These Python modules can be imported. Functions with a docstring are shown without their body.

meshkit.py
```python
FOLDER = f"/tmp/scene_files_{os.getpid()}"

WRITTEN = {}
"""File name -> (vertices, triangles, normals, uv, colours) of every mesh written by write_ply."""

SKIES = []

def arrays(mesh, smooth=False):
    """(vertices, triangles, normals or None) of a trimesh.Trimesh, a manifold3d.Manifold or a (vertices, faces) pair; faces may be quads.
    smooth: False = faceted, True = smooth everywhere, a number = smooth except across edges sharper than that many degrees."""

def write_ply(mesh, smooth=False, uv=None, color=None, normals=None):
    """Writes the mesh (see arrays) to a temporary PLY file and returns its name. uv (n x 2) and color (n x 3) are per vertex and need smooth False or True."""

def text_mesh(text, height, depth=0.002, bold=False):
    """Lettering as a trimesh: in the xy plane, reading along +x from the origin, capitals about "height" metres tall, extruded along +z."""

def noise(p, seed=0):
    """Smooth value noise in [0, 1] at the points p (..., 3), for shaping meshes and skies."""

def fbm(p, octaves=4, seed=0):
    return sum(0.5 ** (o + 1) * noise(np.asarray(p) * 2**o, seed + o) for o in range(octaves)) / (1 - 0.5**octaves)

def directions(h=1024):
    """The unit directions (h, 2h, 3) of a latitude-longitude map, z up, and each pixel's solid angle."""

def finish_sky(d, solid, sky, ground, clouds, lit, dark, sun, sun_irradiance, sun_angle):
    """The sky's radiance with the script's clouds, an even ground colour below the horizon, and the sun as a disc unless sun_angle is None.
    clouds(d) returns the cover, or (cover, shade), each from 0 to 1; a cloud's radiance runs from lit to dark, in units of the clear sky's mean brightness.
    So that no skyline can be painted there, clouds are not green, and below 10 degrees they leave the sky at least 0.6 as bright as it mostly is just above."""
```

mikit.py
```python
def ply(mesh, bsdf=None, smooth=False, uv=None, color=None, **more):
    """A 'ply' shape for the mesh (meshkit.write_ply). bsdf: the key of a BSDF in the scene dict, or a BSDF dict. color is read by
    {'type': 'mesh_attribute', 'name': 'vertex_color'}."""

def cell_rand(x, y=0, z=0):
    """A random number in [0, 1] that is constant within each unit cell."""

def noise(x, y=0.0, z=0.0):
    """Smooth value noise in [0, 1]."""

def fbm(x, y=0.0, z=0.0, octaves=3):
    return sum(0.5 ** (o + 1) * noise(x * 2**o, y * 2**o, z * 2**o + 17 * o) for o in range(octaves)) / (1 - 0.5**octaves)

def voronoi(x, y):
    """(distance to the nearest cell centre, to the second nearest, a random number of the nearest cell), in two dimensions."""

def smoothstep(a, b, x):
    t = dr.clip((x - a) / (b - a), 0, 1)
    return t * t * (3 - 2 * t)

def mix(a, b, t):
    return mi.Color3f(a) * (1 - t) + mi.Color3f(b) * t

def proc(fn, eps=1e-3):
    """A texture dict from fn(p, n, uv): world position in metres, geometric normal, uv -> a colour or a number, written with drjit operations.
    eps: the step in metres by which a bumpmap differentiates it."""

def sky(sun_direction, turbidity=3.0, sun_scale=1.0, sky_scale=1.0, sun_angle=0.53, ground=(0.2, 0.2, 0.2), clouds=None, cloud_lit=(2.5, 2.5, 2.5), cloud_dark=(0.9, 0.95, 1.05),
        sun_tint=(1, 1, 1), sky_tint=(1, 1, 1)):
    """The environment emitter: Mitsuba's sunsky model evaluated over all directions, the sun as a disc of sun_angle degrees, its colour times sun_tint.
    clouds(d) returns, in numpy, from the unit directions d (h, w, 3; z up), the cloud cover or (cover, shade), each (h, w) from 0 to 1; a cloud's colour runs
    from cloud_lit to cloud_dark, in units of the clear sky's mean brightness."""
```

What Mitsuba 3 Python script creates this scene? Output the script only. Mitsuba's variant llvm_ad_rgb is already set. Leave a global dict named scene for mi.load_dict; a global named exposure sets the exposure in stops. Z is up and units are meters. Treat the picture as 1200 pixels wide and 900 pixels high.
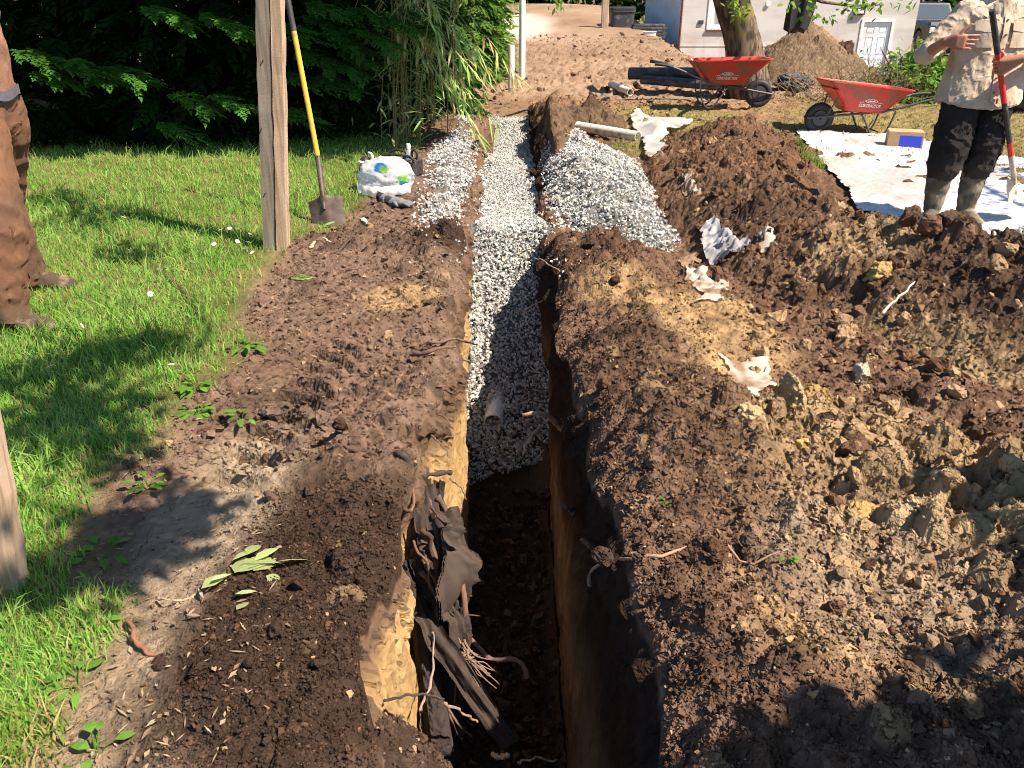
import math
import numpy as np, trimesh, manifold3d, drjit as dr, mitsuba as mi
import mikit, meshkit
from scipy.spatial import cKDTree, Delaunay
T = mi.ScalarTransform4f
scene, labels = {}, {}

# ---------------------------------------------------------------- camera, daylight, exposure
PITCH = math.radians(25.11)
scene['camera'] = {'type': 'perspective', 'fov': 64.01, 'fov_axis': 'x', 'near_clip': 0.05, 'far_clip': 500.0,
                   'to_world': T().look_at(origin=[0, 0, 1.5], target=[0, math.cos(PITCH), 1.5 - math.sin(PITCH)], up=[0, 0, 1])}
SUN = np.array([0.85, -0.50, 1.26])
scene['sky'] = mikit.sky(SUN.tolist(), turbidity=3.0, ground=(0.12, 0.10, 0.06), sun_tint=(.98, 1.0, 1.08), sky_scale=.72)
exposure = 2.95

# ---------------------------------------------------------------- helpers
RNG = np.random.default_rng(7)
def clip01(x): return np.clip(x, 0, 1)
def ss(a, b, x):
    t = clip01((x - a) / (b - a)); return t * t * (3 - 2 * t)
def lerp(a, b, t):
    t = np.asarray(t)[..., None]; return np.asarray(a) * (1 - t) + np.asarray(b) * t
def fb(x, y, s, octv=4, seed=0, z=0.0):
    p = np.stack([np.asarray(x) / s, np.asarray(y) / s, np.zeros_like(np.asarray(x, float)) + z + 3.7 + seed * 5.13], -1)
    return meshkit.fbm(p, octv, seed) - 0.5
def h2(i, j, k):
    i = i.astype(np.int64) + 5000; j = j.astype(np.int64) + 5000
    h = (i * 374761393 + j * 668265263 + k * 974711) & 0xFFFFFFFF
    h = ((h ^ (h >> 13)) * 1274126177) & 0xFFFFFFFF
    return ((h ^ (h >> 16)) & 0xFFFFFF) / 16777215.0
def clumps(x, y, cell, seed, r0=0.25, r1=0.75, power=2.0):
    """Height of randomly sized lumps lying side by side, and a random number of the topmost lump."""
    x = np.asarray(x, float); y = np.asarray(y, float)
    gx, gy = np.floor(x / cell), np.floor(y / cell)
    best, who = np.zeros_like(x), np.zeros_like(x)
    for a in (-1, 0, 1):
        for b in (-1, 0, 1):
            i, j = gx + a, gy + b
            cx, cy = (i + h2(i, j, seed)) * cell, (j + h2(i, j, seed + 1)) * cell
            r = cell * (r0 + (r1 - r0) * h2(i, j, seed + 2) ** power)
            ang, asp = h2(i, j, seed + 4) * 3.14, 0.6 + 0.4 * h2(i, j, seed + 5)
            dx, dy = x - cx, y - cy
            u, v = dx * np.cos(ang) + dy * np.sin(ang), (-dx * np.sin(ang) + dy * np.cos(ang)) / asp
            hh = np.sqrt(np.maximum(r * r - u * u - v * v, 0)) * (0.5 + 0.5 * h2(i, j, seed + 6))
            m = hh > best
            best = np.where(m, hh, best); who = np.where(m, h2(i, j, seed + 3), who)
    return best, who
def grid_faces(nr, nc):
    i, j = np.meshgrid(np.arange(nr - 1), np.arange(nc - 1), indexing='ij')
    a = (i * nc + j).ravel()
    return np.vstack([np.stack([a, a + 1, a + nc + 1], 1), np.stack([a, a + nc + 1, a + nc], 1)])
def cat(parts):
    """[(v, f, c), ...] -> one (v, f, c)"""
    vs, fs, cs, n = [], [], [], 0
    for v, f, c in parts:
        v = np.asarray(v, float); vs.append(v); fs.append(np.asarray(f) + n); n += len(v)
        cs.append(np.broadcast_to(np.asarray(c, float), (len(v), 3)))
    return np.vstack(vs), np.vstack(fs), np.vstack(cs)
def put(key, mesh, bsdf, smooth=False, color=None, **more):
    if isinstance(mesh, tuple) and len(mesh) == 3:
        mesh, color = (mesh[0], mesh[1]), mesh[2]
    if isinstance(mesh, manifold3d.Manifold):
        q = mesh.to_mesh(); mesh = (np.array(q.vert_properties[:, :3], float), np.array(q.tri_verts))
    if not isinstance(mesh, tuple):
        mesh = (np.array(mesh.vertices), np.array(mesh.faces))
    if color is not None:
        smooth = smooth if isinstance(smooth, bool) else True
        color = np.clip(np.broadcast_to(np.asarray(color, float), (len(mesh[0]), 3)), 0.002, 0.95)
    scene[key] = mikit.ply(mesh, bsdf, smooth=smooth, color=color, **more)
    return key
def tag(key, label=None, category=None, group=None, kind=None):
    labels[key] = {k: v for k, v in dict(label=label, category=category, group=group, kind=kind).items() if v}
def nm(base, i): return base if i == 0 else f'{base}_{i:03d}'
def rotz(a):
    c, s = math.cos(a), math.sin(a); return np.array([[c, -s, 0], [s, c, 0], [0, 0, 1.0]])
def roty(a):
    c, s = math.cos(a), math.sin(a); return np.array([[c, 0, s], [0, 1, 0], [-s, 0, c]])
def rotx(a):
    c, s = math.cos(a), math.sin(a); return np.array([[1, 0, 0], [0, c, -s], [0, s, c]])
def rand_rot(n, rng):
    q = rng.normal(size=(n, 4)); q /= np.linalg.norm(q, axis=1, keepdims=True)
    w, x, y, z = q.T
    return np.stack([np.stack([1 - 2 * (y * y + z * z), 2 * (x * y - z * w), 2 * (x * z + y * w)], -1),
                     np.stack([2 * (x * y + z * w), 1 - 2 * (x * x + z * z), 2 * (y * z - x * w)], -1),
                     np.stack([2 * (x * z - y * w), 2 * (y * z + x * w), 1 - 2 * (x * x + y * y)], -1)], -2)
def batch(variants, pos, scale, rot, col, rng):
    """Copies of the (v, f) variants at pos (n,3), with scale (n,) or (n,3), rotation (n,3,3) and colour (n,3), as one (v, f, c)."""
    pos, scale = np.asarray(pos, float), np.asarray(scale, float)
    if scale.ndim == 1: scale = scale[:, None].repeat(3, 1)
    which = rng.integers(len(variants), size=len(pos))
    out = []
    for k, (v, f) in enumerate(variants):
        s = np.nonzero(which == k)[0]
        if not len(s): continue
        w = np.einsum('kij,knj->kni', rot[s], v[None] * scale[s][:, None]) + pos[s][:, None]
        ff = (f[None] + (np.arange(len(s)) * len(v))[:, None, None]).reshape(-1, 3)
        out.append((w.reshape(-1, 3), ff, np.repeat(col[s], len(v), 0)))
    return cat(out)
def rock(seed, sub=1, amp=0.28, squash=(1, .85, .7)):
    m = trimesh.creation.icosphere(subdivisions=sub)
    v = np.array(m.vertices)
    d = meshkit.fbm(v * 1.3 + seed * 7.7, 3, seed) - .5
    d2 = meshkit.fbm(v * 3.7 + seed * 3.1, 3, seed + 3) - .5
    v = v * (1 + amp * 2 * d + amp * 1.1 * d2 * (sub > 1))[:, None] * np.array(squash)
    return v, np.array(m.faces)
def chip(seed, n=10, squash=(1, .8, .6)):
    r = np.random.default_rng(seed)
    p = r.normal(size=(n, 3)); p /= np.linalg.norm(p, axis=1, keepdims=True)
    h = trimesh.convex.convex_hull(p * (0.75 + .25 * r.random((n, 1))) * squash)
    return np.array(h.vertices), np.array(h.faces)
def tube(points, radii, sides=8, caps=True):
    p = np.asarray(points, float); n = len(p)
    r = np.broadcast_to(np.asarray(radii, float), (n,))
    t = np.gradient(p, axis=0); t /= np.linalg.norm(t, axis=1, keepdims=True) + 1e-12
    a = np.zeros_like(p); ref = np.array([0, 0, 1.0]) if abs(t[0, 2]) < .9 else np.array([1.0, 0, 0])
    for i in range(n):
        ref = ref - t[i] * (ref @ t[i]); ref /= np.linalg.norm(ref) + 1e-12; a[i] = ref
    b = np.cross(t, a); an = np.arange(sides) * 2 * np.pi / sides
    v = (p[:, None] + r[:, None, None] * (np.cos(an)[None, :, None] * a[:, None] + np.sin(an)[None, :, None] * b[:, None])).reshape(-1, 3)
    i, j = np.meshgrid(np.arange(n - 1), np.arange(sides), indexing='ij'); k = (j + 1) % sides
    f = np.vstack([np.stack([i * sides + j, i * sides + k, (i + 1) * sides + k], -1).reshape(-1, 3), np.stack([i * sides + j, (i + 1) * sides + k, (i + 1) * sides + j], -1).reshape(-1, 3)])
    if caps:
        v = np.vstack([v, p[:1], p[-1:]]); q = np.arange(sides); k = (q + 1) % sides; m = n * sides
        f = np.vstack([f, np.stack([np.full(sides, m), k, q], 1), np.stack([np.full(sides, m + 1), (n - 1) * sides + q, (n - 1) * sides + k], 1)])
    return v, f
def spline(pts, n):
    p = np.asarray(pts, float)
    if len(p) < 3:
        t = np.linspace(0, 1, n)[:, None]; return p[0] * (1 - t) + p[-1] * t
    from scipy.interpolate import CubicSpline
    d = np.r_[0, np.cumsum(np.linalg.norm(np.diff(p, axis=0), axis=1) ** .5)]
    return CubicSpline(d, p)(np.linspace(0, d[-1], n))
def wiggle(pts, n, amp, seed):
    q = spline(pts, n); r = np.random.default_rng(seed)
    w = r.normal(size=(n, 3)); k = np.array([.25, .5, .25])
    for _ in range(2): w = np.stack([np.convolve(w[:, i], k, 'same') for i in range(3)], 1)
    return q + w * amp
def box(sx, sy, sz, c=(0, 0, 0), bev=0.0):
    if bev <= 0:
        m = trimesh.creation.box((sx, sy, sz)); return np.array(m.vertices) + c, np.array(m.faces)
    a = np.array([[i * (sx / 2 - bev * (k != 0)), j * (sy / 2 - bev * (k != 1)), l * (sz / 2 - bev * (k != 2))] for i in (-1, 1) for j in (-1, 1) for l in (-1, 1) for k in range(3)])
    h = trimesh.convex.convex_hull(a); return np.array(h.vertices) + c, np.array(h.faces)
def xf(m, R=None, t=(0, 0, 0)):
    v = np.asarray(m[0], float)
    if R is not None: v = v @ np.asarray(R).T
    return (v + t, m[1]) + tuple(m[2:])
def join(*ms):
    vs, fs, n = [], [], 0
    for m in ms: vs.append(m[0]); fs.append(np.asarray(m[1]) + n); n += len(m[0])
    return np.vstack(vs), np.vstack(fs)
def loft(rings, n=32, power=2.0):
    """rings: (cx, cy, cz, rx, ry); closed at both ends."""
    an = np.arange(n) * 2 * np.pi / n; ca, sa = np.cos(an), np.sin(an)
    ex = np.sign(ca) * np.abs(ca) ** (2 / power); ey = np.sign(sa) * np.abs(sa) ** (2 / power)
    v = np.vstack([np.stack([cx + rx * ex, cy + ry * ey, np.full(n, cz)], 1) for cx, cy, cz, rx, ry in rings])
    m = len(rings); i, j = np.meshgrid(np.arange(m - 1), np.arange(n), indexing='ij'); k = (j + 1) % n
    f = np.vstack([np.stack([i * n + j, i * n + k, (i + 1) * n + k], -1).reshape(-1, 3), np.stack([i * n + j, (i + 1) * n + k, (i + 1) * n + j], -1).reshape(-1, 3)])
    v = np.vstack([v, [[rings[0][0], rings[0][1], rings[0][2]]], [[rings[-1][0], rings[-1][1], rings[-1][2]]]])
    q = np.arange(n); k = (q + 1) % n
    f = np.vstack([f, np.stack([np.full(n, m * n), k, q], 1), np.stack([np.full(n, m * n + 1), (m - 1) * n + q, (m - 1) * n + k], 1)])
    return v, f
def hulls(segs, refine=0.03, iters=8, sph=3):
    """Tapered limbs: each segment ((p0, r0), (p1, r1), ...) is the hull of its spheres; joined, refined and smoothed to one surface."""
    ico = np.array(trimesh.creation.icosphere(subdivisions=2 if sph < 4 else 3).vertices)
    parts = [manifold3d.Manifold.hull_points(np.vstack([np.asarray(p) + ico * r for p, r in s]).astype(np.float32)) for s in segs]
    m = manifold3d.Manifold.batch_boolean(parts, manifold3d.OpType.Add).refine_to_length(refine)
    q = m.to_mesh(); t = trimesh.Trimesh(q.vert_properties[:, :3], q.tri_verts)
    trimesh.smoothing.filter_taubin(t, iterations=iters)
    return np.array(t.vertices), np.array(t.faces)
def normals_of(v, f):
    n = np.zeros_like(v); fn = np.cross(v[f[:, 1]] - v[f[:, 0]], v[f[:, 2]] - v[f[:, 0]])
    for k in range(3): np.add.at(n, f[:, k], fn)
    return n / (np.linalg.norm(n, axis=1, keepdims=True) + 1e-12)
def leaves(base, d, up, L, W, fold=0.25, bend=0.0, seg=1):
    """Leaves as folded blades: base (n,3), unit direction d, unit up. Returns (v, f, per-leaf vertex count)."""
    side = np.cross(d, up); side /= np.linalg.norm(side, axis=1, keepdims=True) + 1e-9
    nrm = np.cross(side, d); L = np.asarray(L)[:, None]; W = np.asarray(W)[:, None]; n = len(base)
    if seg == 1:
        mid = base + d * L * .45 + nrm * (fold * W)
        v = np.stack([base, mid + side * W / 2, base + d * L - np.array([0, 0, 1]) * bend * L, mid - side * W / 2], 1)
        f = np.array([[0, 1, 2], [0, 2, 3]])
    else:
        dn = np.array([0, 0, -1.0])
        p1 = base + d * L * .35 + dn * bend * L * .12; p2 = base + d * L * .7 + dn * bend * L * .5; p3 = base + d * L + dn * bend * L
        v = np.stack([base, p1 + side * W / 2, p1 - side * W / 2, p2 + side * W * .4, p2 - side * W * .4, p3], 1)
        f = np.array([[0, 1, 2], [1, 3, 4], [1, 4, 2], [3, 5, 4]])
    k = v.shape[1]
    return v.reshape(-1, 3), (f[None] + (np.arange(n) * k)[:, None, None]).reshape(-1, 3), k
def unit(v):
    v = np.asarray(v, float); return v / (np.linalg.norm(v, axis=-1, keepdims=True) + 1e-12)

# ---------------------------------------------------------------- materials
VC = {'type': 'mesh_attribute', 'name': 'vertex_color'}
def rgb(r, g, b): return {'type': 'rgb', 'value': [r, g, b]}
def two(b): return {'type': 'twosided', 'bsdf': b}
def pr(color, rough=.6, spec=.4, metal=0.0, **k): return two({'type': 'principled', 'base_color': color, 'roughness': rough, 'specular': spec, 'metallic': metal, **k})
def soil_bump(p, n, uv):
    return mikit.fbm(p.x * 55, p.y * 55, p.z * 55, 3) * .020 + mikit.noise(p.x * 300, p.y * 300, p.z * 300) * .004
scene['soil'] = two({'type': 'bumpmap', 'scale': 1.0, 'arbitrary': mikit.proc(soil_bump), 'bsdf': {'type': 'diffuse', 'reflectance': VC}})
scene['stone'] = pr(VC, .75, .3)
scene['painted'] = pr(VC, .42, .5)
def cloth_bump(p, n, uv):
    return (mikit.fbm(p.x * 26, p.y * 26, p.z * 13, 4) * .009 + mikit.noise(p.x * 420, p.y * 420, p.z * 420) * .0008)
scene['cloth'] = two({'type': 'bumpmap', 'scale': 1.0, 'arbitrary': mikit.proc(cloth_bump), 'bsdf': {'type': 'principled', 'base_color': VC, 'roughness': .9, 'specular': .15}})
scene['skin'] = pr(VC, .55, .35)
scene['leaf'] = {'type': 'principledthin', 'base_color': VC, 'roughness': .5, 'diff_trans': .8, 'spec_trans': 0.0, 'eta': 1.45}
scene['grass_blade'] = {'type': 'principledthin', 'base_color': VC, 'roughness': .55, 'diff_trans': .8, 'spec_trans': 0.0, 'eta': 1.4}
scene['bag_film'] = {'type': 'principledthin', 'base_color': VC, 'roughness': .22, 'diff_trans': .9, 'spec_trans': .22, 'eta': 1.45}
scene['film'] = {'type': 'principledthin', 'base_color': VC, 'roughness': .35, 'diff_trans': .7, 'spec_trans': 0.0, 'eta': 1.5}
scene['plastic_white'] = pr(rgb(.72, .71, .66), .35, .5)
scene['rubber'] = pr(rgb(.022, .022, .024), .6, .4)
scene['steel_dark'] = pr(rgb(.05, .05, .055), .45, .5)
scene['glass_pane'] = {'type': 'thindielectric', 'int_ior': 1.5}
scene['dark_inside'] = pr(rgb(.02, .02, .025), .3, .5)
def wood_fn(base, dark, axis, s):
    def fn(p, n, uv):
        q = [p.x, p.y, p.z]; along = q.pop(axis)
        g = mikit.fbm(q[0] * s, q[1] * s, along * s * .035, 4)
        st = mikit.noise(q[0] * s * 4 + 7, q[1] * s * 4, along * s * .06)
        return mikit.mix(base, dark, mikit.smoothstep(.3, .75, g) * .7 + st * .3)
    return mikit.proc(fn)
scene['wood_grey'] = pr(wood_fn((.24, .205, .165), (.10, .08, .06), 2, 60.), .85, .2)
scene['wood_tan'] = pr(wood_fn((.46, .35, .25), (.22, .15, .095), 2, 60.), .85, .2)
def dirty(base, dirt, s, lo=.45, hi=.75, rough=.6, spec=.4, **k):
    def fn(p, n, uv):
        return mikit.mix(base, dirt, mikit.smoothstep(lo, hi, mikit.fbm(p.x * s, p.y * s, p.z * s, 4)))
    return pr(mikit.proc(fn), rough, spec, **k)
scene['red_paint'] = dirty((.50, .035, .022), (.24, .075, .045), 9., .42, .72, .38, .5)
scene['red_tape'] = dirty((.60, .03, .025), (.32, .08, .05), 25., .55, .9, .45, .5)
scene['yellow_fibre'] = dirty((.72, .36, .03), (.42, .22, .06), 22., .5, .85, .45, .5)
scene['black_fibre'] = dirty((.03, .03, .032), (.12, .10, .085), 30., .55, .9, .55, .4)
scene['worn_steel'] = dirty((.085, .062, .048), (.055, .034, .022), 22., .4, .7, .55, .5)
scene['bright_steel'] = dirty((.52, .47, .38), (.25, .19, .13), 18., .45, .8, .5, .5)
scene['pvc'] = dirty((.66, .64, .56), (.34, .26, .18), 11., .52, .8, .4, .5)
scene['pvc_clean'] = dirty((.74, .74, .70), (.52, .47, .39), 7., .6, .9, .35, .5)
scene['black_pipe'] = dirty((.045, .047, .055), (.13, .12, .115), 9., .45, .8, .5, .4)
def wall_fn(p, n, uv):
    g = mikit.fbm(p.x * .8, p.y * .8, p.z * 2.5, 4)
    st = mikit.noise(p.x * 6 + p.y * 6, 0., p.z * .5)
    return mikit.mix(mikit.mix((.54, .53, .51), (.45, .43, .40), mikit.smoothstep(.35, .75, g)), (.42, .36, .30), mikit.smoothstep(.7, .95, st) * .4)
scene['house_paint'] = pr(mikit.proc(wall_fn), .75, .25)
scene['trim_white'] = dirty((.72, .72, .72), (.55, .53, .50), 3., .5, .9, .5, .4)
scene['door_paint'] = dirty((.70, .72, .76), (.55, .55, .56), 2., .5, .9, .5, .4)
scene['card'] = dirty((.36, .25, .15), (.27, .18, .10), 9., .4, .8, .85, .2)
scene['blue_print'] = pr(rgb(.03, .06, .55), .5, .4)
scene['maroon'] = pr(rgb(.14, .045, .04), .6, .3)
def bark_fn(p, n, uv):
    a = mikit.fbm(p.x * 22, p.y * 22, p.z * 6, 4); m = mikit.fbm(p.x * 5 + 3, p.y * 5, p.z * 3.5, 3)
    c = mikit.mix((.19, .15, .115), (.055, .042, .032), mikit.smoothstep(.35, .7, a))
    moss = mikit.smoothstep(.52, .64, m) * mikit.smoothstep(.2, .5, .5 + .9 * n.x - .4 * n.y)
    return mikit.mix(c, (.17, .15, .04), moss)
scene['bark_moss'] = two({'type': 'diffuse', 'reflectance': mikit.proc(bark_fn)})
def bark2(p, n, uv):
    return mikit.mix((.15, .11, .085), (.04, .03, .022), mikit.smoothstep(.3, .7, mikit.fbm(p.x * 25, p.y * 25, p.z * 5, 4)))
scene['bark'] = two({'type': 'diffuse', 'reflectance': mikit.proc(bark2)})

# ---------------------------------------------------------------- the lie of the land
def rim_left(y):
    w = .035 * np.sin(y * 3.1 + .4) * np.sin(y * 1.3) + .018 * np.sin(y * 11.)
    return -.300 + w - .035 * ss(1.2, 1.5, y) * ss(3.4, 2.8, y) - .0 * y + .04 * ss(1.72, 1.12, y) - .03 * ss(6, 8, y)
def rim_right(y):
    return .245 + .02 * np.sin(y * 4.3 + 1) + .016 * np.sin(y * 9.7) + .075 * ss(3.6, 1.6, y) + .04 * ss(6, 8, y)
def bed_z(y):  # top of the gravel, or the bare trench floor
    y = np.asarray(y, float)
    z = -1.18 + .06 * np.sin(y * 2.)
    z = np.where(y > 4.02, np.maximum(z, -1.1 + (y - 4.02) * .56), z)
    cap = -.13 + .07 * np.exp(-((y - 5.9) / .5) ** 2) + .02 * np.sin(y * 2.3) + .08 * ss(10, 12.2, y)
    z = np.minimum(z, cap)
    return np.where(y < 1.0, -1.18 + 1.15 * ss(1.0, .6, y), z)
def base_z(x, y):
    x = np.asarray(x, float); y = np.asarray(y, float)
    z = 1.25 * ss(15, 42, y) * ss(12, 4, x) + .06 * ss(13.5, 15.5, y) * ss(4.5, 2.5, x) * ss(-3, 0, x)
    z = z - 1.25 * ss(17, 25, y) * ss(4.2, 6.4, x) * ss(30, 22, x)
    z = z + .10 * fb(x, y, 4.0, 2, 3) * ss(2, 6, np.hypot(x - .2, y - 4) - 1.5)
    return z
LAWN = np.array([(-1.051, 7.865), (-1.198, 6.771), (-1.267, 5.851), (-1.509, 5.570), (-1.484, 4.540), (-1.403, 4.018), (-1.236, 3.666), (-1.273, 3.289), (-1.363, 3.050), (-1.296, 2.775), (-1.301, 2.580), (-1.395, 2.378), (-1.262, 1.999), (-1.212, 1.842),
                 (-1.065, 1.806), (-1.023, 1.654), (-1.035, 1.492), (-1.033, 1.363), (-1.031, 1.248), (-1.3, .6), (-6.5, .4), (-6.5, 12.5), (-1.9, 12.5), (-0.954, 9.942)])
import shapely
LAWN_PATH = shapely.Polygon(LAWN)
def lawn_d(x, y):
    """Rough signed distance into the lawn, metres."""
    p = np.stack([np.ravel(x), np.ravel(y)], 1)
    seg = np.vstack([np.stack([np.linspace(a[0], b[0], 30), np.linspace(a[1], b[1], 30)], 1) for a, b in zip(LAWN, np.roll(LAWN, -1, 0))])
    d = cKDTree(seg).query(p)[0]
    return np.where(shapely.contains_xy(LAWN_PATH, p[:, 0], p[:, 1]), d, -d).reshape(np.shape(x))
def blob(x, y, cx, cy, rx, ry, s=.5, wob=.35, seed=1):
    d = np.hypot((x - cx) / rx, (y - cy) / ry) + wob * 2 * fb(x, y, .35 * max(rx, ry), 3, seed)
    return ss(1 + s / 2, 1 - s / 2, d)
DARK, MID, TAN, YEL, PALE, REDB, GREY = map(np.array, ((.046, .031, .023), (.148, .096, .066), (.32, .22, .125), (.43, .295, .145), (.37, .29, .20), (.165, .093, .058), (.180, .125, .095)))
def near_rise(x, y):
    """Dug soil thrown up beside the trench, trodden mud, footprints and the tracks of a digger."""
    l = .075 * blob(x, y, -.52, 1.75, .34, .75, .9) + .05 * blob(x, y, -.42, 2.6, .2, .5, 1.)
    l = l + .07 * blob(x, y, -.42, 5.35, .30, .38, .8) + .03 * blob(x, y, -.5, 4.4, .3, .5, 1)
    l = l + .10 * blob(x, y, -.55, 10.6, .35, .5, 1.) + .06 * blob(x, y, -.9, 10.0, .4, .8, 1)
    r = .13 * blob(x, y, .58, 1.95, .34, .9, .9) + .10 * blob(x, y, .58, 3.1, .30, .7, .9) + .10 * blob(x, y, .55, 4.95, .36, .55, .8) + .06 * blob(x, y, .85, 4.1, .4, .6, 1)
    r = r - .05 * blob(x, y, 1.0, 1.75, .35, .4, .8) + .05 * blob(x, y, 1.0, 1.3, .5, .3, .8)
    bank = .16 * blob(x, y, .50, 9.2, .25, 1.9, .9) + .22 * blob(x, y, .62, 11.6, .45, .8, .9)
    return l + r + bank
def tread(x, y):
    c = -1.02 + .10 * (y - 2.5); u = (x - c) / .20
    band = ss(1.15, .9, np.abs(u)) * ss(2.2, 2.5, y) * ss(3.9, 3.5, y)
    ph = (y + .12 * np.abs(u)) / .155 + .25 * np.sin(x * 9)
    w = np.abs((ph % 1) - .5) * 2
    return band * (.070 * ss(.35, .65, w) - .045)
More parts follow.
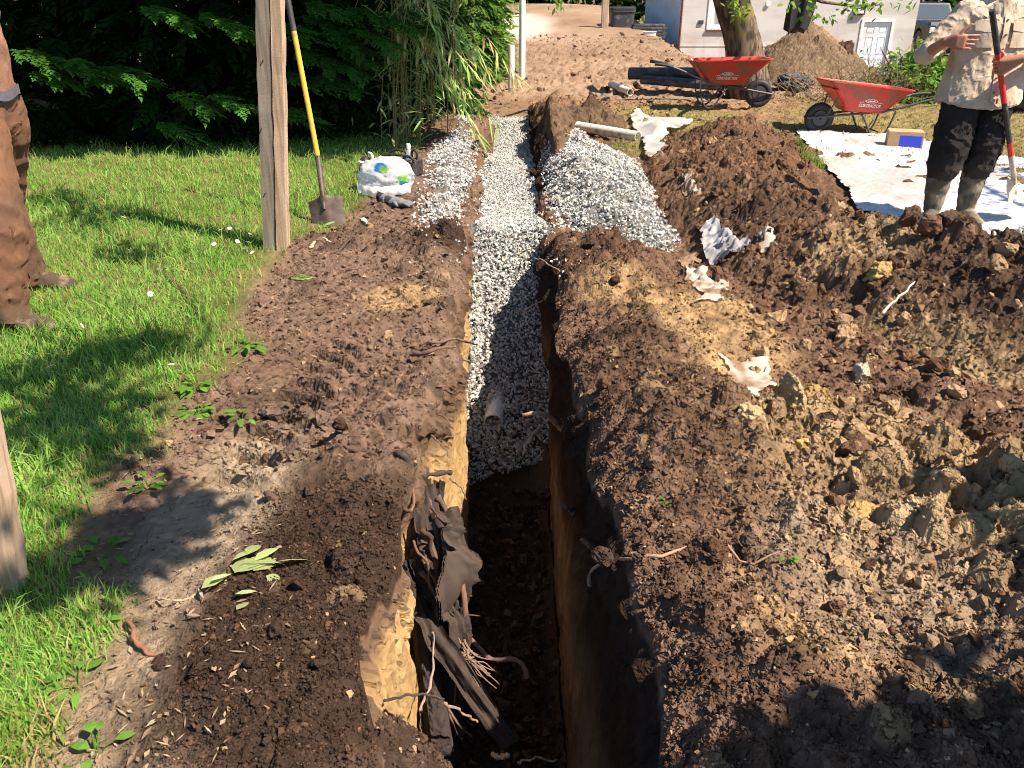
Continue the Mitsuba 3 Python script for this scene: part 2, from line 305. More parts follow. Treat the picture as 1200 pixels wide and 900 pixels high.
def ground_xy(x, y):
    """(z, colour) of the near ground outside the trench."""
    L = lawn_d(x, y); inl = ss(-.10, .12, L)
    right = ss(0, .05, x)
    z = base_z(x, y) + near_rise(x, y)
    rough = (1 - .75 * inl) * ss(15, 12, y)
    c1, w1 = clumps(x, y, .10, 11); c2, w2 = clumps(x, y, .036, 23); c3, w3 = clumps(x, y, .23, 5, .15, .55, 3)
    packed = clip01(blob(x, y, -.95, 1.75, .42, 1.1, .8) + blob(x, y, -.85, 3.9, .4, .8, .7) + .9 * blob(x, y, 1.05, 3.6, .32, .75, .6) + blob(x, y, 1.0, 1.8, .3, .4, .7))
    dirt = rough * (1 - .70 * packed)
    m1 = ss(.38, .62, fb(x, y, .55, 3, 9) + .5 + .25 * (near_rise(x, y) > .04))
    z = z + rough * (.11 * fb(x, y, .5, 4, 1) + .030 * fb(x, y, .12, 4, 2)) + dirt * (c1 * .55 * (.3 + .7 * m1) + c2 * .60 + c3 * .65 * m1) + rough * .022 * fb(x, y, .040, 2, 34)
    z = z + tread(x, y) * (1 - inl) + .035 * (fb(x, y, .045, 2, 33)) * dirt
    col = lerp(MID, GREY, clip01(.55 + 1.3 * fb(x, y, .8, 4, 21)) * ss(.1, -.1, x))
    dk = clip01(blob(x, y, -.50, 1.66, .36, .66, .8) + .8 * blob(x, y, -.42, 5.45, .32, .36, .7) + .55 * blob(x, y, .5, 5.0, .35, .5, .7) + .55 * blob(x, y, .55, 3.0, .30, .5, .8) + .5 * blob(x, y, -.95, 2.95, .2, .25, .8))
    col = lerp(col, PALE * .75, .75 * blob(x, y, -.92, 1.85, .26, .95, .8)); col = lerp(col, DARK, clip01(dk * 1.1))
    col = lerp(col, REDB, .55 * right * clip01(.4 + 1.6 * fb(x, y, .6, 3, 27)))
    tn = clip01(blob(x, y, -.58, 4.28, .24, .22, .7) + blob(x, y, .98, 3.75, .30, .65, .6) + .8 * blob(x, y, .62, 4.25, .22, .3, .8) + .9 * blob(x, y, .80, 1.55, .18, .2, .7))
    col = lerp(col, YEL, tn * clip01(.55 + 1.4 * fb(x, y, .15, 3, 8)))
    col = lerp(col, PALE, .85 * blob(x, y, 1.02, 1.75, .30, .34, .7) + .5 * blob(x, y, -.95, 2.25, .2, .35, .9))
    col = lerp(col, lerp(DARK, TAN, ss(.75, 1., w1)), .55 * m1 * (c1 > .012) * dirt)
    far = ss(9.5, 13, y + .6 * fb(x, y, 1, 2, 4))
    col = lerp(col, (.31, .195, .115), far * .8 * (1 - inl))
    rg = ss(.5, .6, .5 + fb(x, y, 1.2, 3, 14) + .12) * ss(1.0, 1.5, x) * ss(8.3, 9.2, y) * ss(13.6, 12.6, y) + ss(4.2, 4.8, x) * ss(7, 8, y)
    col = lerp(col, lerp((.20, .165, .065), (.27, .225, .10), clip01(.5 + 2 * fb(x, y, .3, 3, 15))), clip01(rg) * .85)
    col = lerp(col, lerp((.075, .085, .025), (.20, .16, .075), clip01(.35 + 2 * fb(x, y, .35, 3, 16))), inl)
    col = col * (1 + .5 * fb(x, y, .05, 3, 17) + .35 * (w2 - .5) * (1 - inl))[..., None]
    return z, col

def make_ground():
    ys = np.r_[np.arange(-1.5, .8, .06)]
    y = .8; far = []
    while y < 14: far.append(y); y += .0088 + .0036 * max(y - 1, 0)
    ys = np.r_[ys, far, 14.0]
    def grow(a, b, s0, s1, sgn):
        out, x = [], a
        while x < b: out.append(x); x += s0 + (s1 - s0) * ((x - a) / (b - a))
        return np.array(out + [b]) * sgn
    # offsets from the trench rims
    off_l = np.r_[np.arange(0, 1.15, .0105), grow(1.15, 7.0, .016, .11, 1)][::-1]
    off_r = np.r_[np.arange(0, 1.0, .0105), grow(1.0, 9.0, .014, .13, 1)]
    Y = ys[:, None]; rl, rr = rim_left(ys)[:, None], rim_right(ys)[:, None]
    XL, XR = rl - off_l[None], rr + off_r[None]
    ZL, CL = ground_xy(XL, Y + 0 * XL); ZR, CR = ground_xy(XR, Y + 0 * XR)
    # crumbled, rounded rims
    for Z, X, o in ((ZL, XL, off_l), (ZR, XR, off_r)):
        oo = o[None] + .05 * fb(X, Y + 0 * X, .12, 3, 41); Z -= .055 * np.exp(-np.maximum(oo, 0) / .05) * ss(13, 11.5, Y)
    fade = ss(13.2, 11.8, Y) * ss(.62, .8, Y)   # the trench ends at both ends
    bed = bed_z(ys)[:, None]
    # walls: t from rim (0) to floor (1)
    nw = 72; t = np.linspace(0, 1, nw)
    def wall(zr, rim, sgn, seed):
        bot = np.minimum(bed - .10, -.12); z = zr[:, None] * (1 - t[None]) + bot * t[None]
        z = zr[:, None] + (z - zr[:, None]) * fade
        depth = zr[:, None] - z; yy = Y + 0 * z
        prof = .030 * ss(0, .1, t)[None] - .02 * t[None]
        if sgn > 0: prof = prof + (rim - .235) * ss(.02, .85, depth) * ss(4.2, 3.6, Y)
        d = .030 * fb(yy, z * 1.0, .30, 4, seed) + .020 * fb(yy, z * .3, .05, 3, seed + 1) + .012 * fb(yy, z, .02, 2, seed + 2)
        topd = ss(.40, .08, depth)
        c, w = clumps(yy, z, .07, 60 + seed); c2_, w2_ = clumps(yy, z, .16, 66 + seed); d = d + (c * .55 + c2_ * .5 * (sgn > 0)) * topd - .03 * topd * (fb(yy, z, .15, 3, seed + 5) > .05) + .03 * topd * fb(yy, z, .04, 2, seed + 6) + .025 * fb(yy, z, .10, 3, seed + 12)
        cave = .10 * blob(yy, z, 3.55, -.22, .30, .18, .8, .4, 5) + .10 * blob(yy, z, 2.45, -.28, .22, .2, .8, .4, 6) + .06 * blob(yy, z, 4.3, -.15, .2, .1, .8, .4, 7) if sgn > 0 else .07 * blob(yy, z, 2.15, -.22, .22, .22, .8, .3, 6)
        xw = rim + sgn * (-prof * fade - (d - cave * 1.) * ss(0, .04, t)[None] * fade)
        lay = depth + .10 * ss(1.6, 2.2, yy) * fb(yy, z, .35, 3, seed + 7)
        if sgn < 0:
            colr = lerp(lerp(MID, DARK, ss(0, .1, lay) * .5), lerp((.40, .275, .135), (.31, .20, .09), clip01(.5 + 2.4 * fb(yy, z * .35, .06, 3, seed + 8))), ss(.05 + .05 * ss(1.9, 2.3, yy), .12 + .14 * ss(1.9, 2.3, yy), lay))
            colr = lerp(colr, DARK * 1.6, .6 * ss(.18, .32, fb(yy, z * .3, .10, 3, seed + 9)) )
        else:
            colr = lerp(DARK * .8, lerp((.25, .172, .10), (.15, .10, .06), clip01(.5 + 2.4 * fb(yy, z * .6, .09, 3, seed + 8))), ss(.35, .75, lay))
        colr = colr * (1 + .5 * fb(yy, z, .03, 2, seed + 10))[..., None]
        return xw, z, colr
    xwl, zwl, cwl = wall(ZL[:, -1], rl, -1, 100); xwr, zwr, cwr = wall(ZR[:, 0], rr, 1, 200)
    nf = 38; u = np.linspace(0, 1, nf + 2)[1:-1]
    XF = xwl[:, -1:] * (1 - u) + xwr[:, -1:] * u
    zf0 = zwl[:, -1:] * (1 - u) + zwr[:, -1:] * u
    cc, wf = clumps(XF, Y + 0 * XF, .06, 77); cb, wb = clumps(XF, Y + 0 * XF, .16, 78)
    ZF = zf0 + fade * (.10 * (np.abs(u - .5) * 2) ** 4 + cc * .5 + cb * .35 + .05 * fb(XF, Y + 0 * XF, .25, 3, 51)) * ss(4.6, 4.0, Y)
    CF = lerp(DARK * 1.3, (.15, .105, .062), clip01(.5 + 1.5 * fb(XF, Y + 0 * XF, .3, 3, 52)) * .8)
    CF = lerp(CF, (.22, .21, .19), ss(4.4, 5.0, Y + 0 * XF) * ss(12.6, 12.1, Y + 0 * XF)); CF = lerp(CF, (.20, .135, .085), ss(12.1, 12.6, Y + 0 * XF))
    X = np.hstack([XL, xwl[:, 1:], XF, xwr[:, ::-1][:, :-1], XR]); Z = np.hstack([ZL, zwl[:, 1:], ZF, zwr[:, ::-1][:, :-1], ZR])
    C = np.concatenate([CL, cwl[:, 1:], CF, cwr[:, ::-1][:, :-1], CR], 1)
    Yf = np.broadcast_to(Y, X.shape)
    nl, nt = len(off_l), nw - 1 + nf + nw - 1
    def part(a, b):
        v = np.stack([X[:, a:b], Yf[:, a:b], Z[:, a:b]], -1).reshape(-1, 3)
        return v, grid_faces(len(ys), b - a), C[:, a:b].reshape(-1, 3)
    A, B, D = part(0, nl), part(nl - 1, nl + nt + 1), part(nl + nt, X.shape[1])
    # the land beyond, to the horizon
    def sheet(x0, x1, nx, y0, y1, ny, warp=1.0):
        xs = np.linspace(x0, x1, nx); yy = y0 + (y1 - y0) * np.linspace(0, 1, ny) ** warp
        X, Y = np.meshgrid(xs, yy); z = base_z(X, Y); d = ss(14, 14.6, Y)
        cl, w = clumps(X, Y, .20, 301, .15, .6, 2.5); cl2, w2 = clumps(X, Y, .08, 302)
        bank = ss(.38, .58, fb(X, Y, 2.2, 3, 61) + .5 + .14 * (Y > 15) * (Y < 25)) * ss(30, 22, Y)
        z = z + d * (bank * (cl * .95 + cl2 * .8) + .14 * fb(X, Y, .9, 4, 62) * ss(40, 20, Y))
        c = lerp((.34, .245, .17), (.22, .15, .10), clip01(.5 + 1.6 * fb(X, Y, 2.0, 4, 63)))
        c = lerp(c, (.20, .125, .075), bank * .75 * w); c = c * (1 + .35 * fb(X, Y, .2, 3, 64))[..., None]
        c = lerp(c, (.50, .46, .40), .8 * blob(X, Y, .2, 30, 1.3, 4, .6))
        green = clip01(ss(-2.2, -3.2, X) + ss(6.2, 7.5, X) * ss(30, 20, Y) + ss(46, 52, Y) + ss(-1.2, -1.4, Y))
        c = lerp(c, lerp((.10, .11, .035), (.21, .17, .08), clip01(.5 + 1.6 * fb(X, Y, 1.2, 3, 65))), green)
        return np.stack([X, Y, z], -1).reshape(-1, 3), grid_faces(ny, nx), c.reshape(-1, 3)
    far = [sheet(-3, 9.3, 240, 14, 26, 180, 1.25), sheet(-3, 9.3, 60, 26, 60, 60), sheet(-80, -3, 60, 14, 60, 60), sheet(9.3, 80, 60, 14, 60, 60), sheet(-200, 200, 60, 60, 260, 30),
           sheet(-80, -7, 50, -40, 14, 40), sheet(9, 80, 50, -40, 14, 40), sheet(-7, 9, 40, -40, -1.5, 40)]
    return A, B, D, cat(far)
gl, trench_m, gr, far_m = make_ground()
put('ground', cat([gl, gr, far_m]), 'soil', smooth=False); tag('ground', 'bare dug earth and mud either side of the trench', kind='structure')
put('trench', trench_m, 'soil', smooth=False); tag('trench', 'deep narrow trench with tan clay walls below dark topsoil', kind='structure')
_near = np.vstack([gl[0], gr[0]]); _nc = np.vstack([gl[2], gr[2]])[_near[:, 1] > .5]; _near = _near[(_near[:, 1] > .5)]
_tree = cKDTree(_near[:, :2])
def gz(x, y):
    """Height of the near ground at (x, y)."""
    p = np.stack([np.ravel(x), np.ravel(y)], 1); d, i = _tree.query(p)
    return np.where(d < .5, _near[i, 2], base_z(p[:, 0], p[:, 1])).reshape(np.shape(x))

# ---------------------------------------------------------------- heaps of dug soil
def ridge(x, y, pts, slope):
    """Height of a ridge along (x, y, height) points with soil sliding off at the slope."""
    best = np.full(np.shape(x), -9.0)
    for (ax, ay, ah), (bx, by, bh) in zip(pts[:-1], pts[1:]):
        dx, dy = bx - ax, by - ay
        t = clip01(((x - ax) * dx + (y - ay) * dy) / (dx * dx + dy * dy))
        d = np.hypot(x - ax - t * dx, y - ay - t * dy); hh = ah + (bh - ah) * t
        best = np.maximum(best, hh + .05 - slope * np.sqrt(d * d + .012))
    return best
def heap(key, pts, slope, x0, x1, y0, y1, step, seed, colfn, lump=1.0, step2=None, near_trench=False):
    def rows(a, b):
        out, q = [], a
        while q < b:
            out.append(q); q += step + (0 if step2 is None else (step2 - step) * (q - a) / (b - a))
        return np.array(out)
    X, Y = np.meshgrid(np.arange(x0, x1, step if step2 is None else (step + step2) / 2 * .85), rows(y0, y1))
    h = ridge(X + .25 * fb(X, Y, .7, 3, seed), Y + .25 * fb(X, Y, .7, 3, seed + 1), pts, slope)
    h = np.where(h > -.04, h, np.maximum(h, -.30))
    c1, w1 = clumps(X, Y, .25, seed + 2, .2, .6, 3); c2, w2 = clumps(X, Y, .105, seed + 3, .2, .7, 2); c3, w3 = clumps(X, Y, .045, seed + 4, .25, .7, 1.5)
    inside = ss(-.02, .08, h)
    if near_trench: h = h - .6 * ss(.42, .28, X)
    lm = ss(.30, .62, fb(X, Y, .6, 3, seed + 5) + .5)
    h = h + inside * lump * (c1 * .75 * lm + c2 * .80 * (.4 + .6 * lm) + c3 * .75 + .07 * fb(X, Y, .45, 4, seed + 6) + .04 * fb(X, Y, .10, 3, seed + 7))
    g = gz(X, Y); Z = g + np.maximum(h, -.06 - 0 * h)
    col = colfn(X, Y, h, w1, w2, w3, lm)
    put(key, (np.stack([X, Y, Z], -1).reshape(-1, 3), grid_faces(*X.shape), col.reshape(-1, 3)), 'soil', smooth=False)
    return X, Y, Z, h, col
def heap_col(X, Y, h, w1, w2, w3, lm):
    c = lerp((.155, .096, .060), DARK * 1.4, clip01(.5 + 1.9 * fb(X, Y, .8, 4, 81)))
    t = clip01(1.2 * blob(X, Y, 1.65, 3.0, .55, .85, 1., .5, 4) + .9 * blob(X, Y, 1.95, 4.55, .30, .25, .8, .5, 5) + 1.0 * blob(X, Y, 1.25, 2.35, .45, .6, 1, .5, 6) + .8 * blob(X, Y, 1.9, 2.4, .6, .7, 1., .5, 7) + .45 * ss(.55, .7, fb(X, Y, .9, 3, 83) + .5))
    tn = lerp(TAN * .95, (.37, .275, .15), clip01(.5 + 2 * fb(X, Y, .2, 3, 84)))
    c = lerp(c, tn, clip01(t * (.45 + .9 * w2) * 1.1))
    c = lerp(c, REDB * 1.25, .6 * ss(5.5, 7, Y) * clip01(.5 + 1.5 * fb(X, Y, .5, 3, 85)))
    c = lerp(c, PALE * .85, .55 * blob(X, Y, .95, 1.78, .30, .34, .8, .4, 12)); c = lerp(c, TAN * .9, .35 * (w3 > .86))
    return c * (.8 + .4 * w3 + .5 * fb(X, Y, .03, 2, 86))[..., None]
HX = [(4.6, 2.3, .26), (3.3, 3.1, .42), (2.60, 4.15, .36), (2.00, 5.0, .28), (1.75, 6.2, .30), (2.0, 7.6, .32), (2.35, 9.0, .36), (2.65, 9.7, .2)]
big = heap('soil_heap', HX, .46, .55, 5.4, 1.02, 10.6, .0135, 400, heap_col, 1.0, .030)
tag('soil_heap', 'long lumpy heap of brown and tan dug soil right of the trench', 'soil heap')
low = heap('soil_heap_001', [(1.15, 2.6, .10), (1.35, 2.0, .16), (1.75, 1.75, .22), (2.6, 1.6, .34)], .30, .55, 3.3, 1.0, 3.4, .0115, 500, heap_col, 1.15)
tag('soil_heap_001', 'low spread of tan crumbly clods nearest the camera at right', 'soil heap')
def mound_col(X, Y, h, w1, w2, w3, lm):
    c = lerp(DARK * 1.8, (.19, .13, .08), clip01(.5 + 1.8 * fb(X, Y, .3, 3, 91)))
    return c * (.8 + .4 * w3)[..., None]
md = heap('soil_mound', [(.95, 10.9, .24), (1.12, 11.0, .32), (1.25, 11.3, .1)], .95, .27, 2.2, 9.4, 11.8, .02, 600, mound_col, 1.1, None, True)
tag('soil_mound', 'small dark soil mound with a pipe stub poking out beside it', 'soil mound')
md = heap('soil_mound_001', [(.40, 9.3, .22), (.42, 10.2, .26), (.40, 8.1, .14)], .9, .27, 1.3, 7.6, 10.8, .02, 640, mound_col, 1.1, None, True)
tag('soil_mound_001', 'ragged dark soil bank on the right edge of the gravel filled trench', 'soil mound')
md = heap('soil_mound_002', [(-.75, 9.5, .06), (-.85, 10.4, .10)], .5, -1.5, -.2, 8.8, 11.4, .02, 660, mound_col, 1.3)
tag('soil_mound_002', 'dark crumbly soil between the bamboo and the left gravel strip', 'soil mound')
def back_col(X, Y, h, w1, w2, w3, lm):
    c = lerp((.26, .185, .12), (.16, .112, .072), clip01(.5 + 1.8 * fb(X, Y, .6, 3, 93)))
    c = lerp(c, (.40, .28, .165), .7 * blob(X, Y, 6.35, 17.6, .5, .6, .8, .4, 3))
    return c * (.75 + .5 * w3)[..., None]
bk = heap('soil_mound_003', [(3.8, 16.6, .10), (4.9, 17.2, .50), (5.75, 17.4, 1.12), (6.0, 17.5, 1.05), (6.9, 17.4, .25)], .80, 2.6, 8.6, 14.8, 20.2, .034, 700, back_col, 1.3)
tag('soil_mound_003', 'tall tan soil mound in front of the pale house wall', 'soil mound')
_ht = [(o, cKDTree(np.stack([o[0].ravel(), o[1].ravel()], 1)), o[2].ravel(), o[4].reshape(-1, 3)) for o in (big, low)]
def top_z(x, y):
    """The highest of ground and front heaps, and the heap soil's colour."""
    p = np.stack([x, y], 1); z = gz(x, y); dn, ni = _tree.query(p); col = np.where((dn < .1)[:, None], _nc[ni], 0)
    for o, t, zz, cc in _ht:
        d, i = t.query(p); m = (d < .05) & (zz[i] > z)
        z = np.where(m, zz[i], z); col = np.where(m[:, None], cc[i], col)
    return z, col

X, Y = np.meshgrid(np.arange(-.42, .20, .0095), np.arange(.85, 2.15, .0095))
_t = clip01((X + .30) / .5); _e = ss(1.90, 1.66, Y + .15 * fb(X, Y, .2, 3, 5)) * ss(.9, 1.0, Y)
_c1, _w1 = clumps(X, Y, .05, 901); _c2, _w2 = clumps(X, Y, .022, 905)
Z = -.03 - .34 * ss(1.36, 1.74, Y) - .95 * _t ** 1.25 - 1.1 * (1 - _e) + _c1 * .7 + _c2 * .7 + .10 * fb(X, Y, .12, 4, 6) + 0 * X
put('soil_slump', (np.stack([X, Y, Z], -1).reshape(-1, 3), grid_faces(*X.shape), (lerp(DARK * .95, DARK * 1.7, clip01(.5 + 2 * fb(X, Y, .15, 3, 7))) * (.7 + .6 * _w2[..., None])).reshape(-1, 3)), 'soil', smooth=False)
_slump = (X, Y, Z); tag('soil_slump', 'dark crumbled soil slumped into the near end of the trench at the bottom edge', 'soil')

# ---------------------------------------------------------------- clods and crumbs of soil
CH = [chip(i, 8, (1, .85, .7)) for i in range(16)]
def angular(seed, sub, amp=.35):
    m = trimesh.Trimesh(*chip(seed, 15, (1, .82, .66))); m = m.subdivide() if sub else m; m.merge_vertices(); v = np.array(m.vertices)
    return v * (1 + amp * (meshkit.fbm(v * 1.9 + seed * 3.3, 3, seed) - .5) + .30 * sub * (meshkit.fbm(v * 5. + seed, 2, seed) - .5))[:, None], np.array(m.faces)
RK1 = [angular(500 + i, 1) for i in range(14)]
RK2 = [rock(40 + i, 3, .42, (1, .85, .62)) for i in range(14)]
def crumbs(n, region, smin, smax, seed, tan=.3, alpha=2.2, sink=.25, dark=1.0, variants=CH):
    r = np.random.default_rng(seed); x, y = region(r, n)
    z, hc = top_z(x, y); s = smin * (1 - r.random(len(x)) * (1 - (smin / smax) ** alpha)) ** (-1 / alpha)
    own = hc.sum(1) > 0
    c = np.where(r.random((len(x), 1)) < tan, TAN * (.75 + .6 * r.random((len(x), 1))), lerp(DARK * 1.3, REDB * 1.1, r.random(len(x))) * dark)
    c = np.where((own & (r.random(len(x)) < .80))[:, None], hc * (.8 + .5 * r.random((len(x), 1))), c)
    pos = np.stack([x, y, z + s * (.5 - sink)], 1)
    return batch(variants, pos, s, rand_rot(len(x), r), c, r)
def persp(x0, x1, y0, y1):
    def reg(r, n):
        y = y0 * (y1 / y0) ** r.random(n); return x0 + (x1 - x0) * r.random(n), y
    return reg
def in_poly(poly, reg):
    P = shapely.Polygon(poly)
    def f(r, n):
        x, y = reg(r, n * 2); m = shapely.contains_xy(P, x, y); return x[m][:n], y[m][:n]
    return f
HEAPPOLY = [(.75, 1.1), (1.7, 1.1), (3.2, 2.2), (4.6, 3.6), (3.4, 4.8), (2.5, 5.6), (2.3, 6.6), (3.0, 8.6), (2.9, 9.9), (1.9, 9.5), (1.45, 7.4), (1.2, 5.4), (1.1, 4.2), (1.05, 3.2), (.85, 2.2)]
put('soil_heap__crumbs', cat([crumbs(1500, in_poly(HEAPPOLY, persp(.7, 4.6, 1.3, 9.0)), .014, .055, 19, .45, 2.4, .34, variants=RK1), crumbs(26000, in_poly(HEAPPOLY, persp(.7, 4.6, 1.1, 9.9)), .005, .030, 11, .34, 2.0)]), 'soil'); tag('soil_heap__crumbs', kind='stuff')
def left_dirt(r, n):
    y = 1.15 * (9.5 / 1.15) ** r.random(n); x = -1.35 + 1.1 * r.random(n) ** .8; x = np.minimum(x, rim_left(y) - .01); k = lawn_d(x, y) < .02
    return x[k], y[k]
def right_rim(r, n):
    y = 1.1 * (5.3 / 1.1) ** r.random(n); return rim_right(y) + .01 + .75 * r.random(n) ** 1.4, y
put('ground__crumbs', cat([crumbs(9000, left_dirt, .0035, .016, 12, .12, 2.4), crumbs(20000, right_rim, .004, .020, 13, .16, 2.1),
    crumbs(9000, lambda r, n: (lambda y: (np.minimum(-.80 + .60 * r.random(n), rim_left(y) - .015 - .2 * r.random(n) ** 2), y))(1.15 + 1.1 * r.random(n)), .0035, .015, 14, .03, 2.0, dark=.65),
    crumbs(6000, lambda r, n: (lambda x, y: (x[lawn_d(x, y) < 0], y[lawn_d(x, y) < 0]))(-1.6 + 1.25 * r.random(n), 2.4 * (7.5 / 2.4) ** r.random(n)), .008, .032, 16, .1, 2.3), crumbs(1500, lambda r, n: (lambda x, y: (x[(x < rim_left(y)) | (x > rim_right(y))], y[(x < rim_left(y)) | (x > rim_right(y))]))(*persp(-1.2, 2.2, 9.0, 14)(r, n)), .015, .05, 15, .4, 2.), crumbs(2600, persp(-2.4, 7.0, 13.5, 27), .02, .13, 18, .35, 2.2)]), 'soil'); tag('ground__crumbs', kind='stuff')
def trench_floor(n, seed):
    r = np.random.default_rng(seed); y = 1.1 + 3.0 * r.random(n); x = -.22 + .44 * r.random(n)
    s = .012 + .03 * r.random(n) ** 2; z = bed_z(y) - .06 + .05 * r.random(n)
    return batch(CH, np.stack([x, y, z], 1), s, rand_rot(n, r), lerp(DARK * 1.2, TAN * .6, r.random(n) ** 2), r)
def slump_bits(n, seed):
    r = np.random.default_rng(seed); i = r.integers(X.size, size=n); x, y, z = X.ravel()[i], Y.ravel()[i], Z.ravel()[i]
    s = .004 * (1 - r.random(n) * (1 - (.004 / .022) ** 2.)) ** (-1 / 2.); c = lerp(DARK * .9, DARK * 2.2, r.random(n)); c = np.where((r.random(n) < .07)[:, None], TAN * 1.1, c)
    return batch(CH, np.stack([x, y, z + s * .3], 1), s, rand_rot(n, r), c, r)
X, Y, Z = _slump
put('soil_slump__crumbs', slump_bits(5200, 8), 'soil'); tag('soil_slump__crumbs', kind='stuff')
put('trench__crumbs', trench_floor(1500, 5), 'soil'); tag('trench__crumbs', kind='stuff')
# the clods that show singly are pieces of the heap
_n = 0
def clod(key, x, y, s, seed, color, squash=(1, .85, .7), sink=.26, rot=None, amp=.42, sub=3):
    r = np.random.default_rng(seed); m_ = trimesh.Trimesh(*chip(seed, 15, squash)); m_ = m_.subdivide_to_size(.9 / 2 ** (sub - 1) if sub < 4 else .12); m_.merge_vertices(); trimesh.smoothing.filter_laplacian(m_, iterations=1); v, f = np.array(m_.vertices), np.array(m_.faces); v = v * (1 + .35 * (meshkit.fbm(v * 1.7 + seed * 3.3, 3, seed) - .5))[:, None]
    v = v + normals_of(v, f) * ((meshkit.fbm(v * 5.5 + seed, 3, seed) - .5) * .36)[:, None]
    v = v * 1.18
    v = v @ rand_rot(1, r)[0].T if rot is None else v @ rot.T
    z = float(top_z(np.array([x]), np.array([y]))[0][0]); v = v * s
    v = v + [x, y, z - v[:, 2].min() - 2 * s * .8 * sink]
    q = meshkit.fbm(v / (s * .5), 3, seed)
    put(key, (v, f), 'soil', smooth=False, color=np.asarray(color) * (.65 + .7 * q[:, None]))
r = np.random.default_rng(99)
xs, ys = in_poly(HEAPPOLY, persp(.7, 4.6, 1.35, 8.5))(r, 230)
for i, (x, y) in enumerate(zip(xs, ys)):
    tanny = r.random() < .62 * (1 if y < 4 else .5) + .1
    clod('soil_heap__' + nm('clod', i), x, y, .026 + .040 * r.random() ** 2.2 * (1 + .1 * y), 1000 + i, (TAN * (.75 + .5 * r.random())) if tanny else lerp(DARK * 1.4, REDB, r.random()), sub=3 if i < 90 else 2)
k = 0
for (x, y), s, c in (((-0.859, 1.529), .026, DARK), ((-0.742, 1.465), .030, DARK), ((-0.734, 1.534), .018, DARK * 1.2), ((-0.614, 1.465), .022, DARK), ((-0.934, 2.810), .055, GREY * .75), ((-0.719, 2.810), .055, GREY * .8), ((-0.775, 2.520), .045, GREY * .7),
                   ((-0.602, 2.520), .04, DARK * 1.3), ((-0.649, 2.224), .03, DARK * 1.4), ((-0.773, 2.224), .03, GREY * .6), ((-0.399, 1.938), .028, DARK), ((-0.480, 1.842), .025, DARK), ((-0.571, 1.736), .026, DARK), ((-0.581, 1.578), .03, DARK), ((-0.450, 1.465), .03, DARK),
                   ((0.362, 2.956), .04, REDB * .7), ((0.442, 2.224), .035, MID), ((0.540, 1.788), .035, REDB * .6), ((0.252, 1.842), .035, DARK * 1.3), ((0.481, 4.963), .05, DARK * 1.2), ((0.317, 4.463), .05, DARK * 1.3), ((0.568, 4.315), .04, DARK * 1.4), ((0.648, 1.842), .03, GREY * .5),
                   ((-0.552, 5.152), .05, DARK * 1.2), ((-0.465, 5.460), .05, DARK * 1.1), ((-0.607, 4.244), .035, TAN), ((-0.608, 3.743), .03, TAN * .9), ((-0.640, 3.289), .03, DARK * 1.5)):
    clod('ground__' + nm('clod', k), x, y, s, 1500 + k, c, sub=2); k += 1
for i, ((x, y), s, c, sq, text) in enumerate((
        ((1.023, 2.692), .092, (.34, .265, .16), (1.0, .75, .62), 'largest pale tan clod, upright at the foot of the heap beside the torn white liner'),
        ((0.788, 2.419), .056, (.37, .285, .16), (1, .9, .7), 'round pale yellow clod with a dark underside left of the heap, by the bare path'),
        ((1.206, 2.933), .062, (.36, .24, .10), (1, .7, .5), 'flat ochre clod just above the largest pale tan clod'),
        ((1.514, 3.236), .062, (.46, .41, .31), (1, .7, .75), 'whitish chalky lump in the middle of the heap beside the pale twig'),
        ((2.445, 4.533), .105, (.085, .055, .038), (1, .9, .8), 'big dark sod on the very crest of the heap below the booted worker'),
        ((1.057, 2.076), .050, (.42, .27, .11), (1, .8, .55), 'orange ochre broken clod low on the right part of the heap'),
        ((0.980, 2.397), .050, (.44, .30, .12), (1, .8, .45), 'flat ochre clod just below and right of the round pale yellow clod'),
        ((1.115, 2.583), .052, (.060, .042, .036), (1, .85, .7), 'dark brown clod touching the right foot of the largest pale tan clod'),
        ((1.935, 4.153), .10, (.36, .25, .11), (1, .7, .5), 'broad ochre clod on the heap crest, left of the big dark sod'))):
    key = nm('soil_clod', i)
    clod(key, x, y, s, 1700 + i * 3, c, sq, .24, rot=rotz(i * 1.3) @ rotx(.2) if i else roty(1.15) @ rotz(.3), sub=4); tag(key, text, 'clod')

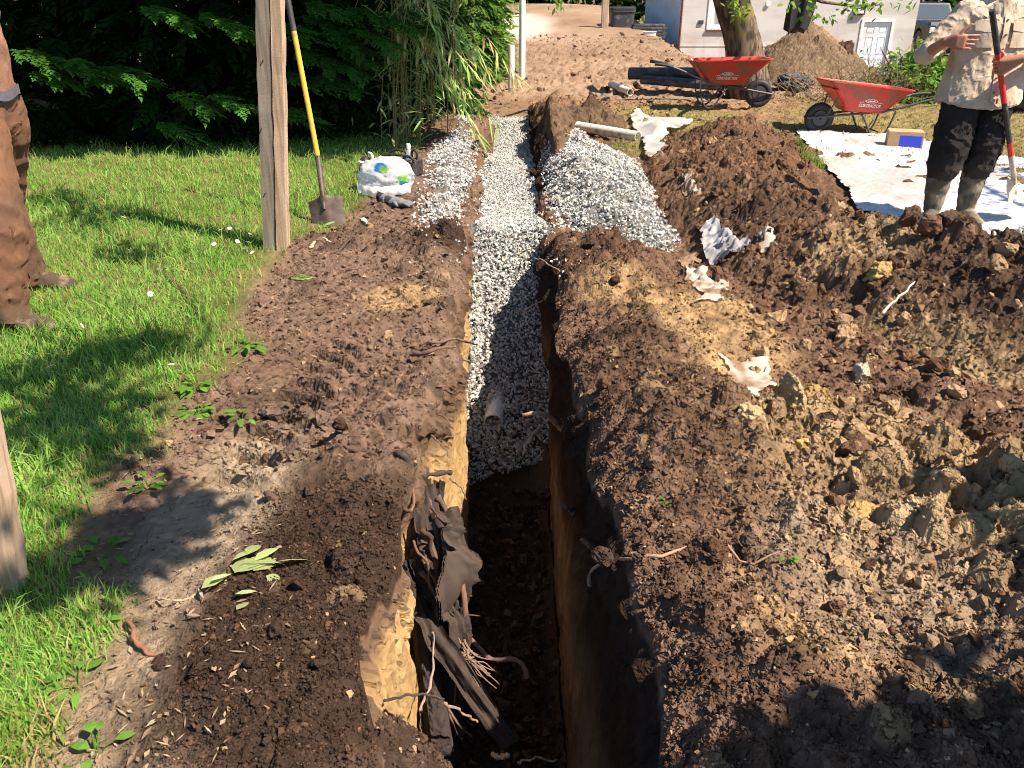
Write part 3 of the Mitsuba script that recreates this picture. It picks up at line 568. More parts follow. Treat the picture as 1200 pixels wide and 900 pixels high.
# ---------------------------------------------------------------- crushed gravel
GV = [chip(300 + i, 8, (1, .8, .62)) for i in range(18)]
def stones(x, y, z, smin, smax, seed, shade=1.0):
    r = np.random.default_rng(seed); n = len(x)
    s = smin * .75 + (smax * 1.15 - smin * .75) * r.random(n) ** 1.7
    g = .30 + .24 * r.random(n) ** .9; g = np.where(r.random(n) < .035, .13 + .1 * r.random(n), g) * shade
    c = g[:, None] * (np.array([.97, 1.0, .97]) + r.normal(size=(n, 3)) * .03); c = np.where((r.random(n) < .12)[:, None], c * [1.0, .86, .70], c)
    return batch(GV, np.stack([x, y, z], 1), s, rand_rot(n, r), c, r)
def gravel_bed():
    r = np.random.default_rng(51); y = 3.95 + (12.7 - 3.95) * r.random(24000) ** 1.2; u = r.random(len(y))
    a, b = rim_left(y) + .03, rim_right(y) - .02
    x = a + (b - a) * u
    ye = y - .30 * (u - .42) * ss(6, 4.4, y) + .22 * fb(x, y, .25, 3, 57) * ss(6, 4.6, y); zt = bed_z(ye) + .04 * (np.abs(u - .5) * 2) ** 2 + .035 * fb(x, y, .25, 3, 52)
    k = (zt > -1.02) & (y < 12.6 - .5 * r.random(len(y)))
    top = stones(x[k], y[k], zt[k] + .006 * r.normal(size=k.sum()), .0105, .0190, 53)
    ys = np.linspace(4.1, 12.25, 160); us = np.linspace(0, 1, 20); Y, U = np.meshgrid(ys, us, indexing='ij')
    A, B = rim_left(Y) - .01, rim_right(Y) + .01; Xs = A + (B - A) * U
    Z = bed_z(Y - .30 * (U - .42) * ss(6, 4.4, Y)) - .02 * ss(6, 5, Y) - .11 * ss(5.0, 4.3, Y) + .04 * (np.abs(U - .5) * 2) ** 2 - .022 + .035 * fb(Xs, Y, .25, 3, 52)
    under = (np.stack([Xs, Y, Z], -1).reshape(-1, 3), grid_faces(160, 20), np.array([.10, .097, .09]))
    return cat([top, under])
put('gravel_bed', gravel_bed(), 'stone'); tag('gravel_bed', 'bed of pale crushed gravel filling the far length of the trench', 'gravel', kind='stuff')
def gravel_heap(key, outline, peak, hmax, n, seed, hole=0.0, smax=.0195):
    P = shapely.Polygon(outline); r = np.random.default_rng(seed); x0, y0, x1, y1 = P.bounds
    x = x0 + (x1 - x0) * r.random(n * 3); y = y0 + (y1 - y0) * r.random(n * 3)
    ring = np.array(P.exterior.segmentize(.04).coords); T0 = cKDTree(ring)
    def h(x, y):
        d = T0.query(np.stack([np.ravel(x), np.ravel(y)], 1))[0].reshape(np.shape(x)); ins = shapely.contains_xy(P, np.ravel(x), np.ravel(y)).reshape(np.shape(x))
        e = np.hypot((x - peak[0]) / peak[2], (y - peak[1]) / peak[3])
        return np.where(ins, hmax * ss(0, .35, d) * (.35 + .65 * np.exp(-e * e)) + .02 * ss(0, .1, d), -d)
    hh = h(x, y); k = hh > -.10 * r.random(len(x)) ** 3
    if hole: k &= fb(x, y, .35, 3, seed + 4) + .5 > hole * (1 - .5 * ss(.05, .2, hh))
    x, y, hh = x[k][:n], y[k][:n], hh[k][:n]
    zt = gz(x, y) + np.maximum(hh, 0)
    top = stones(x, y, zt + .004, .0105, smax, seed + 1, 1.08)
    X, Y = np.meshgrid(np.arange(x0, x1, .03), np.arange(y0, y1, .03)); H = h(X, Y)
    Z = gz(X, Y) + np.where(H > 0, H - .02, -.05)
    put(key, cat([top, (np.stack([X, Y, Z], -1).reshape(-1, 3), grid_faces(*X.shape), np.array([.12, .115, .105]))]), 'stone')
gravel_heap('gravel_heap', [(0.272, 7.103), (0.349, 8.541), (0.644, 9.333), (1.000, 9.391), (1.251, 8.445), (1.288, 7.103), (1.236, 5.661), (1.042, 5.271), (0.700, 5.481), (0.345, 5.950)], (.88, 6.8, .42, .8), .21, 8500, 60)
tag('gravel_heap', 'white crushed gravel heap right of the trench', 'gravel heap', kind='stuff')
gravel_heap('gravel_heap_001', [(-0.668, 5.851), (-0.747, 6.771), (-0.768, 7.865), (-0.895, 8.791), (-0.748, 10.629), (-0.567, 10.852), (-0.368, 9.055), (-0.362, 7.466), (-0.399, 6.466), (-0.383, 5.851)], (-.6, 8.6, .3, 1.3), .10, 4000, 70, .42)
tag('gravel_heap_001', 'thin strip of white gravel left of the trench behind the plastic bag', 'gravel heap', kind='stuff')
gravel_heap('gravel_heap_002', [(3.168, 5.460), (3.589, 5.802), (4.080, 5.851), (3.624, 4.786), (3.163, 4.619)], (3.6, 5.2, .4, .4), .08, 1800, 75)
tag('gravel_heap_002', 'scatter of grey gravel on the plastic sheet at the right edge', 'gravel heap', kind='stuff')

def stray(n, seed):
    r = np.random.default_rng(seed); y = 4.6 + 5.4 * r.random(n); side = r.random(n) < .5; off = .35 * r.random(n) ** 2
    x = np.where(side, rim_left(y) - off, rim_right(y) + off); return stones(x, y, gz(x, y) + .004, .008, .017, seed + 1)
put('gravel_heap_003', stray(520, 61), 'stone'); tag('gravel_heap_003', 'stray gravel stones scattered on the soil along both trench edges', 'gravel', kind='stuff')

# ---------------------------------------------------------------- grass
def grass(x, y, hmin, hmax, wid, seed, colA, colB, dry=.13, lean=.5, zf=None):
    r = np.random.default_rng(seed); n = len(x)
    z = (gz(x, y) if zf is None else zf) - .006
    hgt = hmin + (hmax - hmin) * r.random(n) ** 1.6
    a = r.random(n) * 6.283; dv = np.stack([np.cos(a), np.sin(a), 0 * a], 1); b = r.random(n) * 6.283
    ln = lean * (.3 + r.random(n)); side = np.stack([np.cos(b), np.sin(b), 0 * b], 1) * (wid * (.6 + .8 * r.random(n)) * (1 + .06 * y))[:, None] / 2
    p0 = np.stack([x, y, z], 1); up = np.array([0, 0, 1.0])
    p1 = p0 + up * (hgt * .55)[:, None] + dv * (hgt * ln * .3)[:, None]; p2 = p0 + up * (hgt * (1 - .25 * ln))[:, None] + dv * (hgt * ln)[:, None]
    v = np.stack([p0 - side, p0 + side, p1 - side * .8, p1 + side * .8, p2], 1).reshape(-1, 3)
    f = (np.array([[0, 1, 3], [0, 3, 2], [2, 3, 4]])[None] + (np.arange(n) * 5)[:, None, None]).reshape(-1, 3)
    c = lerp(colA, colB, clip01(r.random(n) * .8 + .9 * fb(x, y, .35, 3, seed + 1)))
    c = np.where((r.random(n) < dry)[:, None], np.array([.42, .34, .16]) * (.7 + .5 * r.random((n, 1))), c)
    return v, f, np.repeat(c, 5, 0)
def lawn_points(n, seed, y0=.9, y1=11.5):
    r = np.random.default_rng(seed); y = y0 * (y1 / y0) ** r.random(n); w = .66 * (.906 * y + .64) + .3
    x = -w + (w - .7) * r.random(n); d = lawn_d(x, y)
    edge = ss(-.04, .22, d + .30 * fb(x, y, .16, 3, seed + 3)); k = r.random(n) < edge * (.42 + .58 * ss(.32, .55, fb(x, y, .5, 3, seed + 2) + .5 + .25 * ss(.3, .8, d)))
    return x[k], y[k], d[k]
x, y, d = lawn_points(165000, 81)
tall = clip01(.55 + 1.5 * fb(x, y, .45, 3, 88))
g1 = grass(x, y, .025, .075, .0042, 82, (.15, .37, .05), (.38, .56, .15))
x2, y2, d2 = lawn_points(30000, 83); k = (d2 > .18) & (fb(x2, y2, .5, 3, 88) > -.02); x2, y2 = x2[k], y2[k]
g2 = grass(x2, y2, .06, .16, .0055, 84, (.14, .33, .05), (.38, .54, .15), .05, .7)
put('lawn', cat([g1, g2]), 'grass_blade'); tag('lawn', 'bright green uncut grass left of the trench', 'grass', kind='stuff')
r = np.random.default_rng(85); n = 26000
y = 7.5 * (15 / 7.5) ** r.random(n); x = 1.2 + 9 * r.random(n)
k = ((y > 8.6) & (y < 13.6) & (x < 4.8) & (fb(x, y, 1.2, 3, 14) > -.08) | (x > 4.2)); x, y = x[k], y[k]
put('dry_grass', grass(x, y, .02, .055, .006, 86, (.17, .20, .05), (.32, .30, .11), .45), 'grass_blade'); tag('dry_grass', 'thin dry grass round the two wheelbarrows', 'grass', kind='stuff')
r = np.random.default_rng(87)
def tuft(cx, cy, rad, n, seed, hm=.12):
    r = np.random.default_rng(seed); a, q = r.random(n) * 6.28, rad * r.random(n) ** .7
    x, y = cx + q * np.cos(a), cy + q * np.sin(a); return grass(x, y, hm * .4, hm, .006, seed + 1, (.14, .25, .04), (.30, .38, .09), .25, .8, top_z(x, y)[0])
for i, (c, rad, n, hm, t) in enumerate(((((2.956, 8.304)), .16, 500, .14, 'grass tuft growing at the right edge of the heap beside the plastic sheet'), ((6.366, 15.560), .0, 1, .1, ''),
        ((1.163, 9.164), .22, 350, .06, 'grass patch between the perforated pipe and the gravel heap'), ((2.854, 11.164), .06, 90, .16, 'grass sprig on top of the soil heap below the left wheelbarrow'),
        ((-0.701, 12.808), .35, 500, .07, 'short yellowish grass at the far left edge of the trench'), ((-1.092, 1.293), .12, 260, .10, 'grass tuft in the bottom left corner of the picture'))):
    if t: put(nm('grass_tuft', i), tuft(*c, rad, n, 700 + i, hm), 'grass_blade'); tag(nm('grass_tuft', i), t, 'grass tuft', kind='stuff' if 'patch' in t else None)
# daisies
DA = [(-5.166, 9.220), (-5.007, 9.164), (-4.570, 9.164), (-4.970, 8.740), (-1.977, 5.481), (-1.893, 5.417), (-1.750, 5.113), (-1.673, 5.018), (-1.737, 5.353), (-1.604, 4.926), (-1.914, 4.752), (-2.040, 4.571), (-1.881, 4.057), (-2.165, 3.755), (-2.046, 3.644), (-1.474, 3.244), (-1.701, 5.191), (-1.916, 5.152), (-2.773, 5.802), (-1.944, 3.157)]
for i, (x, y) in enumerate(DA):
    r = np.random.default_rng(900 + i); z = float(gz(np.array([x]), np.array([y]))[0]); h = .07 + .04 * r.random(); R = .014 + .003 * y / 3
    key = nm('daisy', i); a = np.arange(12) * 2 * np.pi / 12; b = np.tile([[x, y, z + h]], (12, 1))
    tilt = rotx(.5 * r.normal()) @ roty(.5 * r.normal()); d = np.stack([np.cos(a), np.sin(a), .15 + 0 * a], 1) @ tilt.T
    v, f, kk = leaves(b, unit(d), np.tile(tilt @ [0, 0, 1.0], (12, 1)), np.full(12, R), np.full(12, R * .55), .1)
    put(key + '__petals', (v, f), 'leaf', color=(.80, .79, .76))
    put(key + '__flower_centre', xf((CH[0][0] * R * .30, CH[0][1]), None, (x, y, z + h + .002)), 'cloth', color=(.65, .42, .03))
    put(key + '__stem', tube([(x + .01, y, z - .01), (x, y, z + h)], .0012, 4), 'leaf', color=(.14, .25, .05))
    tag(key, 'small white daisy flowering in the lawn', 'flower', 'daisies in the lawn')
# broad-leaved weeds
def weed(key, x, y, n, L, seed, label, col=(.13, .26, .045), up=.35, zz=None):
    r = np.random.default_rng(seed); z = float(top_z(np.array([x]), np.array([y]))[0][0]) if zz is None else zz
    a = r.random(n) * 6.28; el = up * (.4 + r.random(n)); d = unit(np.stack([np.cos(a), np.sin(a), el], 1))
    b = np.array([x, y, z + .01]) + np.stack([np.cos(a), np.sin(a), 1.2 * el], 1) * (L * .9 * r.random(n) ** .6)[:, None]
    v, f, k = leaves(b, d, np.tile([0, 0, 1.0], (n, 1)), L * (.6 + .6 * r.random(n)), L * (.30 + .22 * r.random(n)), .25, .45, 2)
    put(key + '__foliage', (v, f), 'leaf', color=np.repeat(np.array(col) * (.75 + .5 * r.random((n, 1))), k, 0))
    st = [tube([(x, y, z - .01), tuple((np.array([x, y, z]) + q) / 2 + [0, 0, .005]), tuple(q)], .0016, 4) for q in b[: n // 2]]
    put(key + '__stem', join(*st), 'leaf', color=np.array(col) * .8); tag(key, label, 'weed')
for i, (c, n, L, t) in enumerate((((-1.267, 3.602), 16, .07, 'broad leaved weed at the lawn edge left of the tan soil patch'), ((-1.351, 3.149), 22, .06, 'spreading weed at the lawn edge above the tread marks'), ((-1.249, 2.896), 26, .06, 'low pale green weed below the spreading weed at the lawn edge'),
        ((-1.037, 2.789), 9, .06, 'small lone weed on bare mud right of the lawn edge'), ((-1.224, 2.351), 13, .05, 'dark green weed in the shaded patch of mud'), ((-1.238, 2.020), 10, .06, 'broad leaved weed in deep shade right of the near post'),
        ((-1.104, 1.677), 7, .05, 'round leaved weed right of the grass near the bottom left'), ((-1.056, 1.492), 8, .055, 'weed with broad leaves at the lowest lawn edge'), ((-1.285, 4.701), 6, .05, 'little weed in front of the far wooden post'),
        ((-0.899, 3.479), 5, .05, 'bright weed on the mud, right of the lawn edge weeds'), ((-0.903, 1.270), 8, .06, 'thin yellow green weed at the bottom edge on bare mud'), ((0.453, 2.041), 7, .02, 'tiny pale green seedling on the right trench edge'), ((0.718, 1.736), 8, .02, 'tiny bright green seedling on the pale path at right'),
        ((-0.994, 3.200), 4, .04, 'tiny green sprout on mud above the tread marks'))):
    weed(nm('weed', i), *c, n, L, 820 + i, t)

# ---------------------------------------------------------------- the house at the back
def cbox(x0, x1, y0, y1, z0, z1): return box(x1 - x0, y1 - y0, z1 - z0, ((x0 + x1) / 2, (y0 + y1) / 2, (z0 + z1) / 2))
HR = rotz(math.radians(-2.0)); HO = np.array([5.62, 29.6, -1.28])     # front left corner of the house; local x along the front, y into it
def hp(m): return xf(m, HR, HO)
W_, D_, Hh = 7.62, 11.0, 4.4
# door and window openings of the front: (x0, x1, z0, z1)
DOOR = (5.95, 6.85, .10, 2.13); WIN = (.95, 1.75, 1.98, 3.35)
pieces = [cbox(0, WIN[0], 0, .2, 0, Hh), cbox(WIN[0], WIN[1], 0, .2, 0, WIN[2]), cbox(WIN[0], WIN[1], 0, .2, WIN[3], Hh), cbox(WIN[1], DOOR[0], 0, .2, 0, Hh),
          cbox(DOOR[0], DOOR[1], 0, .2, DOOR[3], Hh), cbox(DOOR[0], DOOR[1], 0, .2, 0, DOOR[2]), cbox(DOOR[1], W_, 0, .2, 0, Hh)]
put('pale_house__front_wall', hp(join(*pieces)), 'house_paint')
put('pale_house__side_wall', hp(join(cbox(0, .2, .2, D_, 0, Hh), cbox(W_ - .2, W_, .2, D_, 0, Hh), cbox(.2, W_ - .2, D_ - .2, D_, 0, Hh))), 'house_paint')
put('pale_house__floor', hp(cbox(.2, W_ - .2, .2, D_ - .2, .0, .08)), 'dark_inside')
put('pale_house__skirting', hp(join(cbox(.0, 3.2, -.02, 0, 1.38, 1.41), cbox(-.02, 0, -.02, D_, 1.38, 1.41))), 'house_paint')
rf = trimesh.creation.extrude_polygon(shapely.Polygon([(-.5, 4.4), (W_ / 2, 6.6), (W_ + .5, 4.4), (W_ + .5, 4.55), (W_ / 2, 6.8), (-.5, 4.55)]), D_ + .8, engine='earcut')
v = np.array(rf.vertices); v = np.stack([v[:, 0], v[:, 2] - .4, v[:, 1]], 1); put('pale_house__roof', hp((v, np.array(rf.faces)[:, ::-1])), 'steel_dark')
x0, x1, z0, z1 = DOOR
put('pale_house__door_frame', hp(join(cbox(x0 - .09, x0, -.03, .1, z0 - .02, z1 + .09), cbox(x1, x1 + .09, -.03, .1, z0 - .02, z1 + .09), cbox(x0, x1, -.03, .1, z1, z1 + .09))), 'trim_white')
dw = [cbox(x0 + .01, x1 - .01, .055, .085, z0, z1 - .005)]
xs = [(x0 + .01, x0 + .12), (x0 + .38, x1 - .38), (x1 - .12, x1 - .01)]; zs = [(z0, z0 + .22), (z0 + .88, z0 + 1.02), (z0 + 1.56, z0 + 1.68), (z1 - .14, z1 - .005)]
dw += [cbox(a, b, .03, .055, z0, z1 - .005) for a, b in xs] + [cbox(p, q, .03, .055, a, b) for a, b in zs for p, q in ((xs[0][1], xs[1][0]), (xs[1][1], xs[2][0]))]
put('pale_house__door', hp(join(*dw)), 'door_paint'); tag('pale_house__door', 'pale blue-white six panel door')
k = 0
for (p, q) in ((xs[0][1], xs[1][0]), (xs[1][1], xs[2][0])):
    for (a, b) in ((zs[0][1], zs[1][0]), (zs[1][1], zs[2][0]), (zs[2][1], zs[3][0])):
        put('pale_house__door__' + nm('panel', k), hp(box(q - p - .05, .02, b - a - .05, ((p + q) / 2, .046, (a + b) / 2), .008)), 'door_paint'); k += 1
put('pale_house__door__handle', hp(join(tube([(x0 + .07, .03, z0 + .95), (x0 + .07, -.02, z0 + .95), (x0 + .15, -.025, z0 + .95)], .016, 8), tube([(x0 + .07, .03, z0 + 1.15), (x0 + .07, .0, z0 + 1.15)], .028, 10))), 'steel_dark')
x0, x1, z0, z1 = WIN
put('pale_house__window', hp(join(cbox(x0 + .02, x0 + .08, .02, .12, z0, z1), cbox(x1 - .08, x1 - .02, .02, .12, z0, z1), cbox(x0 + .08, x1 - .08, .02, .12, z0, z0 + .07), cbox(x0 + .08, x1 - .08, .02, .12, z1 - .07, z1), cbox((x0 + x1) / 2 - .03, (x0 + x1) / 2 + .03, .03, .11, z0 + .07, z1 - .07))), 'trim_white')
put('pale_house__window__frame', hp(join(cbox(x0 - .13, x0 + .02, -.03, .0, z0 - .10, z1 + .1), cbox(x1 - .02, x1 + .13, -.03, .0, z0 - .10, z1 + .1), cbox(x0 + .02, x1 - .02, -.03, .0, z0 - .10, z0), cbox(x0 + .02, x1 - .02, -.03, .0, z1, z1 + .1))), 'trim_white')
put('pale_house__window__sill', hp(cbox(x0 - .15, x1 + .15, -.06, -.031, z0 - .15, z0 - .085)), 'maroon')
put('pale_house__window__pane', hp(cbox(x0 + .08, (x0 + x1) / 2 - .03, .065, .069, z0 + .07, z1 - .07)), 'glass_pane')
put('pale_house__window__pane_001', hp(cbox((x0 + x1) / 2 + .03, x1 - .08, .065, .069, z0 + .07, z1 - .07)), 'glass_pane')
put('pale_house__curtain', hp(cbox(x0, x1, .16, .175, z0, z1)), 'trim_white')
put('pale_house__wall_lamp', hp(join(box(.36, .10, .24, (5.72, -.05, 2.45), .02))), 'steel_dark')
put('pale_house__wall_lamp__lens', hp(box(.24, .02, .13, (5.72, -.108, 2.45), .006)), 'trim_white')
put('pale_house__downpipe', hp(join(tube([(-.045, -.045, .1), (-.045, -.045, 4.2)], .035, 10))), 'maroon')
put('pale_house__vent', hp(join(box(.16, .05, .12, (.62, -.025, 2.12), .01))), 'steel_dark')
put('pale_house__vent_001', hp(join(tube([(2.75, 0, 2.66), (2.75, -.06, 2.66)], .07, 12))), 'trim_white')
tag('pale_house', 'pale painted house with a white panelled door behind the soil mounds', 'house')

# shed, bin and old post in the shade beside the house
put('timber_post', box(.22, .22, 1.45, (2.98, 28.8, 1.05), .02), 'wood_tan'); tag('timber_post', 'short square timber post standing in the shade left of the pale house', 'post')
bw = loft([(3.6, 29.5, .2, .30, .30), (3.6, 29.5, .25, .33, .33), (3.6, 29.5, 1.12, .40, .40), (3.6, 29.5, 1.15, .43, .43), (3.6, 29.5, 1.21, .43, .43)], 24, 5.)
put('waste_bin__body', bw, 'black_pipe'); put('waste_bin__lid', loft([(3.6, 29.5, 1.211, .44, .44), (3.6, 29.5, 1.26, .44, .44), (3.6, 29.5, 1.31, .36, .36)], 24, 5.), 'rubber'); tag('waste_bin', 'black lidded bin in the shade right of the short timber post', 'bin')
put('board_stack', join(*[box(1.0 + .1 * (i % 2), .5, .07, (4.45, 29.0 + .03 * i, .42 + .085 * i), .006) for i in range(5)]), 'black_pipe'); tag('board_stack', 'dark stack of boards against the side of the pale house', 'board stack')
put('plastic_tub', loft([(4.2, 27.2, .44, .16, .12), (4.2, 27.2, .62, .2, .15), (4.2, 27.2, .63, .22, .17)], 20, 4.), 'pvc_clean'); tag('plastic_tub', 'small pale tub on the ground in front of the shaded corner of the house', 'tub')

# ---------------------------------------------------------------- parked pickups
def pickup(key, loc, rz, paint, back=False):
    P = [(-2.6, .45), (-2.6, .95), (-2.5, 1.08), (-.55, 1.10), (-.50, 1.12), (-.1, 1.72), (.0, 1.78), (1.15, 1.78), (1.3, 1.70), (1.38, 1.12), (2.6, 1.12), (2.6, .45)]
    R = rotz(rz); at = lambda m: xf(m, R, loc)
    def prism(poly, w, y=0):
        m = trimesh.creation.extrude_polygon(shapely.Polygon(poly), w, engine='earcut'); v = np.array(m.vertices)
        return np.stack([v[:, 0], v[:, 2] - w / 2 + y, v[:, 1]], 1), np.array(m.faces)[:, ::-1]
    body = manifold3d.Manifold.hull_points(np.array([[a, b, c] for a, w in ((-2.6, .84), (-2.4, .93)) for b in (-w, w) for c in (.45, .95)] + [[-.55, s * .93, 1.10] for s in (-1, 1)] + [[-.55, s * .93, .45] for s in (-1, 1)] + [[-2.5, s * .82, 1.07] for s in (-1, 1)], np.float32))
    bed = manifold3d.Manifold.cube([1.85, 1.86, .68]).translate([1.35 - .6, -.93, .45]).translate([0, 0, 0]) - manifold3d.Manifold.cube([1.1, 1.6, .6]).translate([1.42, -.8, .62])
    mid = manifold3d.Manifold.cube([2.0, 1.86, .66]).translate([-.6, -.93, .45])
    cab = manifold3d.Manifold.hull_points(np.array([[-.5, s * .88, 1.105] for s in (-1, 1)] + [[-.02, s * .74, 1.74] for s in (-1, 1)] + [[1.15, s * .74, 1.74] for s in (-1, 1)] + [[1.36, s * .88, 1.105] for s in (-1, 1)] + [[.6, s * .70, 1.79] for s in (-1, 1)], np.float32))
    m = body + bed + mid + cab
    for x in (-1.7, 1.75): m = m - manifold3d.Manifold.cylinder(2.2, .43, .43, 28, True).rotate([90, 0, 0]).translate([x, 0, .42])
    q = m.to_mesh(); put(key + '__body', at((np.array(q.vert_properties[:, :3], float), np.array(q.tri_verts))), paint)
    ws = np.array([[-.475, -.78, 1.14], [-.475, .78, 1.14], [-.06, .68, 1.68], [-.06, -.68, 1.68]]) + [-.012, 0, .008]
    put(key + '__windscreen', at((np.vstack([ws, ws + [.008, 0, 0]]), np.array([[0, 2, 1], [0, 3, 2], [4, 5, 6], [4, 6, 7]]))), 'windscreen')
    k = 0
    for s in (-1, 1):
        sw = np.array([[-.28, s * .893, 1.15], [.55, s * .893, 1.15], [.55, s * .775, 1.66], [.02, s * .775, 1.66]]) + [0, s * .004, 0]
        put(key + '__' + nm('side_window', k), at((np.vstack([sw, sw - [0, s * .003, 0]]), np.array([[0, 1, 2], [0, 2, 3], [4, 6, 5], [4, 7, 6]]))), 'windscreen'); k += 1
    bars = [box(.03, 1.30, .035, (-2.625, 0, .62 + .075 * i), .006) for i in range(5)] + [box(.03, .03, .34, (-2.63, -.5 + .25 * i, .77), .004) for i in range(5)]
    put(key + '__grille', at(join(*bars)), 'chrome')
    put(key + '__grille_backing', at(box(.02, 1.34, .36, (-2.605, 0, .77))), 'dark_inside')
    for i, s in enumerate((-1, 1)): put(key + '__' + nm('headlight', i), at(box(.04, .26, .22, (-2.60, s * .72, .78), .02)), 'lens')
    put(key + '__bumper', at(box(.16, 1.85, .16, (-2.68, 0, .48), .04)), 'chrome'); put(key + '__' + 'rear_bumper', at(box(.14, 1.8, .16, (2.67, 0, .5), .04)), 'chrome')
    for i, s in enumerate((-1, 1)): put(key + '__' + nm('tail_light', i), at(box(.03, .14, .38, (2.61, s * .84, .88), .01)), 'red_lens')
    k = 0
    for x in (-1.7, 1.75):
        for s in (-1, 1):
            w = nm('wheel', k); k += 1
            c = trimesh.creation.annulus(.20, .37, .22, sections=28); put(key + '__' + w, at(xf((np.array(c.vertices), np.array(c.faces)), rotx(math.pi / 2), (x, s * .80, .37))), 'rubber')
            c = trimesh.creation.cylinder(.198, .16, sections=24); put(key + '__' + w + '__rim', at(xf((np.array(c.vertices), np.array(c.faces)), rotx(math.pi / 2), (x, s * .80, .37))), 'chrome')
scene['black_paint'] = pr(rgb(.012, .013, .017), .25, .5, clearcoat=.8); scene['white_paint'] = pr(rgb(.72, .73, .75), .3, .5, clearcoat=.5)
scene['chrome'] = pr(rgb(.35, .36, .38), .3, .5, .7); scene['lens'] = pr(rgb(.6, .6, .62), .15, .5); scene['red_lens'] = pr(rgb(.5, .02, .02), .2, .5); scene['windscreen'] = pr(rgb(.06, .08, .10), .08, .6)
pickup('pickup_truck', (17.4, 37.5, -.35), math.radians(86), 'black_paint'); tag('pickup_truck', 'black pickup parked nose-on behind the leafy bush', 'pickup truck')
pickup('pickup_truck_001', (21.5, 38.5, -.25), math.radians(-60), 'white_paint'); tag('pickup_truck_001', 'white pickup seen from its tail light end beside the black pickup', 'pickup truck')

# ---------------------------------------------------------------- foliage
def spray(seed, n=7, L=.24):
    """A drooping flat frond of a conifer."""
    r = np.random.default_rng(seed); parts = []
    t = np.linspace(.12, 1, n); ax = np.stack([t * L, .02 * np.sin(t * 5 + seed), -.10 * L * t * t * 2], 1)
    for s in (-1, 1):
        ang = .75 + .15 * r.normal(size=n); d = unit(np.stack([np.cos(ang), s * np.sin(ang), -.25 + .2 * r.normal(size=n)], 1))
        v, f, k = leaves(ax, d, np.tile([0, 0, 1.0], (n, 1)), L * .42 * (1.15 - t) ** .6 * (.8 + .4 * r.random(n)), np.full(n, L * .16), .1)
        parts.append((v, f))
    v, f, k = leaves(ax[-1:], np.array([[1.0, 0, -.3]]), np.array([[0, 0, 1.0]]), [L * .3], [L * .12]); parts.append((v, f))
    return join(*parts)
SPRAYS = [spray(i) for i in range(5)]
def frames(d, up, r, roll=.5):
    """Rotations that take x to d, z roughly to up."""
    d = unit(d); s = unit(np.cross(up, d)); u = np.cross(d, s); a = roll * r.normal(size=len(d)); c, q = np.cos(a)[:, None], np.sin(a)[:, None]
    s, u = s * c + u * q, u * c - s * q
    return np.stack([d, s, u], -1)
def conifer(key, cx, cy, rad, height, n, seed, colA, colB, label, lowz=.05, front=True, ncan=0):
    r = np.random.default_rng(seed); n2 = n
    z = lowz + (height - lowz) * r.random(n2) ** 1.25; a = r.random(n2) * 6.283
    R = rad * (1 - .45 * (z / height) ** 2) * (.78 + .35 * fb(np.cos(a) * 2 + cx, z * 2.2 + np.sin(a) * 2, .8, 3, seed) * 2) * (.55 + .5 * r.random(n2) ** .35)
    d = np.stack([np.cos(a), np.sin(a), -.28 + .3 * r.normal(size=n2)], 1)
    pos = np.stack([cx + R * np.cos(a), cy + R * np.sin(a), base_z(np.array([cx]), np.array([cy]))[0] + z], 1)
    ok = pos[:, 1] < cy + rad * .35 if front else np.ones(n2, bool)
    pos, d = pos[ok], d[ok]
    c = lerp(colA, colB, clip01(r.random(len(pos)) ** 1.3)); sc = 1.0 + 1.1 * r.random(len(pos))
    put(key + '__crown', batch(SPRAYS, pos, sc, frames(d, np.tile([0, 0, 1.0], (len(pos), 1)), r), c, r), 'leaf')
    br = [tube([(cx, cy, zz), (cx + rad * .45 * math.cos(q), cy + rad * .45 * math.sin(q), zz - .02), (cx + rad * .8 * math.cos(q), cy + rad * .8 * math.sin(q), zz - .15)], [.03, .02, .006], 5) for zz, q in zip(np.linspace(.3, height * .9, 26), r.random(26) * 6.28)]
    put(key + '__trunk', join(tube([(cx, cy, -.1), (cx + .03, cy, height * .5), (cx, cy, height)], [.16, .10, .02], 9), *br), 'bark')
    tag(key, label, 'tree')
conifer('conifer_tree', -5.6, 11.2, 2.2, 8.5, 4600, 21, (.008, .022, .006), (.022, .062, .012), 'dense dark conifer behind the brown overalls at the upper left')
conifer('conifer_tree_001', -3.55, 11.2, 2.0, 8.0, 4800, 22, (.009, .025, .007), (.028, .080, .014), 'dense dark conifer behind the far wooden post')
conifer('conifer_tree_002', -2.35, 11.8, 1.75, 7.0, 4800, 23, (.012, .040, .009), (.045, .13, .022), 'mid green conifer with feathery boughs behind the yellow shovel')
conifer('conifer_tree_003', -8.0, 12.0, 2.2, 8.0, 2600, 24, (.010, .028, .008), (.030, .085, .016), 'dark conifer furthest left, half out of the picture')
def overhang(key, n, seed, x0, x1):
    r = np.random.default_rng(seed); z = 2.4 + 3.6 * r.random(n); y = 9.45 - .397 * z + 2.6 * r.random(n) ** 1.3; x = x0 + (x1 - x0) * r.random(n) + .675 * z
    a = r.random(n) * 6.28; c = lerp((.010, .028, .008), (.03, .08, .015), r.random(n))
    put(key, batch(SPRAYS, np.stack([x, y, z], 1), 2.4 + r.random(n), frames(np.stack([np.cos(a), np.sin(a), -.3 + 0 * a], 1), np.tile([0, 0, 1.0], (n, 1)), r), c, r), 'leaf')
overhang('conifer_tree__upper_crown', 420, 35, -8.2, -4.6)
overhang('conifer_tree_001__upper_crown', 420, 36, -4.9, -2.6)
overhang('conifer_tree_002__upper_crown', 200, 37, -2.8, -1.75)
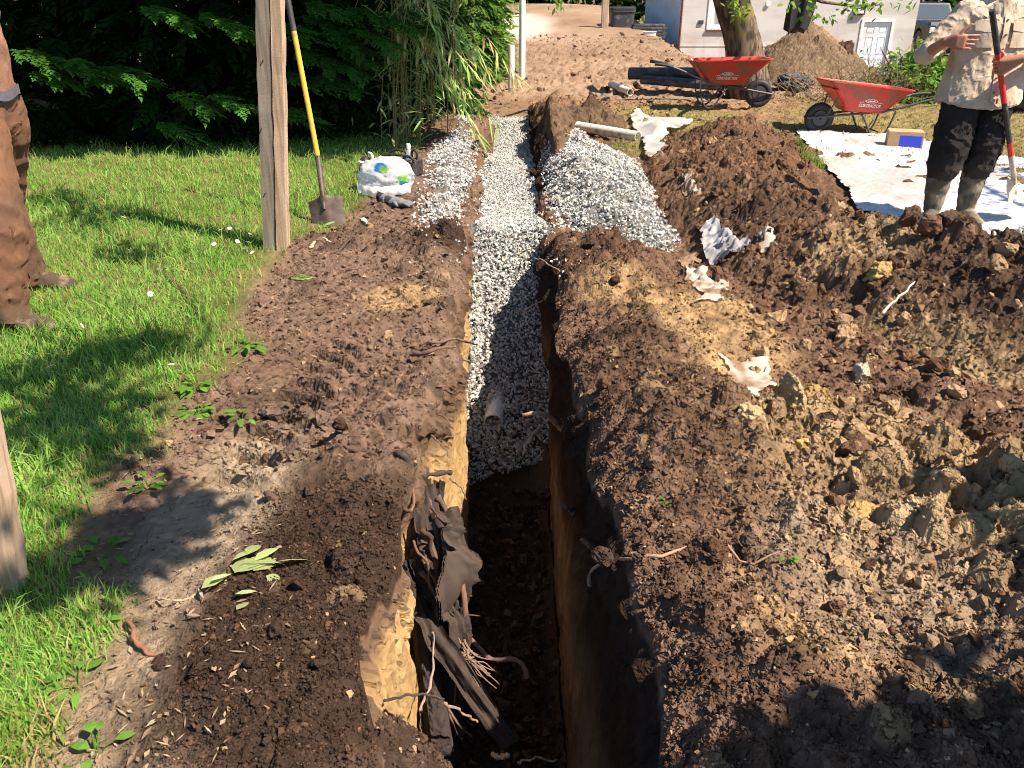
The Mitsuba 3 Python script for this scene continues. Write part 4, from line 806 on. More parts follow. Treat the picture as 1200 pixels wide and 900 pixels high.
# low boughs that reach out of the shade into the sun
def boughs(key, spots, col, seed, label):
    r = np.random.default_rng(seed); P, Dv, st = [], [], []
    for (x, y, z), L, ax, ay in spots:
        ax_ = unit([ax, ay, -.10]); p = np.array([x, y, z]) - ax_ * L * .55
        root = p - ax_ * .6 + [0, .5, .1]; st.append(tube([root, p, p + ax_ * L * .6], [.012, .009, .003], 5))
        n = int(26 * L / .4); t = r.random(n); s = np.sign(r.normal(size=n))
        perp = np.array([-ax_[1], ax_[0], 0]); dd = ax_ * .9 + perp * (s * .7)[:, None] + [0, 0, -.12]
        P.append(p + ax_ * (t * L)[:, None] + perp * (s * .05 * r.random(n))[:, None] + [0, 0, .0] - np.array([0, 0, 1]) * (.25 * L * t * t)[:, None]); Dv.append(dd + .15 * r.normal(size=(n, 3)))
    P, Dv = np.vstack(P), np.vstack(Dv); c = np.array(col) * (.7 + .6 * r.random((len(P), 1)))
    put(key, batch(SPRAYS, P, .55 + .5 * r.random(len(P)), frames(Dv, np.tile([0, 0, 1.0], (len(P), 1)), r, .25), c, r), 'leaf')
    return st
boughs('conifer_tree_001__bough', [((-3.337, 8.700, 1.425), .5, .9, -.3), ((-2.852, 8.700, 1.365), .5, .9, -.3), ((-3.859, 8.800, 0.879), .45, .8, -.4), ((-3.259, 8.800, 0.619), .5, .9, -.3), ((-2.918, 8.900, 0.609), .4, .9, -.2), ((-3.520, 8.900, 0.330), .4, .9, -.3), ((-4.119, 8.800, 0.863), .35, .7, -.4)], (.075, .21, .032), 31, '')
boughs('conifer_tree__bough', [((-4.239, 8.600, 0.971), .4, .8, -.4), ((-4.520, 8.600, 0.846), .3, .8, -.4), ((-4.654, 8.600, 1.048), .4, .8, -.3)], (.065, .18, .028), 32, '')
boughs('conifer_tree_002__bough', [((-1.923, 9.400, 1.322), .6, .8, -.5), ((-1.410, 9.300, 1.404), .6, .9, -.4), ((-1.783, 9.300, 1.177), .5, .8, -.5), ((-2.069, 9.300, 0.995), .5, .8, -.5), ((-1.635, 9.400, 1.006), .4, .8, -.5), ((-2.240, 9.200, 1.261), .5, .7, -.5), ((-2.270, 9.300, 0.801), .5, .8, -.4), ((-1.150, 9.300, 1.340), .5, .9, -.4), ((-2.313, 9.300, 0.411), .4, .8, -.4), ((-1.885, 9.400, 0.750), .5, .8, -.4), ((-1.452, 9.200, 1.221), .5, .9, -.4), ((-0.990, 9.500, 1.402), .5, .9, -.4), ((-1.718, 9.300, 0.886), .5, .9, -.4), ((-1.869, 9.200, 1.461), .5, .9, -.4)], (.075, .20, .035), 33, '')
# clipped green conifer hedge plants further back
conifer('hedge_shrub', -1.25, 16.6, 1.0, 3.2, 2600, 25, (.09, .19, .035), (.17, .30, .06), 'bright green clipped cedar beyond the bamboo', .02)
conifer('hedge_shrub_001', -2.35, 15.0, 1.15, 3.4, 2200, 26, (.02, .055, .012), (.05, .13, .025), 'shaded dark green cedar between the bamboo and the bright clipped one', .02)
conifer('hedge_shrub_002', -1.35, 20.5, 1.1, 3.4, 1600, 27, (.09, .19, .035), (.16, .28, .06), 'bright green clipped cedar farthest back at the field edge', .02)
# bamboo
def bamboo():
    r = np.random.default_rng(41); canes = []; P, Dv = [], []
    for i in range(30):
        x, y = -1.08 + .24 * r.normal(), 9.9 + .45 * r.normal(); x = min(max(x, -1.5), -.72); h = 1.6 + 1.6 * r.random(); lx, ly = .13 * r.normal() + .08, .2 * r.normal() - .08
        z = float(gz(np.array([x]), np.array([y]))[0]); t = np.linspace(0, 1, 7)[:, None]
        pts = np.array([x, y, z]) + t * [0, 0, h] + t ** 2 * np.array([lx, ly, 0]) * h * .8
        canes.append(tube(pts, np.linspace(.007, .003, 7) * (.8 + .6 * r.random()), 6))
        m = 26; tt = r.random(m) ** .8; q = np.array([x, y, z]) + tt[:, None] * [0, 0, h] + tt[:, None] ** 2 * np.array([lx, ly, 0]) * h * .8
        a = r.random(m) * 6.28; P.append(q + .13 * r.normal(size=(m, 3)) * [1, 1, .5]); Dv.append(np.stack([np.cos(a), np.sin(a), .25 - .8 * r.random(m)], 1))
    # arching shoots hanging towards the trench
    for px in range(12):
        b = np.array([-.95 + .2 * r.normal(), 9.35 + .3 * r.normal(), 1.5 + .2 * r.normal()]); e = b + [.5 + .4 * r.random(), -.1, -.55 - .5 * r.random()]
        canes.append(tube(spline([b - [.4, -.2, .3], b, (b + e) / 2 + [.05, 0, .10], e], 10), .003, 5)); tt = r.random(26); q = b + (e - b) * tt[:, None]
        P.append(q); Dv.append(np.stack([.6 + .5 * r.normal(size=26), .5 * r.normal(size=26), -.8 - .4 * r.random(26)], 1))
    P, Dv = np.vstack(P), unit(np.vstack(Dv)); P[:, 2] = np.maximum(P[:, 2], .06); n = len(P); L = .13 + .13 * r.random(n)
    v, f, k = leaves(P, Dv, np.tile([0.2, -.2, 1.0], (n, 1)), L, .021 + .010 * r.random(n), .15, .25, 2)
    c = lerp((.22, .42, .09), (.70, .74, .33), r.random(n)); c = np.where(r.random((n, 1)) < .16, np.array([.50, .38, .18]), c)
    for i, cn in enumerate(canes): put('bamboo_clump__' + nm('cane', i), cn, 'leaf', color=((.34, .30, .12) if i % 3 else (.42, .34, .18)))
    put('bamboo_clump__foliage', (v, f), 'leaf', color=np.repeat(c, k, 0)); tag('bamboo_clump', 'leafy bamboo with dry canes hanging over the far left edge of the trench', 'bamboo')
bamboo()
def shrub(key, cx, cy, rx, ry, h, n, L, seed, colA, colB, label, z0=0., cat_='shrub', W=.5, hollow=.5, stems=9, square=False):
    r = np.random.default_rng(seed); d = unit(r.normal(size=(n, 3)) * [1, 1, .9]); d[:, 2] = np.abs(d[:, 2]) * 1.05 - .05
    k = (hollow + (1 - hollow) * r.random(n) ** .5) * (.82 + .7 * (meshkit.fbm(d * 2.2 + seed, 3, seed) - .5))
    P = np.array([cx, cy, z0]) + d * k[:, None] * [rx, ry, h]
    if square:
        q = 2 * r.random((n, 3)) - 1; q[:, 2] = .5 + .5 * q[:, 2]; P = np.array([cx, cy, z0]) + q * [rx, ry, h] * (.93 + .25 * (meshkit.fbm(q * 2.5 + seed, 3, seed) - .5))[:, None]
    dv = unit(d * [.8, .8, .3] + .6 * r.normal(size=(n, 3)) + [0, 0, -.15])
    v, f, m = leaves(P, dv, np.tile([0, 0, 1.0], (n, 1)) + .3 * r.normal(size=(n, 3)), L * (.6 + .7 * r.random(n)), L * W * (.7 + .5 * r.random(n)), .15, .3, 2)
    put(key + '__foliage', (v, f), 'leaf', color=np.repeat(lerp(colA, colB, clip01(r.random(n))), m, 0))
    put(key + '__stems', join(*[tube([(cx + .1 * rx * math.cos(q), cy + .1 * ry * math.sin(q), z0 - .1), (cx + .5 * rx * math.cos(q), cy + .5 * ry * math.sin(q), z0 + h * .5), (cx + .75 * rx * math.cos(q), cy + .75 * ry * math.sin(q), z0 + h * .8)], [.02, .014, .004], 5) for q in np.linspace(0, 6, stems)]), 'bark')
    tag(key, label, cat_)
shrub('leafy_bush', 6.65, 14.2, .95, .8, 1.05, 2600, .13, 51, (.10, .24, .03), (.24, .40, .07), 'bright green leafy bush behind the right wheelbarrow', -.03)
shrub('leafy_bush_001', 10.0, 17.5, 1.1, .9, 1.9, 1600, .13, 52, (.015, .04, .010), (.04, .10, .02), 'dark bush behind the booted worker', -.3)
shrub('leafy_bush_002', *(-0.923, 11.843), .30, .55, .55, 420, .13, 54, (.16, .30, .05), (.36, .46, .12), 'low sunlit leaves at the foot of the bamboo', 0., 'undergrowth', .28)
# dry pruned branches heaped against the bush
def brush_pile():
    r = np.random.default_rng(61); tw, tg = [], []
    for i in range(170):
        b = np.array([5.55 + .5 * r.normal(), 13.7 + .3 * r.normal(), .02 + .25 * r.random()]); a = r.random() * 6.28; L = .4 + .6 * r.random()
        e = b + np.array([math.cos(a) * .8, math.sin(a) * .6, .15 + .7 * r.random()]) * L; (tw if i % 4 else tg).append(tube(wiggle([b, (b + e) / 2 + .06 * r.normal(size=3), e], 6, .012, i), np.linspace(.007, .002, 6), 4, False))
    put('brush_pile__dry_twigs', join(*tw), 'leaf', color=(.30, .22, .16)); put('brush_pile__green_twigs', join(*tg), 'leaf', color=(.22, .25, .10))
    n = 900; P = np.array([5.75, 13.8, 0]) + r.normal(size=(n, 3)) * [.4, .25, .2] + [0, 0, .3]; P[:, 2] = np.abs(P[:, 2]); d = unit(r.normal(size=(n, 3)))
    v, f, k = leaves(P, d, np.tile([0, 0, 1.0], (n, 1)), .05 + .05 * r.random(n), .015 + .01 * r.random(n)); put('brush_pile__withered_leaves', (v, f), 'leaf', color=np.repeat(lerp((.24, .24, .10), (.36, .27, .20), r.random(n)), k, 0))
    tag('brush_pile__dry_twigs', kind='stuff'); tag('brush_pile__green_twigs', kind='stuff'); tag('brush_pile__withered_leaves', kind='stuff'); tag('brush_pile', 'heap of dry pruned twigs behind the right wheelbarrow tray', 'brush pile')
brush_pile()

# ---------------------------------------------------------------- broadleaf trees
def broadleaf(key, trunk, rad, limbs, clusters, L, n, seed, colA, colB, label, bark='bark', sub=None):
    r = np.random.default_rng(seed); P, Dv = [], []
    v, f = tube(spline(trunk, 26), np.interp(np.linspace(0, 1, 26), np.linspace(0, 1, len(rad)), rad), 22)
    nn = normals_of(v, f); v = v + nn * (.05 * (meshkit.fbm(v * [6, 6, 2.5], 4, seed) - .5) + .05 * (meshkit.fbm(v * [14, 14, 3], 3, seed + 1) - .5))[:, None]
    put(key + '__trunk', (v, f), bark, smooth=True)
    for i, l in enumerate(limbs): put(key + '__' + nm('limb', i), tube(wiggle(l, 14, .02, seed + i), np.linspace(.055 if len(limbs) < 9 else .035, .008, 14), 7), bark, smooth=True)
    for (x, y, z), R, m in clusters:
        d = r.normal(size=(m, 3)); P.append(np.array([x, y, z]) + d * R * [1, 1, .6] * .55); Dv.append(unit(r.normal(size=(m, 3)) + [0, 0, -.5]))
    P, Dv = np.vstack(P), np.vstack(Dv); n = len(P)
    v, f, k = leaves(P, Dv, np.tile([0, 0, 1.0], (n, 1)) + .4 * r.normal(size=(n, 3)), L * (.7 + .6 * r.random(n)), L * (.5 + .2 * r.random(n)), .15, .2, 2)
    put(key + '__foliage', (v, f), 'leaf', color=np.repeat(lerp(colA, colB, r.random(n)), k, 0)); tag(key, label, 'tree')
TB = (3.857, 14.200, 0.184)
cl = [((3.277, 12.900, 1.367), .16, 34), ((3.215, 12.800, 1.467), .2, 30)] + [((3.577, 10.800, 1.426), .12, 14), ((3.820, 10.800, 1.314), .10, 10), ((3.985, 10.800, 1.426), .12, 16), ((4.095, 10.700, 1.454), .12, 16), ((4.370, 10.800, 1.445), .10, 12), ((3.429, 11.000, 1.462), .16, 20), ((4.138, 10.700, 1.500), .2, 24), ((4.595, 10.600, 1.518), .2, 22), ((3.675, 10.800, 1.323), .04, 4), ((0.630, 11.500, 1.461), .12, 14), ((0.523, 11.600, 1.579), .2, 26)]
rr = np.random.default_rng(5)
cl += [((3.7 + 2.2 * rr.normal(), 12.6 + 1.3 * rr.normal(), 2.6 + 1.6 * rr.random()), .5, 50) for _ in range(20)]
broadleaf('apple_tree', [(TB[0] + .10, TB[1], -.1), TB, (TB[0] - .16, TB[1] - .02, .85), (TB[0] - .42, TB[1] - .05, 1.5), (TB[0] - .75, TB[1], 2.6)], [.40, .33, .27, .27, .15],
          [[(TB[0] - .45, 13.3, 1.75), (3.253, 12.900, 1.566), (3.249, 12.900, 1.389)], [(TB[0] - .6, 13.3, 2.1), (4.4, 12.4, 2.3), (3.376, 10.900, 1.611), (3.982, 10.800, 1.445), (4.440, 10.800, 1.454)], [(TB[0] - .7, 13.3, 2.4), (2.4, 12.4, 2.4), (0.594, 11.500, 1.598), (0.609, 11.500, 1.451)]],
          cl, .075, 0, 71, (.10, .22, .03), (.26, .40, .08), 'old leaning mossy tree trunk behind the left wheelbarrow', 'bark_moss')
# the trees that stand beside and behind the photographer and shade parts of the ground
LS = [((-3.118, 6.185), .35, 200), ((-3.736, 6.771), .3, 150), ((-2.485, 5.152), .2, 90), ((-1.836, 3.529), .20, 150), ((-1.779, 3.634), .14, 90), ((-2.033, 3.289), .25, 180), ((-1.726, 2.956), .22, 170), ((-1.855, 2.810), .22, 150), ((-1.485, 2.611), .16, 110), ((-1.177, 2.167), .15, 170), ((-1.051, 2.244), .09, 90), ((-1.252, 1.978), .16, 150), ((-1.340, 1.880), .12, 100), ((-1.204, 2.041), .14, 130),
      ((4.003, 6.615), .4, 60), ((4.639, 8.079), .4, 60), ((4.854, 7.466), .4, 60)]
def lift(p, z): return (p[0] + SUN[0] / SUN[2] * z, p[1] + SUN[1] / SUN[2] * z, z)
cl = [(lift(p, 3.3 + .5 * math.sin(i * 2.3)), R, m) for i, (p, R, m) in enumerate(LS)]
tips = [c[0] for c in cl]
broadleaf('shade_tree', [(-2.6, .35, -.1), (-2.55, .3, 1.5), (-2.3, .5, 3.0), (-1.9, .8, 4.4)], [.15, .12, .09, .04],
          [[(-2.3, .5, 3.0), (-1.3, .8, 3.6), tips[9], tips[11]], [(-1.9, .8, 4.3), (-1., 1.6, 4.2), tips[6], tips[8]], [(-1.9, .8, 4.3), (-.9, 2.4, 4.2), tips[3], tips[1]]] + [[tips[9], tips[12]], [tips[8], tips[5]], [tips[1], tips[0]], [tips[1], tips[2]], [tips[3], tips[4]], [tips[6], tips[7]], [tips[12], tips[13]]],
          cl[:14], .085, 0, 72, (.07, .16, .03), (.16, .28, .06), 'broad tree beside the lawn whose boughs dapple the grass', 'bark')
broadleaf('shade_tree_001', [(7.4, 4.2, -.1), (7.3, 4.2, 2.0), (6.8, 4.6, 3.4)], [.16, .12, .06], [[(6.8, 4.6, 3.4), tips[14], tips[15]], [(6.8, 4.6, 3.4), tips[16]], [(6.9, 4.5, 3.2), tips[15]]] * 1 + [[tips[14], tips[16]]] * 0,
          cl[14:], .085, 0, 74, (.07, .16, .03), (.16, .28, .06), 'tree at the right whose boughs dapple the plastic sheet', 'bark')
shrub('laurel_bush', 2.78, .15, .95, .40, 2.45, 9000, .19, 73, (.03, .08, .015), (.08, .17, .03), 'tall dense laurel beside the photographer that shades the near soil', 0., 'shrub', .45, .3, square=True)
shrub('laurel_bush_001', 2.72, 1.40, .57, .34, 1.55, 4500, .17, 75, (.03, .08, .015), (.08, .17, .03), 'low laurel at the right that shades the near end of the heap', 0.0, 'shrub', .45, .3, square=True)
shrub('dark_thicket', -5.6, 15.2, 3.6, .9, 3.2, 4200, .30, 77, (.008, .02, .006), (.02, .05, .012), 'dark thicket seen through the gaps behind the conifers', -.1, 'shrub', .6, .2, square=True)
# dark trees far behind
for i, (x, y, rd, h, t) in enumerate(((-4.5, 47, 4.5, 9, 'dark tree farthest left beyond the dug field'), (2.5, 48, 4.2, 9, 'dark tree beyond the middle of the dug field'), (8.0, 50, 4.0, 10, 'dark tree beyond the left corner of the pale house'), (22., 48, 5.0, 10, 'dark tree behind the parked pickups'), (30, 42, 5, 9, 'dark tree right of the parked pickups'))):
    shrub(nm('far_tree', i), x, y, rd, rd * .7, h, 2600, .55, 140 + i, (.012, .03, .008), (.04, .085, .02), t, -.2, 'tree', .6, .55)

# ---------------------------------------------------------------- timber posts by the lawn
def post(key, x, y, w, d, h, lean, seed, bsdf, two_boards=True):
    R = roty(lean[0]) @ rotx(lean[1]); z = float(gz(np.array([x]), np.array([y]))[0]) - .12
    def board(wx, dy, hh, off, s):
        r = np.random.default_rng(s); n = 26; t = np.linspace(0, hh, n)
        sec = np.array([[-1, -1], [-.9, -1.0], [.9, -1], [1, -.9], [1, .9], [.9, 1], [-.9, 1], [-1, .9]]) * [wx / 2, dy / 2]
        v = np.vstack([np.column_stack([sec * (1 + .03 * r.normal()) + .0014 * r.normal(size=(8, 2)), np.full(8, q)]) for q in t]); v[:, :2] += off
        i, j = np.meshgrid(np.arange(n - 1), np.arange(8), indexing='ij'); k = (j + 1) % 8
        f = np.vstack([np.stack([i * 8 + j, i * 8 + k, (i + 1) * 8 + k], -1).reshape(-1, 3), np.stack([i * 8 + j, (i + 1) * 8 + k, (i + 1) * 8 + j], -1).reshape(-1, 3), [[0, q + 1, q] for q in range(1, 7)], [[(n - 1) * 8, (n - 1) * 8 + q, (n - 1) * 8 + q + 1] for q in range(1, 7)]])
        return xf((v, f), R, (x, y, z))
    if two_boards:
        put(key + '__board', board(w * .56, d, h, (-w * .235, 0), seed), bsdf[0]); put(key + '__board_001', board(w * .40, d * 1.04, h + .05, (w * .265, -.006), seed + 1), bsdf[1])
        rr = np.random.default_rng(seed)
        put(key + '__nails', join(*[xf(tube([(0, 0, 0), (0, -.012, 0)], .004, 6), R, np.array([x, y, z]) + R @ [-w * .235 + .02 * rr.normal(), -d / 2 - .001, q]) for q in (.5, .9, 1.3)]), 'worn_steel'); tag(key + '__nails', kind='stuff')
    else:
        put(key + '__board', board(w, d, h, (0, 0), seed), bsdf[0])
post('wooden_post', *(-1.577, 5.333), .160, .09, 2.5, (.095, .0), 5, ('wood_grey', 'wood_tan')); tag('wooden_post', 'weathered double board post standing upright at the lawn edge beside the yellow shovel', 'post')
post('wooden_post_001', *(-1.450, 1.842), .13, .09, 2.2, (.095, .0), 9, ('wood_tan', 'wood_tan'), False); tag('wooden_post_001', 'pale nail-marked post cut off by the left edge, nearest the camera', 'post')
_pp = np.array([*(-1.716, 2.433), 0]); 

# ---------------------------------------------------------------- shovels
def shovel(key, top, neck, tip, bend, segs, r0, blade_w, blade_l, blade_mat, label, shoulder=True):
    """Shaft from top to neck; blade from neck to tip, bowed; segs: (t0, t1, material, name)."""
    top, neck, tip = map(np.array, (top, neck, tip)); ax = unit(neck - top)
    for i, (a, b, mt, name, rr) in enumerate(segs):
        put(key + '__' + name, tube([top + (neck - top) * (a + (b - a) * t) for t in np.linspace(0, 1, 6)], rr, 14), mt, smooth=40)
    d = unit(tip - neck); side = unit(np.cross(bend, d)); nrm = np.cross(d, side); L = np.linalg.norm(tip - neck)
    nu, nv = 17, 28; u = np.linspace(-1, 1, nu); t = np.linspace(0, 1, nv); U, Tt = np.meshgrid(u, t)
    t0 = 1 - blade_l / L
    wid = np.where(Tt < .04, .80 + 5 * Tt, 1) * np.where(Tt > .72, np.sqrt(np.maximum(1 - ((Tt - .72) / .285) ** 2, 0)) ** .8, 1) * (1 - .04 * Tt)
    P = neck + d * (L * t0 + blade_l * (Tt + (.05 * np.abs(U) ** 1.5 * (Tt < .02)))[..., None] * 1.0) + side * (U * wid * blade_w / 2)[..., None]
    P = P + nrm * (.035 * U ** 2 * (1 - .5 * Tt) - .030 * np.exp(-(U / .28) ** 2) * (1 - Tt) ** 1.5 + .03 * np.sin(Tt * 2.6) - .0)[..., None]
    v = P.reshape(-1, 3); f = grid_faces(nv, nu); nn = normals_of(v, f); n0 = len(v); m = n0
    bd = np.r_[np.arange(nu), np.arange(1, nv) * nu + nu - 1, (nv - 1) * nu + np.arange(nu - 2, -1, -1), np.arange(nv - 2, 0, -1) * nu]
    q = np.roll(bd, -1); F = np.vstack([f, f[:, ::-1] + n0, np.stack([bd, bd + n0, q], 1), np.stack([q, bd + n0, q + n0], 1)])
    put(key + '__blade', (np.vstack([v + nn * .0012, v - nn * .0012]), F), blade_mat, smooth=35)
    so = [neck - ax * .02, neck + d * L * t0 * .5, neck + d * (L * t0 + .02), neck + d * (L * t0 + .10) + nrm * -.004]
    put(key + '__socket', tube(spline(so, 12), np.interp(np.linspace(0, 1, 12), [0, .6, 1], [r0 * 1.12, r0 * 1.05, r0 * .55]), 14), blade_mat, smooth=40)
    tag(key, label, 'shovel')
s0, s1, s2 = (-1.628, 6.450, 1.823), (-1.423, 6.150, 0.444), (-1.340, 5.860, -0.028)
shovel('shovel', s0, s1, (s2[0], s2[1], s2[2] - .06), (0, 1, .3), [(0, .38, 'black_fibre', 'grip', .021), (.3799, 1, 'yellow_fibre', 'shaft', .019)], .019, .26, .33, 'worn_steel', 'yellow handled shovel stuck upright in the ground by the far wooden post')
h0, h1, h2_ = (3.05, 5.72, 1.44), (3.53, 5.92, .49), (3.74, 6.02, .075)
shovel('shovel_001', h0, h1, h2_, (-1, .25, .3), [(0, .27, 'black_fibre', 'grip', .0195), (.2702, .60, 'red_tape', 'red_sleeve', .0185), (.6002, .885, 'black_fibre', 'shaft', .018), (.8852, 1, 'red_tape', 'red_band', .0185)], .018, .22, .27, 'bright_steel', 'red and black shovel with a bright blade held by the booted worker')

# ---------------------------------------------------------------- pipes
def pipe(key, a, b, ro, wall, mat, label, holes=(), cat_='pipe', sides=32):
    a, b = np.array(a, float), np.array(b, float); L = np.linalg.norm(b - a)
    m = manifold3d.Manifold.cylinder(L, ro, ro, sides) - manifold3d.Manifold.cylinder(L * 2, ro - wall, ro - wall, sides).translate([0, 0, -L / 2])
    for t, ang in holes: m = m - manifold3d.Manifold.cylinder(ro * 2, .008, .008, 10).rotate([0, 90, math.degrees(ang)]).translate([0, 0, t * L])
    d = unit(b - a); s = unit(np.cross([.1, .2, 1.0] if abs(d[2]) < .9 else [1.0, 0, 0], d)); R = np.stack([s, np.cross(d, s), d], 1)
    q = m.to_mesh(); put(key, xf((np.array(q.vert_properties[:, :3], float), np.array(q.tri_verts)), R, a), mat, smooth=30); tag(key, label, cat_)
pe = np.array((-0.114, 4.420, -0.830))
pipe('drain_pipe', pe, pe + [.12, 3.0, .30], .057, .006, 'pvc_clean', 'open end of the white drain pipe buried in the trench gravel')
pipe('drain_pipe_001', (0.804, 10.420, 0.100), (1.440, 9.658, 0.090), .058, .006, 'pvc', 'white perforated drain pipe lying between the dark mound and the torn fabric', [(t, a) for t in np.linspace(.06, .94, 10) for a in (1.2, 2.5, 4.9)])
pipe('drain_pipe_002', (1.734, 15.221, 0.160), (1.962, 14.315, 0.120), .057, .006, 'pvc', 'short cream pipe stub sticking out behind the small dark mound')
wp = np.array([.20, 17.4, float(base_z(.2, 17.4)) - .02]); pipe('white_pole', wp + [0, 0, -.1], wp + [.0, .05, 2.6], .062, .005, 'pvc_clean', 'tall thin white pole standing at the far end of the trench', cat_='pole')
up = np.array([*(-0.015, 15.264), 0.]); pipe('standpipe', up + [0, 0, -.1], up + [0, 0, .80], .060, .006, 'pvc', 'short cream standpipe upright at the end of the trench, below the white pole')
b0, b1 = np.array((2.006, 14.987, 0.360)), np.array((3.451, 14.121, 0.400))
pipe('corrugated_pipe', b0, b1 + [.2, .3, .0], .10, .008, 'black_pipe', 'black plastic pipe lying across the soil behind the left wheelbarrow, the upper one', sides=28)
pipe('corrugated_pipe_001', np.array((2.202, 14.789, 0.280)), np.array((3.417, 14.017, 0.240)), .075, .006, 'black_pipe', 'black plastic pipe tucked just below the other black pipe', sides=28)

# ---------------------------------------------------------------- wheelbarrows
def wheelbarrow(key, loc, rz, tilt, label, side, load=False, size=1.0):
    R = rotz(rz) @ roty(tilt) * size; at = lambda m: xf(m, R, loc)
    def rr(x0, x1, w, z, n=8, rad=.09):
        c = [(x1 - rad, w / 2 - rad, 0), (x0 + rad, w / 2 - rad, 90), (x0 + rad, -w / 2 + rad, 180), (x1 - rad, -w / 2 + rad, 270)]
        return np.array([[a + rad * math.cos(math.radians(q + e)), b + rad * math.sin(math.radians(q + e)), z] for a, b, q in c for e in np.linspace(0, 90, n)])
    outer = [rr(.27, .80, .40, .33), rr(.25, .83, .43, .345), rr(.20, .885, .49, .43), rr(.06, .99, .585, .55), rr(-.06, 1.08, .66, .645), rr(-.085, 1.105, .685, .648), rr(-.085, 1.105, .685, .66), rr(-.06, 1.08, .66, .662)]
    inner = [rr(-.05, 1.07, .645, .655), rr(.065, .985, .575, .553), rr(.205, .88, .48, .436), rr(.255, .825, .42, .352), rr(.28, .79, .38, .338)]
    ring = outer + inner; n = len(ring[0]); v = np.vstack(ring); v[:, 2] += .045 * ss(.5, -.1, v[:, 0]) * ss(.5, .65, v[:, 2])
    i, j = np.meshgrid(np.arange(len(ring) - 1), np.arange(n), indexing='ij'); k = (j + 1) % n
    f = np.vstack([np.stack([i * n + j, i * n + k, (i + 1) * n + k], -1).reshape(-1, 3), np.stack([i * n + j, (i + 1) * n + k, (i + 1) * n + j], -1).reshape(-1, 3)])
    v = np.vstack([v, ring[0].mean(0)[None], ring[-1].mean(0)[None]]); q = np.arange(n); k = (q + 1) % n; m = len(ring) * n
    f = np.vstack([f, np.stack([np.full(n, m), k, q], 1), np.stack([np.full(n, m + 1), (len(ring) - 1) * n + q, (len(ring) - 1) * n + k], 1)])
    put(key + '__tray', at((v, f)), 'red_paint', smooth=35)
    # printed words and oval badge on the side that faces the trench
    tm = meshkit.text_mesh('CONTRACTOR', .042, .0015, True); tv = np.array(tm.vertices); w = tv[:, 0].max(); s = .30 / w; tv = np.stack([tv[:, 0] * s, tv[:, 1], tv[:, 2]], 1)
    a = np.arange(40) * 2 * np.pi / 40; ov = trimesh.creation.extrude_polygon(shapely.Polygon(np.stack([.085 * np.cos(a), .026 * np.sin(a)], 1), [np.stack([.075 * np.cos(a), .019 * np.sin(a)], 1)]), .0015, engine='earcut')
    ob = trimesh.util.concatenate([trimesh.creation.extrude_polygon(g_, .0015, engine='earcut') for g_ in (shapely.box(-.05, -.006, .05, .006), shapely.Polygon([(-.10, -.02), (-.16, -.028), (-.16, -.022), (-.085, -.012)]), shapely.Polygon([(.10, -.02), (.16, -.028), (.16, -.022), (.085, -.012)]))])
    y_at = lambda z: np.interp(z, [.345, .43, .55, .645], [.215, .245, .2925, .33])
    def onside(V, x0, z0):
        z = z0 + V[:, 1] * .93; x = x0 + V[:, 0] * (1 if side < 0 else -1)
        return np.stack([x, side * (y_at(z) + .0012 + V[:, 2]), z], 1)
    x0 = .40 if side < 0 else .70
    put(key + '__tray__lettering', at((onside(tv, x0, .405), np.array(tm.faces))), 'trim_white')
    put(key + '__tray__badge', at(join((onside(np.array(ov.vertices), x0 + (.15 if side < 0 else -.15), .485), np.array(ov.faces)), (onside(np.array(ob.vertices), x0 + (.15 if side < 0 else -.15), .485), np.array(ob.faces)))), 'trim_white')
    for i_, s_ in enumerate((-1, 1)):
        hd = spline([(-.19, s_ * .055, .20), (.15, s_ * .12, .255), (.50, s_ * .17, .315), (.9, s_ * .23, .40), (1.25, s_ * .28, .53), (1.62, s_ * .30, .60)], 22)
        hn = nm('handle', i_); put(key + '__' + hn, at(tube(hd, .0165, 10)), 'steel_dark', smooth=40)
        put(key + '__' + hn + '__grip', at(tube(hd[-4:] , .021, 10)), 'rubber', smooth=40)
        put(key + '__' + nm('leg', i_), at(tube(spline([(.50, s_ * .18, .30), (.60, s_ * .20, .16), (.72, s_ * .215, .012), (.80, s_ * .215, .012), (.93, s_ * .23, .38)], 18), .0125, 8)), 'steel_dark', smooth=40)
        put(key + '__' + nm('strut', i_), at(tube([(.05, s_ * .10, .24), (.13, s_ * .20, .52)], .010, 8)), 'steel_dark')
    put(key + '__crossbar', at(join(tube([(.76, -.215, .10), (.76, .215, .10)], .010, 8), tube([(.62, -.20, .15), (.86, .22, .20)], .008, 8))), 'steel_dark')
    tor = trimesh.creation.torus(.148, .055, major_sections=36, minor_sections=14); tv = np.array(tor.vertices); tv[:, 2] *= .9
    put(key + '__wheel', at(xf((tv, np.array(tor.faces)), rotx(math.pi / 2), (0, 0, .203))), 'rubber', smooth=True)
    hub = loft([(0, 0, -.045, .10, .10), (0, 0, -.035, .105, .105), (0, 0, 0, .06, .06), (0, 0, .035, .105, .105), (0, 0, .045, .10, .10)], 28)
    put(key + '__wheel__rim', at(xf(hub, rotx(math.pi / 2), (0, 0, .203))), 'steel_dark', smooth=30)
    put(key + '__wheel__axle', at(tube([(0, -.11, .203), (0, .11, .203)], .012, 10)), 'worn_steel')
    if load:
        X, Y = np.meshgrid(np.linspace(.0, 1.03, 60), np.linspace(-.30, .30, 36)); c, w = clumps(X, Y, .06, 9); Z = .60 + .05 * np.exp(-((X - .5) / .3) ** 2 - (Y / .2) ** 2) + c * .6 + .03 * fb(X, Y, .2, 3, 4)
        put(key + '__soil_load', at((np.stack([X, Y, Z], -1).reshape(-1, 3), grid_faces(36, 60), np.array([.20, .14, .085]))), 'soil', smooth=True)
    tag(key, label, 'wheelbarrow')
